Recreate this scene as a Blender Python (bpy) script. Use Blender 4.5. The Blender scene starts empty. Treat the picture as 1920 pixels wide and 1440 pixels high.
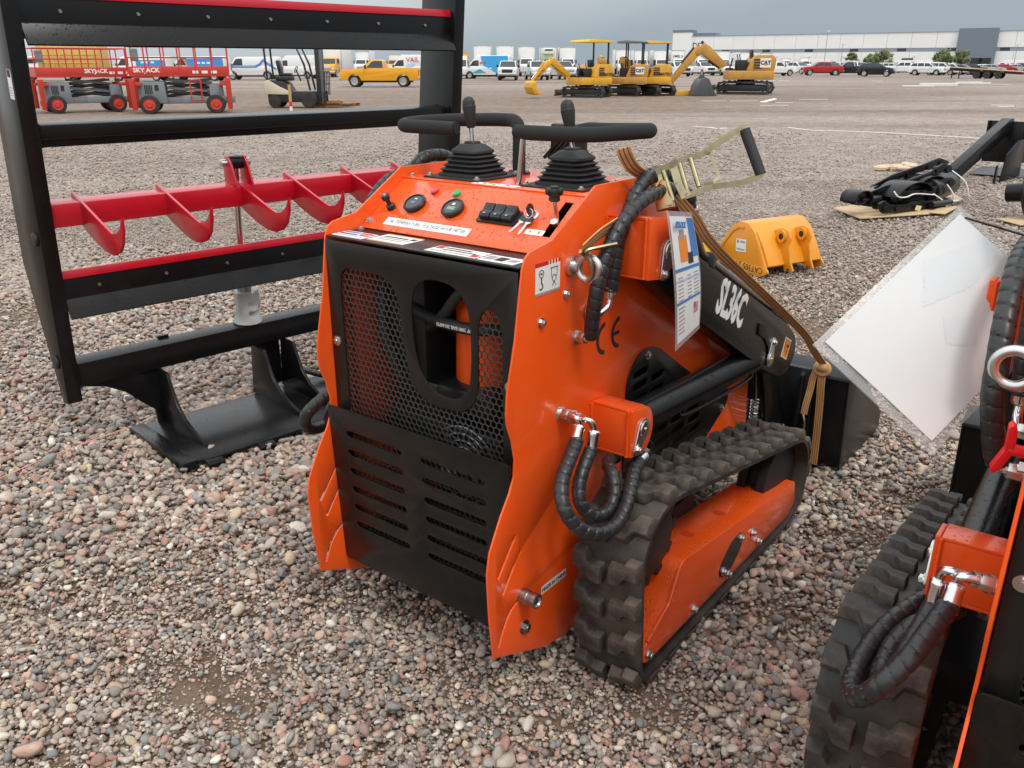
import bpy, bmesh, math, random
import numpy as np
from mathutils import Matrix, Vector
from math import radians as rad, sin, cos, pi

# ------------------------------------------------------------------ camera, sky, sun, exposure
S = bpy.context.scene
COL = S.collection
CAM_H, FPX, PITCH = 1.6, 1590.0, math.atan(600 / 1590.0)
cam = bpy.data.cameras.new('camera')
camo = bpy.data.objects.new('camera', cam)
COL.objects.link(camo)
camo.location = (0, 0, CAM_H)
camo.rotation_euler = (pi / 2 - PITCH, 0, 0)
cam.sensor_width = 36.0
cam.lens = FPX / 1920 * 36
cam.clip_start = 0.05
cam.clip_end = 4000
S.camera = camo
S.render.resolution_x, S.render.resolution_y = 1024, 768
S.view_settings.view_transform = 'Standard'
S.view_settings.look = 'None'
S.view_settings.exposure = 0.30
S.view_settings.gamma = 1.0
S.view_settings.use_curve_mapping = False
S.cycles.max_bounces = 7
S.cycles.diffuse_bounces = 3
S.cycles.glossy_bounces = 3
S.cycles.use_adaptive_sampling = True
S.cycles.adaptive_threshold = 0.015
S.cycles.use_denoising = True

SUN_EL, SUN_AZ = rad(58), rad(150)     # azimuth clockwise from the viewing direction
world = bpy.data.worlds.new('World')
S.world = world
world.use_nodes = True
wn, wl = world.node_tree.nodes, world.node_tree.links
wn.clear()
w_out = wn.new('ShaderNodeOutputWorld')
sky = wn.new('ShaderNodeTexSky')
sky.sky_type = 'NISHITA'
sky.sun_disc = False
sky.sun_elevation = SUN_EL
sky.sun_rotation = SUN_AZ
sky.air_density, sky.dust_density = 1.5, 3.0
bg_sky = wn.new('ShaderNodeBackground')
bg_sky.inputs['Strength'].default_value = 0.09
wl.new(sky.outputs[0], bg_sky.inputs['Color'])
tc = wn.new('ShaderNodeTexCoord')
sep = wn.new('ShaderNodeSeparateXYZ')
wl.new(tc.outputs['Generated'], sep.inputs[0])
# cloud deck: a storm bank on the horizon that breaks up into a bright overcast above
n1 = wn.new('ShaderNodeTexNoise')
n1.inputs['Scale'].default_value = 1.6
n1.inputs['Detail'].default_value = 6
n1.inputs['Roughness'].default_value = 0.55
mp = wn.new('ShaderNodeMapping')
mp.inputs['Scale'].default_value = (1.0, 1.0, 3.2)
mp.inputs['Location'].default_value = (0.35, 0.1, 0.0)
wl.new(tc.outputs['Generated'], mp.inputs[0])
wl.new(mp.outputs[0], n1.inputs['Vector'])
ma = wn.new('ShaderNodeMath'); ma.operation = 'MULTIPLY_ADD'       # z + (noise-.5)*.16
mb_ = wn.new('ShaderNodeMath'); mb_.operation = 'SUBTRACT'; mb_.inputs[1].default_value = 0.5
wl.new(n1.outputs['Fac'], mb_.inputs[0])
wl.new(mb_.outputs[0], ma.inputs[0]); ma.inputs[1].default_value = 0.14
wl.new(sep.outputs['Z'], ma.inputs[2])
mx = wn.new('ShaderNodeMath'); mx.operation = 'MULTIPLY_ADD'      # brighter to the left of the view (-x)
wl.new(sep.outputs['X'], mx.inputs[0]); mx.inputs[1].default_value = -0.20
wl.new(ma.outputs[0], mx.inputs[2])
cr = wn.new('ShaderNodeValToRGB')
e = cr.color_ramp.elements
e[0].position = 0.0; e[0].color = (0.31, 0.375, 0.43, 1)
e[1].position = 1.0; e[1].color = (1.48, 1.51, 1.54, 1)
for p_, c_ in ((0.06, (0.43, 0.485, 0.525, 1)), (0.14, (0.66, 0.695, 0.71, 1)), (0.30, (1.0, 1.03, 1.05, 1))):
    k_ = e.new(p_); k_.color = c_
wl.new(mx.outputs[0], cr.inputs[0])
bg_cl = wn.new('ShaderNodeBackground')
bg_cl.inputs['Strength'].default_value = 1.0
wl.new(cr.outputs[0], bg_cl.inputs['Color'])
mixw = wn.new('ShaderNodeMixShader')
mixw.inputs[0].default_value = 0.88
wl.new(bg_sky.outputs[0], mixw.inputs[1])
wl.new(bg_cl.outputs[0], mixw.inputs[2])
wl.new(mixw.outputs[0], w_out.inputs[0])

sun = bpy.data.lights.new('sun', 'SUN')
sun.energy = 1.0
sun.angle = rad(14)
sun.color = (1.0, 0.96, 0.90)
suno = bpy.data.objects.new('sun', sun)
COL.objects.link(suno)
d_ = Vector((sin(SUN_AZ) * cos(SUN_EL), cos(SUN_AZ) * cos(SUN_EL), sin(SUN_EL)))
suno.rotation_euler = d_.to_track_quat('Z', 'Y').to_euler()
suno.location = (0, 0, 30)

# ------------------------------------------------------------------ helpers
def at(px, py, z=0.0):
    """ground position (world x, y) of a spot in the photograph"""
    cx, cy = (px - 960) / FPX, -(py - 720) / FPX
    dx, dy, dz = cx, cos(PITCH) + cy * sin(PITCH), -sin(PITCH) + cy * cos(PITCH)
    t = (z - CAM_H) / dz
    return (t * dx, t * dy)

M = {}
def mat(name, col, rough=0.5, metal=0.0, coat=0.0, var=0.0, vscale=8.0, bump=0.0, bscale=60.0, drops=False,
        dirt=None, dirt_amt=0.0, dscale=5.0, alpha=1.0, trans=0.0, spec=0.5, rvar=0.0, emit=0.0):
    m = bpy.data.materials.new(name)
    m.use_nodes = True
    nt = m.node_tree
    b = nt.nodes['Principled BSDF']
    N, L = nt.nodes.new, nt.links.new
    b.inputs['Base Color'].default_value = (*col, 1)
    b.inputs['Roughness'].default_value = rough
    b.inputs['Metallic'].default_value = metal
    b.inputs['Coat Weight'].default_value = coat
    b.inputs['Coat Roughness'].default_value = 0.06
    b.inputs['Specular IOR Level'].default_value = spec
    b.inputs['Alpha'].default_value = alpha
    b.inputs['Transmission Weight'].default_value = trans
    t = N('ShaderNodeTexCoord')
    csock = None
    if var > 0 or rvar > 0:
        n = N('ShaderNodeTexNoise'); n.inputs['Scale'].default_value = vscale; n.inputs['Detail'].default_value = 8
        n.inputs['Roughness'].default_value = 0.62
        L(t.outputs['Object'], n.inputs['Vector'])
        if var > 0:
            hs = N('ShaderNodeHueSaturation'); hs.inputs['Color'].default_value = (*col, 1)
            r = N('ShaderNodeMapRange'); r.inputs['From Min'].default_value = 0.25; r.inputs['From Max'].default_value = 0.75
            r.inputs['To Min'].default_value = 1 - var; r.inputs['To Max'].default_value = 1 + var
            L(n.outputs['Fac'], r.inputs['Value']); L(r.outputs[0], hs.inputs['Value'])
            csock = hs.outputs[0]
        if rvar > 0:
            r2 = N('ShaderNodeMapRange'); r2.inputs['From Min'].default_value = 0.3; r2.inputs['From Max'].default_value = 0.7
            r2.inputs['To Min'].default_value = max(0.02, rough - rvar); r2.inputs['To Max'].default_value = min(1, rough + rvar)
            L(n.outputs['Fac'], r2.inputs['Value']); L(r2.outputs[0], b.inputs['Roughness'])
    if dirt is not None:
        n = N('ShaderNodeTexNoise'); n.inputs['Scale'].default_value = dscale; n.inputs['Detail'].default_value = 10
        n.inputs['Roughness'].default_value = 0.7
        L(t.outputs['Object'], n.inputs['Vector'])
        r = N('ShaderNodeMapRange'); r.inputs['From Min'].default_value = 0.42; r.inputs['From Max'].default_value = 0.72
        r.inputs['To Max'].default_value = dirt_amt
        L(n.outputs['Fac'], r.inputs['Value'])
        mx_ = N('ShaderNodeMix'); mx_.data_type = 'RGBA'
        L(r.outputs[0], mx_.inputs['Factor'])
        if csock: L(csock, mx_.inputs['A'])
        else: mx_.inputs['A'].default_value = (*col, 1)
        mx_.inputs['B'].default_value = (*dirt, 1)
        csock = mx_.outputs['Result']
    if csock: L(csock, b.inputs['Base Color'])
    nsock = None
    if bump > 0:
        n = N('ShaderNodeTexNoise'); n.inputs['Scale'].default_value = bscale; n.inputs['Detail'].default_value = 4
        L(t.outputs['Object'], n.inputs['Vector'])
        bp = N('ShaderNodeBump'); bp.inputs['Strength'].default_value = bump; bp.inputs['Distance'].default_value = 0.002
        L(n.outputs['Fac'], bp.inputs['Height'])
        nsock = bp.outputs[0]
    if drops:   # rain drops standing on upward faces
        vo = N('ShaderNodeTexVoronoi'); vo.inputs['Scale'].default_value = 95.0
        L(t.outputs['Object'], vo.inputs['Vector'])
        sc = N('ShaderNodeSeparateColor'); L(vo.outputs['Color'], sc.inputs[0])
        r = N('ShaderNodeMapRange'); r.inputs['From Min'].default_value = 0.0; r.inputs['From Max'].default_value = 1.0
        r.inputs['To Min'].default_value = 0.10; r.inputs['To Max'].default_value = 0.42
        L(sc.outputs[0], r.inputs['Value'])
        sub = N('ShaderNodeMath'); sub.operation = 'SUBTRACT'; sub.use_clamp = True
        L(r.outputs[0], sub.inputs[0]); L(vo.outputs['Distance'], sub.inputs[1])
        sq = N('ShaderNodeMath'); sq.operation = 'POWER'; sq.inputs[1].default_value = 0.6
        L(sub.outputs[0], sq.inputs[0])
        pres = N('ShaderNodeMath'); pres.operation = 'LESS_THAN'; pres.inputs[1].default_value = 0.62
        L(sc.outputs[1], pres.inputs[0])
        g = N('ShaderNodeNewGeometry'); sx = N('ShaderNodeSeparateXYZ'); L(g.outputs['Normal'], sx.inputs[0])
        up = N('ShaderNodeMapRange'); up.inputs['From Min'].default_value = 0.25; up.inputs['From Max'].default_value = 0.6
        L(sx.outputs['Z'], up.inputs['Value'])
        m1 = N('ShaderNodeMath'); m1.operation = 'MULTIPLY'; L(sq.outputs[0], m1.inputs[0]); L(pres.outputs[0], m1.inputs[1])
        m2 = N('ShaderNodeMath'); m2.operation = 'MULTIPLY'; L(m1.outputs[0], m2.inputs[0]); L(up.outputs[0], m2.inputs[1])
        bp = N('ShaderNodeBump'); bp.inputs['Strength'].default_value = 0.9; bp.inputs['Distance'].default_value = 0.006
        L(m2.outputs[0], bp.inputs['Height'])
        if nsock: L(nsock, bp.inputs['Normal'])
        nsock = bp.outputs[0]
    if nsock:
        L(nsock, b.inputs['Normal'])
        if coat > 0: L(nsock, b.inputs['Coat Normal'])
    M[name] = m
    return m

mat('orange', (0.85, 0.092, 0.008), 0.26, coat=0.35, drops=True, var=0.05, vscale=3, bump=0.025, bscale=18, spec=0.4, dirt=(0.60, 0.20, 0.09), dirt_amt=0.16, dscale=7)
mat('orange_in', (0.62, 0.05, 0.008), 0.45)
mat('black_paint', (0.0065, 0.0065, 0.007), 0.27, coat=0.0, drops=True, bump=0.03, bscale=40, dirt=(0.018, 0.015, 0.013), dirt_amt=0.25, dscale=6, spec=0.26)
mat('black_panel', (0.009, 0.0085, 0.008), 0.33, bump=0.03, bscale=120, dirt=(0.024, 0.021, 0.018), dirt_amt=0.30, dscale=9, spec=0.4)
mat('guard', (0.045, 0.044, 0.042), 0.34, spec=0.5)
mat('black_sheet', (0.006, 0.0058, 0.0055), 0.27, bump=0.05, bscale=45, dirt=(0.03, 0.024, 0.019), dirt_amt=0.4, dscale=24, spec=0.38)
mat('black_dull', (0.014, 0.014, 0.014), 0.55)
mat('black_rubber', (0.018, 0.018, 0.019), 0.62, bump=0.05, bscale=90)
mat('foam', (0.017, 0.017, 0.017), 0.92, bump=0.25, bscale=500)
mat('plastic_black', (0.012, 0.012, 0.013), 0.32)
mat('hose', (0.017, 0.018, 0.020), 0.36, bump=0.04, bscale=150, dirt=(0.05, 0.045, 0.04), dirt_amt=0.4, dscale=30)
mat('track_rubber', (0.020, 0.019, 0.018), 0.58, bump=0.15, bscale=70, dirt=(0.12, 0.092, 0.068), dirt_amt=0.75, dscale=8)
mat('lug_rubber', (0.030, 0.027, 0.024), 0.64, bump=0.18, bscale=60, dirt=(0.165, 0.125, 0.092), dirt_amt=0.95, dscale=11)
mat('chrome', (0.75, 0.75, 0.76), 0.16, metal=1.0)
mat('zinc', (0.62, 0.62, 0.60), 0.30, metal=1.0, var=0.15, vscale=60)
mat('steel', (0.34, 0.35, 0.36), 0.34, metal=1.0, var=0.2, vscale=20)
mat('brass', (0.62, 0.45, 0.16), 0.3, metal=1.0)
mat('yellow_zinc', (0.38, 0.33, 0.20), 0.36, metal=1.0, var=0.3, vscale=30)
mat('white_label', (0.80, 0.80, 0.78), 0.45)
mat('ink', (0.02, 0.02, 0.022), 0.6)
mat('ink_red', (0.55, 0.02, 0.025), 0.5)
mat('ink_orange', (0.80, 0.25, 0.02), 0.5)
mat('ink_blue', (0.05, 0.20, 0.52), 0.5)
mat('ink_grey', (0.30, 0.30, 0.31), 0.5)
mat('ink_pale', (0.50, 0.60, 0.75), 0.5)
mat('glass_dark', (0.03, 0.04, 0.045), 0.08, spec=0.6)
mat('lcd', (0.22, 0.28, 0.18), 0.25)
mat('red_lens', (0.55, 0.02, 0.03), 0.2, coat=0.5)
mat('green_lens', (0.02, 0.32, 0.10), 0.2, coat=0.5)
mat('red_paint', (0.52, 0.006, 0.020), 0.28, coat=0.25, drops=True, var=0.06, vscale=4, bump=0.03, bscale=30)
mat('red_plastic', (0.75, 0.012, 0.02), 0.35)
mat('strap', (0.60, 0.34, 0.14), 0.75, var=0.12, vscale=40, bump=0.2, bscale=300)
mat('strap_line', (0.20, 0.055, 0.02), 0.8)
mat('bubble', (0.62, 0.63, 0.62), 0.22, bump=0.6, bscale=120, trans=0.35, alpha=0.8)

class MB:
    """collects shapes; build() links them as one mesh object"""
    def __init__(s): s.v = []; s.f = []
    def add(s, vs, fs):
        o = len(s.v); s.v += [tuple(p) for p in vs]; s.f += [tuple(i + o for i in f) for f in fs]; return s
    def box(s, c, d, rot=None):
        hx, hy, hz = d[0] / 2, d[1] / 2, d[2] / 2
        vs = [Vector((x, y, z)) for x in (-hx, hx) for y in (-hy, hy) for z in (-hz, hz)]
        if rot is not None: vs = [rot @ p for p in vs]
        vs = [p + Vector(c) for p in vs]
        return s.add(vs, [(0, 1, 3, 2), (4, 6, 7, 5), (0, 4, 5, 1), (2, 3, 7, 6), (0, 2, 6, 4), (1, 5, 7, 3)])
    def prism(s, poly, axis, a, b, poly2=None):
        n = len(poly); q = poly2 or poly
        def P(u, w, t): return {'x': (t, u, w), 'y': (u, t, w), 'z': (u, w, t)}[axis]
        vs = [P(u, w, a) for u, w in poly] + [P(u, w, b) for u, w in q]
        return s.add(vs, [tuple(range(n - 1, -1, -1)), tuple(range(n, 2 * n))] + [(i, (i + 1) % n, n + (i + 1) % n, n + i) for i in range(n)])
    def cyl(s, p0, p1, r0, r1=None, n=16, cap=True):
        p0, p1 = Vector(p0), Vector(p1); r1 = r0 if r1 is None else r1
        d = (p1 - p0).normalized(); u = d.orthogonal().normalized(); w = d.cross(u)
        vs = [p + (u * cos(2 * pi * i / n) + w * sin(2 * pi * i / n)) * r for p, r in ((p0, r0), (p1, r1)) for i in range(n)]
        fs = [(i, (i + 1) % n, n + (i + 1) % n, n + i) for i in range(n)]
        if cap: fs += [tuple(range(n - 1, -1, -1)), tuple(range(n, 2 * n))]
        return s.add(vs, fs)
    def lathe(s, prof, o=(0, 0, 0), d=(0, 0, 1), n=20):
        o, d = Vector(o), Vector(d).normalized(); u = d.orthogonal().normalized(); w = d.cross(u)
        vs = []
        for r, t in prof:
            vs += [o + d * t + (u * cos(2 * pi * i / n) + w * sin(2 * pi * i / n)) * max(r, 1e-4) for i in range(n)]
        fs = [(k * n + i, k * n + (i + 1) % n, (k + 1) * n + (i + 1) % n, (k + 1) * n + i) for k in range(len(prof) - 1) for i in range(n)]
        fs += [tuple(range(n - 1, -1, -1)), tuple(range((len(prof) - 1) * n, len(prof) * n))]
        return s.add(vs, fs)
    def tube(s, path, r, n=10, cap=True, closed=False):
        P = [Vector(p) for p in path]; m = len(P)
        T = []
        for i in range(m):
            a = P[(i - 1) % m] if (closed or i > 0) else P[i]; b = P[(i + 1) % m] if (closed or i < m - 1) else P[i]
            T.append((b - a).normalized())
        u = T[0].orthogonal().normalized(); vs = []; L = 0
        for i in range(m):
            if i: L += (P[i] - P[i - 1]).length
            u = (u - T[i] * u.dot(T[i])).normalized(); w = T[i].cross(u)
            for k in range(n):
                th = 2 * pi * k / n
                rr = r(L, th, i) if callable(r) else r
                vs.append(P[i] + (u * cos(th) + w * sin(th)) * rr)
        fs = [(i * n + k, i * n + (k + 1) % n, (i + 1) % m * n + (k + 1) % n, (i + 1) % m * n + k) for i in range(m if closed else m - 1) for k in range(n)]
        if cap and not closed: fs += [tuple(range(n - 1, -1, -1)), tuple(range((m - 1) * n, m * n))]
        return s.add(vs, fs)
    def ball(s, c, r, nu=16, nv=10):
        c = Vector(c); r = (r, r, r) if not hasattr(r, '__len__') else r
        prof = [(sin(pi * k / nv), -cos(pi * k / nv)) for k in range(nv + 1)]
        vs = []
        for a, z in prof:
            for i in range(nu): vs.append(c + Vector((max(a, 1e-4) * cos(2 * pi * i / nu) * r[0], max(a, 1e-4) * sin(2 * pi * i / nu) * r[1], z * r[2])))
        return s.add(vs, [(k * nu + i, k * nu + (i + 1) % nu, (k + 1) * nu + (i + 1) % nu, (k + 1) * nu + i) for k in range(nv) for i in range(nu)])
    def xform(s, m):
        s.v = [tuple(m @ Vector(p)) for p in s.v]; return s
    def mesh(s, name, material, bevel=0.0, seg=2, angle=35, flat=False):
        me = bpy.data.meshes.new(name)
        me.from_pydata(s.v, [], s.f)
        return finish(me, material, bevel, seg, angle, flat)
    def build(s, name, material, parent=None, bevel=0.0, seg=2, angle=35, flat=False, loc=None, rot=None):
        return link(name, s.mesh(name, material, bevel, seg, angle, flat), parent, loc, rot)

def finish(me, material, bevel=0.0, seg=2, angle=35, flat=False):
    bm = bmesh.new(); bm.from_mesh(me)
    bmesh.ops.recalc_face_normals(bm, faces=bm.faces)
    if bevel > 0:
        es = [e for e in bm.edges if len(e.link_faces) == 2 and e.calc_face_angle(0) > rad(28)]
        try: bmesh.ops.bevel(bm, geom=es, offset=bevel, segments=seg, affect='EDGES', clamp_overlap=True, profile=0.5)
        except Exception: pass
    bm.to_mesh(me); bm.free()
    if not flat:
        me.shade_smooth(); me.set_sharp_from_angle(angle=rad(angle))
    if material is not None: me.materials.append(M[material] if isinstance(material, str) else material)
    return me

def link(name, me, parent=None, loc=None, rot=None, mtx=None):
    o = bpy.data.objects.new(name, me)
    COL.objects.link(o)
    if parent is not None: o.parent = parent
    if mtx is not None: o.matrix_local = mtx
    if loc is not None: o.location = loc
    if rot is not None: o.rotation_euler = rot
    return o

def tag(o, label, cat, group=None, kind=None):
    o['label'] = label; o['category'] = cat
    if group: o['group'] = group
    if kind: o['kind'] = kind
    return o
def thing(name, label, cat, loc=(0, 0, 0), rz=0.0, group=None):
    o = bpy.data.objects.new(name, None); COL.objects.link(o)
    o.empty_display_size = 0.1
    o.location = loc; o.rotation_euler = (0, 0, rz)
    return tag(o, label, cat, group)
def copy_tree(o, parent=None):
    c = o.copy(); COL.objects.link(c)
    if parent is not None: c.parent = parent
    for ch in o.children: copy_tree(ch, c)
    return c

def frame_m(o, ux, uz):
    """matrix with local x along ux, local z along uz, origin o"""
    ux, uz = Vector(ux).normalized(), Vector(uz).normalized()
    uy = uz.cross(ux).normalized(); ux = uy.cross(uz)
    return Matrix(((ux.x, uy.x, uz.x, o[0]), (ux.y, uy.y, uz.y, o[1]), (ux.z, uy.z, uz.z, o[2]), (0, 0, 0, 1)))

def plate_mesh(name, outer, holes, thick, material, bevel=0.0, angle=35):
    """flat plate in local xy with holes, from z=0 to z=thick"""
    bm = bmesh.new(); edges = []
    for loop in [outer] + list(holes):
        vs = [bm.verts.new((p[0], p[1], 0)) for p in loop]
        edges += [bm.edges.new((vs[i], vs[(i + 1) % len(vs)])) for i in range(len(vs))]
    bmesh.ops.triangle_fill(bm, edges=edges, use_beauty=True, use_dissolve=False, normal=(0, 0, 1))
    ext = bmesh.ops.extrude_face_region(bm, geom=list(bm.faces))
    bmesh.ops.translate(bm, vec=(0, 0, thick), verts=[g for g in ext['geom'] if isinstance(g, bmesh.types.BMVert)])
    bmesh.ops.recalc_face_normals(bm, faces=bm.faces)
    bmesh.ops.dissolve_limit(bm, angle_limit=0.001, verts=bm.verts, edges=bm.edges)
    me = bpy.data.meshes.new(name); bm.to_mesh(me); bm.free()
    return finish(me, material, bevel, 2, angle)
def plate(name, outer, holes, thick, material, parent, mtx, bevel=0.0):
    return link(name, plate_mesh(name, outer, holes, thick, material, bevel), parent, mtx=mtx)

def rrect(x0, y0, x1, y1, r, n=5):
    """rounded rectangle outline, counter-clockwise"""
    out = []
    r = min(r, (x1 - x0) / 2 - 1e-4, (y1 - y0) / 2 - 1e-4)
    for cx, cy, a in ((x1 - r, y0 + r, -90), (x1 - r, y1 - r, 0), (x0 + r, y1 - r, 90), (x0 + r, y0 + r, 180)):
        out += [(cx + r * cos(rad(a + 90 * k / n)), cy + r * sin(rad(a + 90 * k / n))) for k in range(n + 1)]
    return out
def round_poly(pts, r, n=4):
    """round every corner of a polygon by about r"""
    out = []; m = len(pts)
    for i in range(m):
        p, a, b = Vector(pts[i]), Vector(pts[i - 1]), Vector(pts[(i + 1) % m])
        rr = r[i] if hasattr(r, '__len__') else r
        la, lb = (a - p).length, (b - p).length
        q = min(rr, la * 0.48, lb * 0.48)
        s0, s1 = p + (a - p).normalized() * q, p + (b - p).normalized() * q
        for k in range(n + 1):
            t = k / n
            c = s0 * (1 - t) ** 2 + p * 2 * t * (1 - t) + s1 * t * t
            out.append((c.x, c.y))
    return out
def spline(pts, per=8, closed=False):
    """Catmull-Rom through the points"""
    P = [Vector(p) for p in pts]; m = len(P); out = []
    for i in range(m if closed else m - 1):
        g = (lambda k: P[k % m]) if closed else (lambda k: P[max(0, min(m - 1, k))])
        p0, p1, p2, p3 = g(i - 1), g(i), g(i + 1), g(i + 2)
        for k in range(per):
            t = k / per
            out.append(0.5 * ((2 * p1) + (p2 - p0) * t + (2 * p0 - 5 * p1 + 4 * p2 - p3) * t * t + (3 * p1 - p0 - 3 * p2 + p3) * t ** 3))
    if not closed: out.append(P[-1])
    return out
def resample(path, step):
    P = [Vector(p) for p in path]; out = [P[0]]; acc = 0.0
    for i in range(1, len(P)):
        seg = P[i] - P[i - 1]; l = seg.length; t = step - acc
        while t <= l:
            out.append(P[i - 1] + seg * (t / l)); t += step
        acc = (acc + l) % step
    return out
def spiral_hose(name, pts, r, parent, material='hose', pitch=0.027, depth=0.055, n=16):
    path = resample(spline(pts, 10), pitch / 8)
    def rf(L, th, i):
        ph = (L / pitch + th / (2 * pi)) % 1.0
        return r * (1.0 + depth * (0.6 - ph) - (0.11 if ph > 0.88 else 0.0))
    return MB().tube(path, rf, n).build(name, material, parent, angle=38)

_text_cache = {}
def text_mesh(s, size, material, bold=0.0, xs=1.0, extrude=0.0008, align='CENTER'):
    k = (s, size, material, bold, xs, align)
    if k in _text_cache: return _text_cache[k]
    cu = bpy.data.curves.new('lettering', 'FONT')
    cu.body = s; cu.size = size; cu.offset = bold; cu.extrude = extrude
    cu.align_x = align; cu.align_y = 'CENTER'; cu.resolution_u = 2
    tmp = bpy.data.objects.new('lettering', cu); COL.objects.link(tmp)
    dg = bpy.context.evaluated_depsgraph_get()
    me = bpy.data.meshes.new_from_object(tmp.evaluated_get(dg))
    bpy.data.objects.remove(tmp); bpy.data.curves.remove(cu)
    for v in me.vertices: v.co.x *= xs
    me.materials.clear(); me.materials.append(M[material])
    me.name = 'lettering'
    _text_cache[k] = me
    return me
def text(s, size, material, parent, mtx, bold=0.0, xs=1.0, name='lettering', align='CENTER', extrude=0.0008):
    return link(name, text_mesh(s, size, material, bold, xs, extrude, align), parent, mtx=mtx)

def hexbolt_mesh(r=0.011, h=0.009, washer=True, material='zinc'):
    b = MB()
    if washer: b.cyl((0, 0, 0), (0, 0, 0.003), r * 1.45, n=18)
    b.cyl((0, 0, 0.002), (0, 0, h), r, n=6)
    b.cyl((0, 0, h - 0.001), (0, 0, h + 0.0015), r * 0.72, r * 0.6, n=12)
    return b.mesh('bolt', material, angle=30)
_bolts = {}
def bolt(parent, p, d, r=0.011, h=0.009, name='bolt', material='zinc'):
    k = (r, h, material)
    if k not in _bolts: _bolts[k] = hexbolt_mesh(r, h, True, material)
    d = Vector(d).normalized()
    ref = Vector((0, 0, 1)) if abs(d.z) < 0.9 else Vector((1, 0, 0))
    return link(name, _bolts[k], parent, mtx=frame_m(p, ref.cross(d), d))
# ------------------------------------------------------------------ compact track loader
XR = Vector((1, 0, 0)); YF = Vector((0, 1, 0)); ZU = Vector((0, 0, 1))
HW = 0.336                                   # half width over the side plates
def side_m(x, y=0, z=0):  return frame_m((x, y, z), YF, XR)        # local xy -> machine y,z ; local z -> +x
def rear_m(y, x=0, z=0):  return frame_m((x, y, z), XR, -YF)       # local xy -> machine x,z ; local z -> -y

def point_in(poly, x, y):
    c = False; j = len(poly) - 1
    for i in range(len(poly)):
        (xi, yi), (xj, yj) = poly[i], poly[j]
        if (yi > y) != (yj > y) and x < (xj - xi) * (y - yi) / (yj - yi) + xi: c = not c
        j = i
    return c

def slot(x0, y0, x1, y1, r, n=4):
    a = Vector((x0, y0)); b = Vector((x1, y1)); d = (b - a).normalized(); w = Vector((-d.y, d.x)); out = []
    for k in range(n + 1):
        t = pi / 2 + pi * k / n; p = a + d * (cos(t) * r) + w * (sin(t) * r); out.append((p.x, p.y))
    for k in range(n + 1):
        t = -pi / 2 + pi * k / n; p = b + d * (cos(t) * r) + w * (sin(t) * r); out.append((p.x, p.y))
    return out

def hull(circles, n=48):
    pts = [(cy + r * cos(2 * pi * k / n), cz + r * sin(2 * pi * k / n)) for cy, cz, r in circles for k in range(n)]
    pts = sorted(set(pts))
    def half(ps):
        h = []
        for p in ps:
            while len(h) > 1 and (h[-1][0] - h[-2][0]) * (p[1] - h[-2][1]) - (h[-1][1] - h[-2][1]) * (p[0] - h[-2][0]) <= 0: h.pop()
            h.append(p)
        return h
    a, b = half(pts), half(pts[::-1])
    return a[:-1] + b[:-1]

def closed_resample(poly, count):
    P = [Vector(p) for p in poly]; P.append(P[0].copy())
    L = [0]
    for i in range(1, len(P)): L.append(L[-1] + (P[i] - P[i - 1]).length)
    tot = L[-1]; out = []
    for k in range(count):
        t = tot * k / count; i = 1
        while L[i] < t: i += 1
        f = (t - L[i - 1]) / (L[i] - L[i - 1]); out.append(P[i - 1].lerp(P[i], f))
    return out, tot

def bellows(name, cx, cy, z0, parent):
    rings = []
    sizes = [(0.082, 0.0), (0.082, 0.006), (0.070, 0.011), (0.078, 0.018), (0.063, 0.023), (0.071, 0.030), (0.057, 0.035), (0.064, 0.042),
             (0.050, 0.047), (0.058, 0.054), (0.045, 0.059), (0.051, 0.064), (0.050, 0.070), (0.030, 0.086), (0.020, 0.088), (0.018, 0.094), (0.011, 0.095)]
    n = len(rrect(-1, -1, 1, 1, .3, 3))
    b = MB(); vs = []
    for h, z in sizes:
        vs += [(cx + x, cy + y, z0 + z) for x, y in rrect(-h, -h, h, h, h * 0.42, 3)]
    fs = [(k * n + i, k * n + (i + 1) % n, (k + 1) * n + (i + 1) % n, (k + 1) * n + i) for k in range(len(sizes) - 1) for i in range(n)]
    fs += [tuple(range(n - 1, -1, -1)), tuple(range((len(sizes) - 1) * n, len(sizes) * n))]
    return b.add(vs, fs).build(name, 'black_rubber', parent, angle=25)

def keeper(parent, y, z, x, s, ang):
    """zinc pin keeper: a rounded plate with the pin end and its bolt"""
    k = MB()
    pts = [(0.030 * cos(a), 0.030 * sin(a)) for a in [rad(t) for t in range(90, 271, 20)]]
    pts += [(0.062 + 0.016 * cos(a), 0.016 * sin(a)) for a in [rad(t) for t in range(-90, 91, 30)]]
    ca_, sa_ = cos(ang), sin(ang)
    pts = [(y + p * ca_ - q * sa_, z + p * sa_ + q * ca_) for p, q in pts]
    k.prism(pts, 'x', x, x + s * 0.006)
    k.cyl((x, y, z), (x + s * 0.010, y, z), 0.023, n=24)
    o = k.build('pin_keeper', 'zinc', parent, bevel=0.0012)
    by, bz = y + 0.06 * ca_, z + 0.06 * sa_
    bolt(o, (x + s * 0.006, by, bz), (s, 0, 0), 0.010, 0.010)
    MB().cyl((x + s * 0.009, y, z), (x + s * 0.014, y, z), 0.005, n=10).build('grease_nipple', 'brass', o)
    return o

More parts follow.
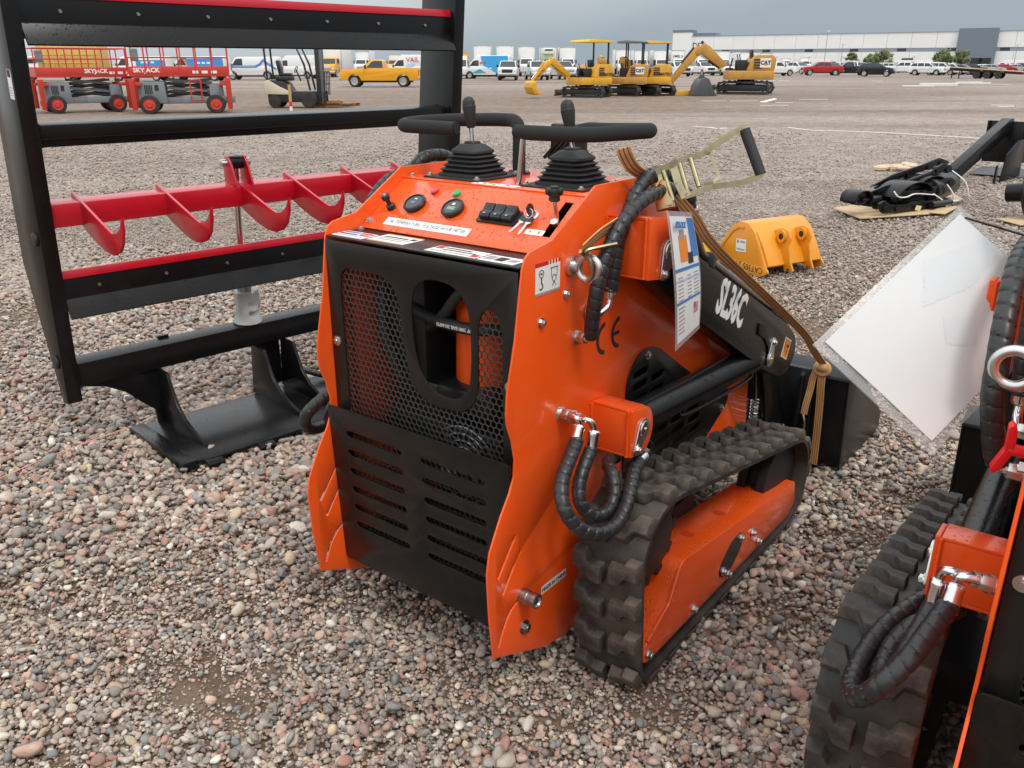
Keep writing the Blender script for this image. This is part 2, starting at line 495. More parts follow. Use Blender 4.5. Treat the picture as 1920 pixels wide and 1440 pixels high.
def fitting(parent, pts, s, ferrule_to=None):
    """steel swivel nut, bent tube and crimped ferrule"""
    P = [Vector((s * p[0], p[1], p[2])) for p in pts]
    d = (P[1] - P[0]).normalized()
    b = MB().cyl(P[0], P[0] + d * 0.006, 0.020, n=6).cyl(P[0] + d * .006, P[0] + d * 0.012, 0.013, n=14).cyl(P[0] + d * 0.011, P[0] + d * 0.034, 0.015, n=6)
    o = b.build('hose_nut', 'zinc', parent, bevel=0.001)
    MB().tube(spline([P[0] + d * 0.03] + P[1:], 8), 0.0085, 12).build('elbow_tube', 'chrome', parent, angle=50)
    if ferrule_to:
        q = Vector((s * ferrule_to[0], ferrule_to[1], ferrule_to[2]))
        e = (q - P[-1]).normalized()
        MB().lathe([(0.010, -0.004), (0.0155, 0.0), (0.0165, 0.006), (0.0155, 0.012), (0.0165, 0.03), (0.0155, 0.04), (0.0165, 0.048), (0.014, 0.052)], P[-1], e, 18).build('hose_ferrule', 'chrome', parent, angle=50)
    return o

def make_machine():
    R_ = thing('track_loader', '', 'loader')
    # ---------------- side plates
    outer = [(0.011, .169), (-.004, .30), (-.011, .43), (0.0, .486), (.022, .527), (.045, .568), (.080, .618), (.096, .655), (.1, .70), (.088, .755), (.070, .80), (.067, .83),
             (.071, .88), (.101, 1.003), (.118, 1.11), (.127, 1.165), (.137, 1.188), (.155, 1.200), (.243, 1.214), (.427, 1.321), (.657, 1.321), (.78, 1.24), (1.16, .90), (1.356, .70),
             (1.545, .60), (1.561, .498), (1.589, .189), (.62, .189), (.46, .062), (.342, .046), (.24, .066)]
    opening = [(.645, .365), (1.14, .372), (1.33, .45), (1.33, .495), (1.045, .625), (.785, .792), (.705, .805), (.640, .748)]
    arc = [(.121 - .0, .298), (.085, .283), (.058, .255), (.040, .222), (.028, .190), (.036, .188), (.049, .219), (.066, .248), (.090, .274), (.123, .290)]
    holes = [slot(.103, .488, .033, .399, .0045), slot(.121, .433, .052, .342, .0045), arc, opening]
    pm = plate_mesh('side_plate', outer, holes, 0.006, 'orange', 0.0012)
    for s in (1, -1):
        link('side_plate', pm, R_, mtx=side_m(HW - .006 if s > 0 else -HW))
    # ---------------- louvre covers
    lou = round_poly([(.625, .33), (1.16, .345), (1.365, .445), (1.375, .505), (1.06, .645), (.79, .815), (.70, .825), (.622, .765)], [.03, .03, .05, .05, .02, .04, .04, .05])
    sl = []
    for r_, (z, n_) in enumerate(((.755, 2), (.715, 2), (.672, 2))):
        for c_ in range(n_): sl.append(slot(.668 + c_ * .105, z, .735 + c_ * .105, z + .002, .011))
    for r_, z in enumerate((.525, .482, .439)):
        for c_ in range(4): sl.append(slot(.70 + c_ * .115 + r_ * .012, z, .765 + c_ * .115 + r_ * .012, z, .011))
    sl = [h for h in sl if all(point_in(opening, x, y) for x, y in h)] 
    lm = plate_mesh('louvre_cover', lou, sl, 0.004, 'black_panel', 0.0008)
    for s in (1, -1):
        lo = link('louvre_cover', lm, R_, mtx=side_m(HW + .001 if s > 0 else -HW - .005))
        for y, z in ((.735, .80), (1.315, .445), (.655, .36)):
            bolt(R_, (s * (HW + .005), y, z), (s, 0, 0), 0.009, 0.009)
    # ---------------- rear panel, hexagon guard, lower guard
    U = [(-.275, .665), (-.105, .665), (-.105, .605), (-.275, .605), (-.275, .225), (.283, .225), (.283, 1.0), (.268, 1.045), (.245, 1.058), (.222, 1.05), (.206, 1.01), (.206, .86), (.190, .80), (.150, .772),
         (.06, .765), (.0, .785), (-.03, .83), (-.042, .90), (-.052, 1.00), (-.068, 1.055), (-.105, 1.085), (-.245, 1.093), (-.270, 1.075), (-.277, 1.04)]
    oval = [(.166, .830), (.180, .87), (.184, .95), (.178, 1.03), (.158, 1.075), (.118, 1.098), (.055, 1.102), (.010, 1.082), (-.012, 1.03), (-.010, .94), (.002, .875), (.030, .828), (.075, .805), (.130, .803)]
    U_s = round_poly(U, .02, 3)
    pn = plate('rear_panel', [(-.327, .19), (.327, .19), (.327, 1.158), (-.327, 1.158)], [U_s[::-1], [(q.x, q.y) for q in spline([(a, b) for a, b in oval], 4, True)]], .004, 'black_panel', R_, rear_m(.125), 0.0008)
    a_ = 0.0106; hx = MB()
    def inside(x, z): return point_in(U, x, z) or any(point_in(U, x + dx, z + dz) for dx, dz in ((.006, 0), (-.006, 0), (0, .006), (0, -.006)))
    for i in range(-20, 21):
        for j in range(0, 62):
            cx = i * a_ * 1.7320508 + (0.5 * a_ * 1.7320508 if j % 2 else 0); cz = .205 + j * a_ * 1.5
            vv = [(cx + a_ * sin(rad(60 * k)), cz + a_ * cos(rad(60 * k))) for k in range(6)]
            for k in range(3):
                (x0, z0), (x1, z1) = vv[k], vv[k + 1]
                if not inside((x0 + x1) / 2, (z0 + z1) / 2): continue
                dx, dz = x1 - x0, z1 - z0; l = math.hypot(dx, dz); wx, wz = -dz / l * .0016, dx / l * .0016
                q = [(x0 + wx, z0 + wz), (x1 + wx, z1 + wz), (x1 - wx, z1 - wz), (x0 - wx, z0 - wz)]
                hx.add([(x, .127, z) for x, z in q] + [(x, .130, z) for x, z in q], [(0, 1, 2, 3), (7, 6, 5, 4), (0, 4, 5, 1), (2, 6, 7, 3)])
    g = hx.build('hexagon_guard', 'guard', R_, flat=True); g['kind'] = 'stuff'
    for x, z in ((-.305, .875), (.305, .875), (-.305, .52)): bolt(R_, (x, .121, z), (0, -1, 0), .010, .008)
    # top strip with warning labels
    MB().box((0, .192, 1.166), (.654, .134, .005)).build('label_strip', 'black_panel', R_, bevel=.001)
    def lab(x0, x1, y0, y1, lines, col='white_label', border=None):
        o = MB().box(((x0 + x1) / 2, (y0 + y1) / 2, 1.1690), (x1 - x0, y1 - y0, .001)).build('warning_label', col, R_)
        for (a, b, c, d, mt) in lines:
            MB().box((x0 + (a + b) / 2 * (x1 - x0), y0 + (c + d) / 2 * (y1 - y0), 1.1698), ((b - a) * (x1 - x0), (d - c) * (y1 - y0), .0006)).build('print', mt, o)
        return o
    lab(-.322, -.205, .140, .205, [(.04, .5, .7, .9, 'ink_blue'), (.55, .95, .7, .9, 'ink_red'), (.05, .6, .4, .55, 'ink'), (.05, .9, .15, .25, 'ink_grey'), (.65, .95, .42, .6, 'ink_red')])
    lab(-.195, -.065, .148, .235, [(.0, 1., .94, 1., 'ink_orange'), (.0, 1., .0, .05, 'ink_orange'), (.1, .75, .62, .72, 'ink'), (.1, .9, .44, .52, 'ink_grey'), (.1, .8, .26, .34, 'ink_grey'), (.82, .95, .6, .8, 'ink')])
    lab(.020, .185, .140, .205, [(.03, .16, .55, .95, 'ink_red'), (.2, .7, .72, .84, 'ink'), (.2, .85, .45, .56, 'ink'), (.05, .8, .15, .26, 'ink_grey'), (.84, .97, .1, .45, 'ink_red')])
    lab(.192, .300, .138, .198, [(.06, .3, .2, .8, 'ink_grey'), (.36, .62, .2, .8, 'ink'), (.7, .92, .3, .7, 'ink_grey')])
    # lower guard: a leaning tray-like plate with two columns of slots
    tilt = math.atan2(.026, .520)
    gm = frame_m((0, .088, .690), XR, Vector((0, -cos(tilt), -sin(tilt))))
    hs = []
    for r_ in range(6):
        y = -.075 - r_ * .060
        hs += [slot(-.250, y, -.050, y, .0098), slot(.040, y, .240, y, .0098)]
    gd = plate('lower_guard', rrect(-.328, -.520, .328, 0, .012), hs, .004, 'black_sheet', R_, gm, 0.0008)
    for s in (1, -1):
        f = MB().prism([(0, 0), (.04, -.05), (.04, -.50), (0, -.520)], 'x', s * .324, s * .328)
        o = f.build('guard_flange', 'black_sheet', gd); o.matrix_local = frame_m((0, 0, 0), XR, ZU) @ Matrix.Rotation(-pi / 2, 4, 'X') if False else Matrix(((1, 0, 0, 0), (0, 0, 1, 0), (0, -1, 0, 0), (0, 0, 0, 1)))
    # ---------------- console
    ca_ = math.atan2(.118, .175); CU = Vector((0, cos(ca_), sin(ca_))); CN = Vector((0, -sin(ca_), cos(ca_))); C0 = Vector((0, .255, 1.172))
    def con_m(x, t, h=0.0, rz=0.0):
        return frame_m(C0 + XR * x + CU * t + CN * h, XR, CN) @ Matrix.Rotation(rz, 4, 'Z')
    con = plate('console_panel', [(-.328, 0), (.328, 0), (.328, .209), (-.328, .209)], [[(.258, .060), (.284, .060), (.284, .186), (.258, .186)]], .004, 'orange', R_, con_m(0, 0, -.004), .0008)
    top = MB().box((0, .615, 1.2905), (.656, .37, .005)).build('top_plate', 'orange', R_, bevel=.001)
    hood = MB().prism([(.80, 1.290), (.84, 1.270), (1.20, .93), (1.54, .60), (1.54, .58), (1.19, .91), (.82, 1.27)], 'x', -.328, .328).build('hood', 'orange', R_)
    # gauges
    for x, scr in ((-.198, 'temp'), (-.058, 'volt')):
        g_ = MB().lathe([(.031, .0), (.0335, .006), (.0335, .012), (.030, .016), (.0265, .016), (.0255, .012), (.0, .012)], n=32).build('gauge', 'plastic_black', R_, angle=40)
        g_.matrix_local = con_m(x, .108)
        MB().cyl((0, 0, .011), (0, 0, .0135), .025, n=28).build('gauge_glass', 'glass_dark', g_)
        if scr == 'volt':
            MB().box((.001, -.006, .0137), (.026, .013, .0012)).build('display', 'lcd', g_)
            MB().box((0, .010, .0137), (.009, .007, .0012)).build('symbol', 'white_label', g_)
        else:
            text('88', .015, 'ink_grey', g_, Matrix.Translation((0, -.004, .0142)), name='digits')
            MB().box((0, .012, .0137), (.008, .004, .0012)).build('symbol', 'white_label', g_)
    for x, mt in ((-.169, 'red_lens'), (-.088, 'green_lens')):
        o = MB().lathe([(.0125, 0), (.0125, .005), (.0115, .008), (.0075, .010), (0, .0105)], n=20).build('indicator_lamp', mt, R_); o.matrix_local = con_m(x, .168)
    # pull knob
    o = MB().lathe([(.013, 0), (.013, .012), (.007, .016), (.0065, .030), (.0115, .034), (.0125, .044), (.010, .048), (0, .048)], n=18).build('pull_knob', 'plastic_black', R_); o.matrix_local = con_m(-.274, .086)
    text('N', .010, 'white_label', o, Matrix.Translation((0, 0, .0485)))
    # rocker switches on a plinth
    sw = MB().prism(round_poly([(-.062, -.030), (.062, -.030), (.062, .022), (-.062, .022)], .004), 'z', 0, .006).build('switch_base', 'plastic_black', R_); sw.matrix_local = con_m(.102, .108)
    for k in range(3):
        x = -.036 + k * .036
        r_ = MB().prism([(-.022, .006), (-.022, .016), (-.012, .021), (.0, .0175), (.012, .021), (.022, .024), (.022, .006)], 'x', x - .0165, x + .0165).build('rocker_switch', 'plastic_black', sw, bevel=.0015)
        MB().box((x, -.014, .0212), (.007, .005, .0012), Matrix.Rotation(rad(-8), 3, 'X')).build('symbol', 'ink_grey', r_)
    # ignition lock and keys
    o = MB().lathe([(.017, 0), (.017, .004), (.012, .006), (.012, .012), (0, .012)], n=20).build('ignition_lock', 'chrome', R_); o.matrix_local = con_m(.196, .122)
    MB().prism(round_poly([(-.012, -.010), (.012, -.012), (.015, .006), (.006, .018), (-.010, .014)], .006), 'x', -.002, .002).xform(Matrix.Translation((0, 0, .022))).build('key_head', 'plastic_black', o)
    ring = MB().tube([(.012 * cos(t), .012 * sin(t), 0) for t in np.linspace(0, 2 * pi, 20)[:-1]], .0011, 6, closed=True).build('key_ring', 'chrome', o)
    ring.matrix_local = Matrix.Translation((.004, -.012, .022)) @ Matrix.Rotation(rad(40), 4, 'X')
    for dx, rz in ((.010, .10), (-.006, .35)):
        kk = MB().prism([(-.009, 0), (.009, 0), (.011, -.014), (.004, -.022), (.004, -.054), (.0, -.058), (-.003, -.054), (-.003, -.022), (-.011, -.014)], 'z', 0, .0018).build('key', 'zinc', o, bevel=.0004)
        kk.matrix_local = Matrix.Translation((dx, -.018, .012)) @ Matrix.Rotation(-rz, 4, 'Z') @ Matrix.Rotation(rad(4), 4, 'X')
        MB().prism(round_poly([(-.010, .002), (.010, .002), (.011, -.014), (-.011, -.014)], .003), 'z', -.001, .003).build('key_grip', 'plastic_black', kk)
    # lever in the slot
    q0 = C0 + XR * .271 + CU * .11
    lv = MB().cyl(q0 - CN * .04, q0 + Vector((0, -.004, .055)), .0055, n=12).build('lever', 'chrome', R_)
    MB().cyl(q0 - CN * .004, q0 + CN * .006, .012, n=6).build('nut', 'zinc', lv)
    kp = q0 + Vector((0, -.004, .052)); kn = MB()
    prof = []
    kn.lathe([(.010, 0), (.015, .004), (.014, .012), (.014, .018)], kp, ZU, 18)
    vs = []; nn = 40
    for z, f in ((.016, .86), (.019, 1.0), (.029, 1.0), (.033, .9)):
        vs += [(kp.x + (.0205 + .0026 * cos(7 * 2 * pi * i / nn)) * f * cos(2 * pi * i / nn), kp.y + (.0205 + .0026 * cos(7 * 2 * pi * i / nn)) * f * sin(2 * pi * i / nn), kp.z + z) for i in range(nn)]
    kn.add(vs, [(k * nn + i, k * nn + (i + 1) % nn, (k + 1) * nn + (i + 1) % nn, (k + 1) * nn + i) for k in range(3) for i in range(nn)] + [tuple(range(nn - 1, -1, -1)), tuple(range(3 * nn, 4 * nn))])
    kn.lathe([(.012, .030), (.012, .036), (.010, .038), (0, .038)], kp, ZU, 16)
    kn.build('lever_knob', 'plastic_black', lv, angle=40)
    # console labels
    def clabel(x0, x1, t0, t1, s, size, xs=1.0, it=0):
        o = MB().box(((0), (0), .0005), (x1 - x0, t1 - t0, .001)).build('name_label', 'white_label', R_); o.matrix_local = con_m((x0 + x1) / 2, (t0 + t1) / 2)
        text(s, size, 'ink_grey', o, Matrix.Translation((0, 0, .0012)), xs=xs)
        return o
    clabel(-.258, .045, .022, .050, 'OIL TEMPERATURE  VOLTAGE HOUR METER', .0170, .83)
    clabel(.206, .262, .060, .078, 'A     B', .013)
    tl = MB().box((.0, .452, 1.2936), (.15, .030, .001)).build('decal', 'white_label', R_)
    for k in range(7): MB().box((-.058 + k * .018 + (k % 2) * .003, .452 + (k % 3 - 1) * .006, 1.2943), (.010, .004 + .003 * (k % 2), .0006)).build('print', 'ink', tl)
    for x, y in ((-.312, .455), (.312, .455)): bolt(R_, (x, y, 1.293), ZU, .008, .008)
    for x, t in ((-.314, .028), (.314, .020)):
        bolt(R_, C0 + XR * x + CU * t, CN, .008, .008)
    bolt(R_, (-.312, .24, 1.1685), ZU, .008, .007)
    # joysticks with bellows
    for cx, cy, lean in ((-.170, .560, (-.006, .0)), (.168, .572, (-.010, .0))):
        bp = MB().box((cx, cy, 1.2955), (.205, .205, .005)).build('joystick_base', 'black_dull', R_, bevel=.001)
        for dx in (-.088, .088):
            for dy in (-.088, .088): bolt(bp, (cx + dx, cy + dy, 1.298), ZU, .007, .007)
        bellows('joystick_boot', cx, cy, 1.298, bp)
        b0 = Vector((cx, cy, 1.385)); b1 = b0 + Vector((lean[0], lean[1], .055))
        MB().cyl(b0, b1, .0065, n=12).build('joystick_rod', 'chrome', bp)
        MB().lathe([(.010, -.012), (.0125, -.008), (.0175, .028), (.0195, .047), (.0195, .048), (.0185, .049), (.0185, .052), (.0175, .062), (.0120, .071), (0, .075)], b1, (b1 - b0), 20).build('joystick_knob', 'black_rubber', bp, angle=50)
    # foam handle bars
    hb = MB().tube(spline([(-.10, .69, 1.29), (-.10, .69, 1.36), (-.102, .692, 1.415), (-.125, .705, 1.440), (-.18, .72, 1.443), (-.30, .70, 1.440), (-.385, .665, 1.436), (-.425, .61, 1.433), (-.42, .545, 1.430), (-.385, .507, 1.429), (-.33, .500, 1.429), (-.18, .500, 1.429)], 10), .0195, 16).build('handle_bar', 'foam', R_, angle=50)
    MB().cyl((-.18, .5, 1.429), (-.176, .5, 1.429), .0150, n=16).build('end_cap', 'black_dull', hb)
    hb = MB().tube(spline([(.10, .69, 1.29), (.10, .69, 1.36), (.102, .692, 1.415), (.125, .705, 1.428), (.18, .70, 1.430), (.27, .675, 1.434), (.34, .650, 1.438), (.372, .615, 1.441), (.365, .570, 1.441), (.33, .540, 1.438), (.26, .515, 1.432), (.15, .503, 1.430), (.035, .500, 1.430)], 10), .0195, 16).build('handle_bar', 'foam', R_, angle=50)
    MB().cyl((.035, .5, 1.430), (.030, .5, 1.430), .0150, n=16).build('end_cap', 'black_dull', hb)
    MB().cyl((.048, .492, 1.29), (.058, .497, 1.415), .0075, n=12).build('support_rod', 'chrome', R_)
    for x in (-.10, .10):
        f = MB().cyl((x, .69, 1.292), (x, .69, 1.299), .034, n=24).build('post_flange', 'black_dull', R_)
        for k in range(4): bolt(f, (x + .026 * cos(k * pi / 2 + .4), .69 + .026 * sin(k * pi / 2 + .4), 1.298), ZU, .0055, .006)
    # work lamp, seen from behind
    wl_ = MB().box((.02, .775, 1.385), (.115, .035, .105)).build('work_lamp', 'plastic_black', R_, bevel=.008)
    for k in range(8):
        c = -.06 + k * .017
        MB().box((.02, .755, 1.385), (.008, .010, .135), Matrix.Rotation(rad(45), 3, 'Y')).xform(Matrix.Translation((c + .0, 0, 0))).build('cooling_fin', 'plastic_black', wl_) if abs(c) < .035 else None
    MB().box((.02, .775, 1.317), (.07, .02, .045)).build('lamp_bracket', 'yellow_zinc', wl_)
    MB().tube(spline([(.035, .748, 1.350), (.033, .735, 1.335), (.028, .735, 1.315), (.027, .74, 1.292)], 6), .006, 8).build('lamp_cable', 'black_rubber', wl_)
    # ---------------- hydraulic brackets, cylinders, arms
    for s in (1, -1):
        xo = HW + .128
        for name, prof, pin, ang in (('lower_bracket', [(.440, .748), (.535, .735), (.560, .690), (.556, .640), (.520, .600), (.440, .612)], (.500, .680), rad(238)),
                                     ('upper_bracket', [(.480, 1.246), (.590, 1.236), (.645, 1.160), (.630, 1.110), (.560, 1.078), (.480, 1.090)], (.578, 1.150), rad(250))):
            rp = round_poly(prof, [.004, .02, .03, .03, .02, .004])
            b = MB().prism(rp, 'x', s * (xo - .010), s * xo)
            y0 = prof[0][0]
            b.prism([(y0, prof[0][1] - .008), (y0, prof[-1][1] + .008), (y0 + .010, prof[-1][1] + .008), (y0 + .010, prof[0][1] - .008)], 'x', s * (HW + .001), s * (xo - .011))
            b.prism([(y0, prof[0][1]), (y0, prof[0][1] - .0075), (y0 + .085, prof[0][1] - .019), (y0 + .085, prof[0][1] - .010)], 'x', s * (HW + .001), s * (xo - .011))
            b.prism([(y0, prof[-1][1]), (y0, prof[-1][1] + .0075), (y0 + .07, prof[-1][1] - .003), (y0 + .07, prof[-1][1] - .011)], 'x', s * (HW + .001), s * (xo - .011))
            bo = b.build(name, 'orange', R_, bevel=.002)
            # weld beads
            MB().tube([(s * (xo - .012), y0 - .001, prof[0][1] - .004 - k * .0045 + random.Random(k).uniform(-.001, .001)) for k in range(int((prof[0][1] - prof[-1][1]) / .0045))], lambda L, t, i: .004 + .0012 * (i % 2), 6).build('weld', 'orange', bo)
            MB().tube([(s * (HW + .003), y0 - .001, prof[0][1] - .004 - k * .0045) for k in range(int((prof[0][1] - prof[-1][1]) / .0045))], lambda L, t, i: .0045 + .0014 * (i % 2), 6).build('weld', 'orange', bo)
            keeper(R_, pin[0], pin[1], s * xo, s, ang)
        # lift cylinder
        c0, c1 = Vector((s * .398, .515, .672)), Vector((s * .398, 1.464, .612)); d = (c1 - c0).normalized()
        cy = MB().cyl(c0 - d * .02, c0 + d * .04, .030, n=20).lathe([(.030, .03), (.046, .036), (.0465, .05), (.0465, .845), (.049, .85), (.049, .90), (.046, .905), (.02, .907)], c0, d, 28).build('lift_cylinder', 'black_paint', R_, angle=40)
        MB().cyl(c0 + d * .90, c1, .019, n=16).build('piston_rod', 'chrome', cy)
        MB().cyl(c1 - XR * s * .03, c1 + XR * s * .03, .034, n=22).build('rod_eye', 'black_paint', cy, bevel=.002)
        ks = keeper(R_, 1.464, .612, s * .442, s, rad(75))
        side = Vector((s * .046, 0, 0))
        MB().tube(spline([c0 + d * .30 + Vector((s * .018, 0, -.045)), c0 + d * .35 + Vector((s * .024, 0, -.058)), c0 + d * .70 + Vector((s * .024, 0, -.060)), c0 + d * .84 + Vector((s * .022, 0, -.054)), c0 + d * .875 + Vector((s * .016, 0, -.035))], 6), .0065, 10).build('oil_pipe', 'black_paint', cy)
        MB().tube(spline([(s * .43, .56, .622), (s * .445, .585, .60), (s * .45, .575, .578), (s * .45, .545, .573)], 6), .007, 10).build('oil_pipe', 'black_paint', cy)
        # loader arm
        ap = round_poly([(.50, 1.165), (.60, 1.200), (.817, 1.093), (1.63, .700), (1.735, .625), (1.75, .56), (1.69, .50), (1.60, .50), (1.469, .560), (.83, .905), (.545, 1.085)], [.03, .05, .08, .05, .03, .03, .03, .04, .06, .06, .03])
        am = MB().prism(ap, 'x', s * .372, s * .440).build('loader_arm', 'black_paint', R_, bevel=.003)
        lp = round_poly([(1.56, .60), (1.70, .60), (1.78, .46), (1.80, .34), (1.93, .17), (1.95, .10), (1.90, .05), (1.83, .08), (1.70, .26), (1.66, .40)], .03)
        MB().prism(lp, 'x', s * .352, s * .371).build('arm_knuckle', 'black_paint', am, bevel=.002)
        keeper(R_, 1.90, .12, s * .372, s, rad(70))
        # weld lines and gusset on the arm
        MB().prism([(1.33, .775), (1.42, .745), (1.47, .69), (1.50, .60), (1.46, .59), (1.43, .665), (1.39, .705), (1.325, .735)], 'x', s * .4405, s * .446).build('arm_gusset', 'black_paint', am, bevel=.001)
        # steel pipes along the arm
        MB().tube(spline([(s * .41, .804, 1.241), (s * .41, .835, 1.193), (s * .415, .855, 1.135), (s * .420, .885, 1.085), (s * .42, .95, 1.052), (s * .42, 1.22, .921), (s * .42, 1.55, .762), (s * .42, 1.66, .70)], 8), .012, 12).build('oil_pipe', 'steel', am)
        MB().cyl((s * .41, .800, 1.248), (s * .41, .812, 1.229), .017, n=6).cyl((s * .41, .816, 1.222), (s * .41, .826, 1.206), .019, n=6).build('pipe_nut', 'zinc', am)
        MB().tube(spline([(s * .382, .76, 1.275), (s * .382, .80, 1.20), (s * .384, .84, 1.12), (s * .388, .93, 1.062), (s * .388, 1.22, .921), (s * .388, 1.55, .762)], 8), .010, 12).build('oil_pipe', 'steel', am)
        for y, z in ((.92, 1.062), (1.50, .785)):
            MB().box((s * .405, y, z), (.075, .035, .040), Matrix.Rotation(rad(-26), 3, 'X')).build('pipe_clamp', 'plastic_black', am, bevel=.002)
        # upper hoses
        spiral_hose('hydraulic_hose', [(s * x, y, z) for x, y, z in [(.385, .350, .962), (.395, .335, 1.0), (.41, .326, 1.081), (.415, .342, 1.145), (.42, .378, 1.207), (.425, .453, 1.265), (.425, .549, 1.293), (.42, .661, 1.293), (.415, .756, 1.273), (.41, .800, 1.248)]], .0185, R_)
        spiral_hose('hydraulic_hose', [(s * x, y, z) for x, y, z in [(.375, .452, 1.057), (.38, .453, 1.106), (.385, .464, 1.187), (.39, .49, 1.237), (.39, .53, 1.292), (.39, .589, 1.330), (.385, .676, 1.330), (.382, .74, 1.290), (.382, .76, 1.270)]], .0185, R_)
        fitting(R_, [(HW, .356, .949), (.372, .350, .953), (.385, .350, .962)], s)
        fitting(R_, [(HW, .402, 1.005), (.368, .412, 1.004), (.375, .440, 1.018), (.375, .450, 1.04)], s, (.375, .452, 1.09))
        # lower hoses
        spiral_hose('hydraulic_hose', [(s * x, y, z) for x, y, z in [(.404, .268, .712), (.42, .213, .686), (.44, .150, .652), (.47, .117, .608), (.50, .135, .556), (.525, .184, .524), (.533, .257, .517), (.526, .318, .540), (.508, .368, .566), (.482, .430, .580), (.458, .500, .577)]], .0185, R_)
        spiral_hose('hydraulic_hose', [(s * x, y, z) for x, y, z in [(.43, .297, .685), (.44, .249, .656), (.45, .213, .621), (.465, .199, .582), (.485, .227, .540), (.492, .288, .532), (.485, .328, .560), (.462, .355, .592), (.43, .384, .605), (.41, .430, .598), (.40, .475, .585)]], .0175, R_)
        fitting(R_, [(HW, .290, .760), (.375, .281, .769), (.397, .277, .766), (.401, .284, .745)], s, (.404, .26, .70))
        fitting(R_, [(.352, .322, .744), (.41, .295, .762), (.426, .300, .755), (.43, .308, .73)], s, (.43, .295, .68))
        MB().lathe([(.010, -.004), (.0155, 0), (.0165, .006), (.0155, .012), (.0165, .03), (.014, .044)], (s * .45, .545, .576), Vector((.008 * s, -.05, .002)), 18).cyl((s * .45, .546, .576), (s * .448, .566, .580), .015, n=6).build('hose_ferrule', 'chrome', R_, angle=50)
        # eye bolt
        eb = MB().tube([(s * (HW + .052) + .030 * cos(t), .322, 1.140 + .030 * sin(t)) for t in np.linspace(0, 2 * pi, 36)[:-1]], .0095, 12, closed=True)
        eb.cyl((s * HW, .322, 1.140), (s * (HW + .014), .322, 1.140), .026, n=24).cyl((s * (HW + .01), .322, 1.140), (s * (HW + .028), .322, 1.140), .015, n=20).build('eye_bolt', 'zinc', R_, angle=50)
        for y, z in ((.304, 1.073), (.200, 1.024), (.128, .86) if False else (.30, 1.074)):
            pass
        bolt(R_, (s * HW, .304, 1.073), (s, 0, 0), .0085, .012)
        bolt(R_, (s * HW, .200, 1.024), (s, 0, 0), .0085, .012)
        bolt(R_, (s * HW, .141, .192), (s, 0, 0), .014, .014, material='steel')
        # spring plunger on the lower rear corner
        MB().lathe([(.020, 0), (.020, .022), (.0185, .024), (.0185, .034), (.0205, .036), (.0205, .050), (.015, .052), (.012, .046), (.006, .046), (.006, .050), (0, .050)], (s * HW, .130, .298), (s, 0, 0), 26).build('plunger_knob', 'steel', R_, angle=35)
    # ---------------- decals on the flanks
    for s in (1, -1):
        x = s * (HW + .0006)
        def sm(y, z): return frame_m((x, y, z), YF * s, XR * s)
        if s > 0:
            ml = MB().box((0, 0, 0), (.118, .024, .001)).build('origin_label', 'white_label', R_); ml.matrix_local = sm(.277, .262)
            text('MADE IN CHINA', .0165, 'ink', ml, Matrix.Translation((0, 0, .0008)), xs=.92)
            hl = MB().box((0, 0, 0), (.100, .062, .001)).build('lifting_label', 'white_label', R_); hl.matrix_local = sm(.226, 1.128)
            MB().box((-.024, .036, .0), (.052, .010, .001)).build('stripe', 'ink_red', hl)
            for k in range(8): MB().box((.004 + k * .006, .036, .0), (.0028, .010, .001)).build('stripe', 'ink_red' if k % 2 else 'white_label', hl)
            MB().box((0, -.034, .0), (.100, .006, .001)).build('stripe', 'ink_grey', hl)
            ic = MB().tube([(-.027 + .009 * cos(t), .014 + .009 * sin(t), .0008) for t in np.linspace(0, 2 * pi, 18)[:-1]], .0009, 6, closed=True)
            ic.tube([(-.027, .005, .0008), (-.027, -.008, .0008), (-.022, -.013, .0008), (-.022, -.020, .0008), (-.028, -.024, .0008), (-.034, -.020, .0008)], .0016, 6)
            ic.box((-.027, .014, .0008), (.008, .004, .0006)).build('pictogram', 'ink', hl)
            ic = MB().tube([(.025 + .008 * cos(t), -.004 + .008 * sin(t), .0008) for t in np.linspace(0, 2 * pi, 18)[:-1]], .0009, 6, closed=True)
            ic.tube([(.010, .022, .0008), (.040, .022, .0008)], .001, 5).tube([(.013, .021, .0008), (.014, .002, .0008), (.018, -.003, .0008)], .0008, 5).tube([(.037, .021, .0008), (.036, .002, .0008), (.032, -.003, .0008)], .0008, 5)
            ic.tube([(.018, -.022, .0008), (.025, -.012, .0008), (.032, -.022, .0008)], .001, 5).build('pictogram', 'ink', hl)
            ce = MB()
            def arc2(cy, cz, a0, a1, ro=.046, ri=.034, n=16):
                P = [(cy + ro * cos(rad(a0 + (a1 - a0) * k / n)), cz + ro * sin(rad(a0 + (a1 - a0) * k / n))) for k in range(n + 1)] + [(cy + ri * cos(rad(a1 - (a1 - a0) * k / n)), cz + ri * sin(rad(a1 - (a1 - a0) * k / n))) for k in range(n + 1)]
                ce.prism(P, 'x', HW, HW + .001)
            arc2(.500, .911, 95, 265); arc2(.575, .911, 95, 265)
            ce.prism([(.533, .906), (.533, .916), (.572, .916), (.572, .906)], 'x', HW + .0001, HW + .0011)
            ce.build('conformity_mark', 'ink', R_)
        else:
            pass
        # model lettering and orange sticker on the arm
        ang = math.atan2(-.397, .813)
        u = Vector((0, cos(ang), sin(ang)))
        text('SL36C', .150, 'white_label', R_, frame_m((s * .4412, 1.085, .890), u * s, XR * s), bold=.0048, xs=.60)
        st = MB().box((0, 0, 0), (.070, .075, .001)).build('hazard_sticker', 'white_label', R_); st.matrix_local = frame_m((s * .4405, 1.635, .605), u * s, XR * s)
        MB().box((0, 0, .0005), (.062, .067, .001)).build('sticker_face', 'ink_orange', st)
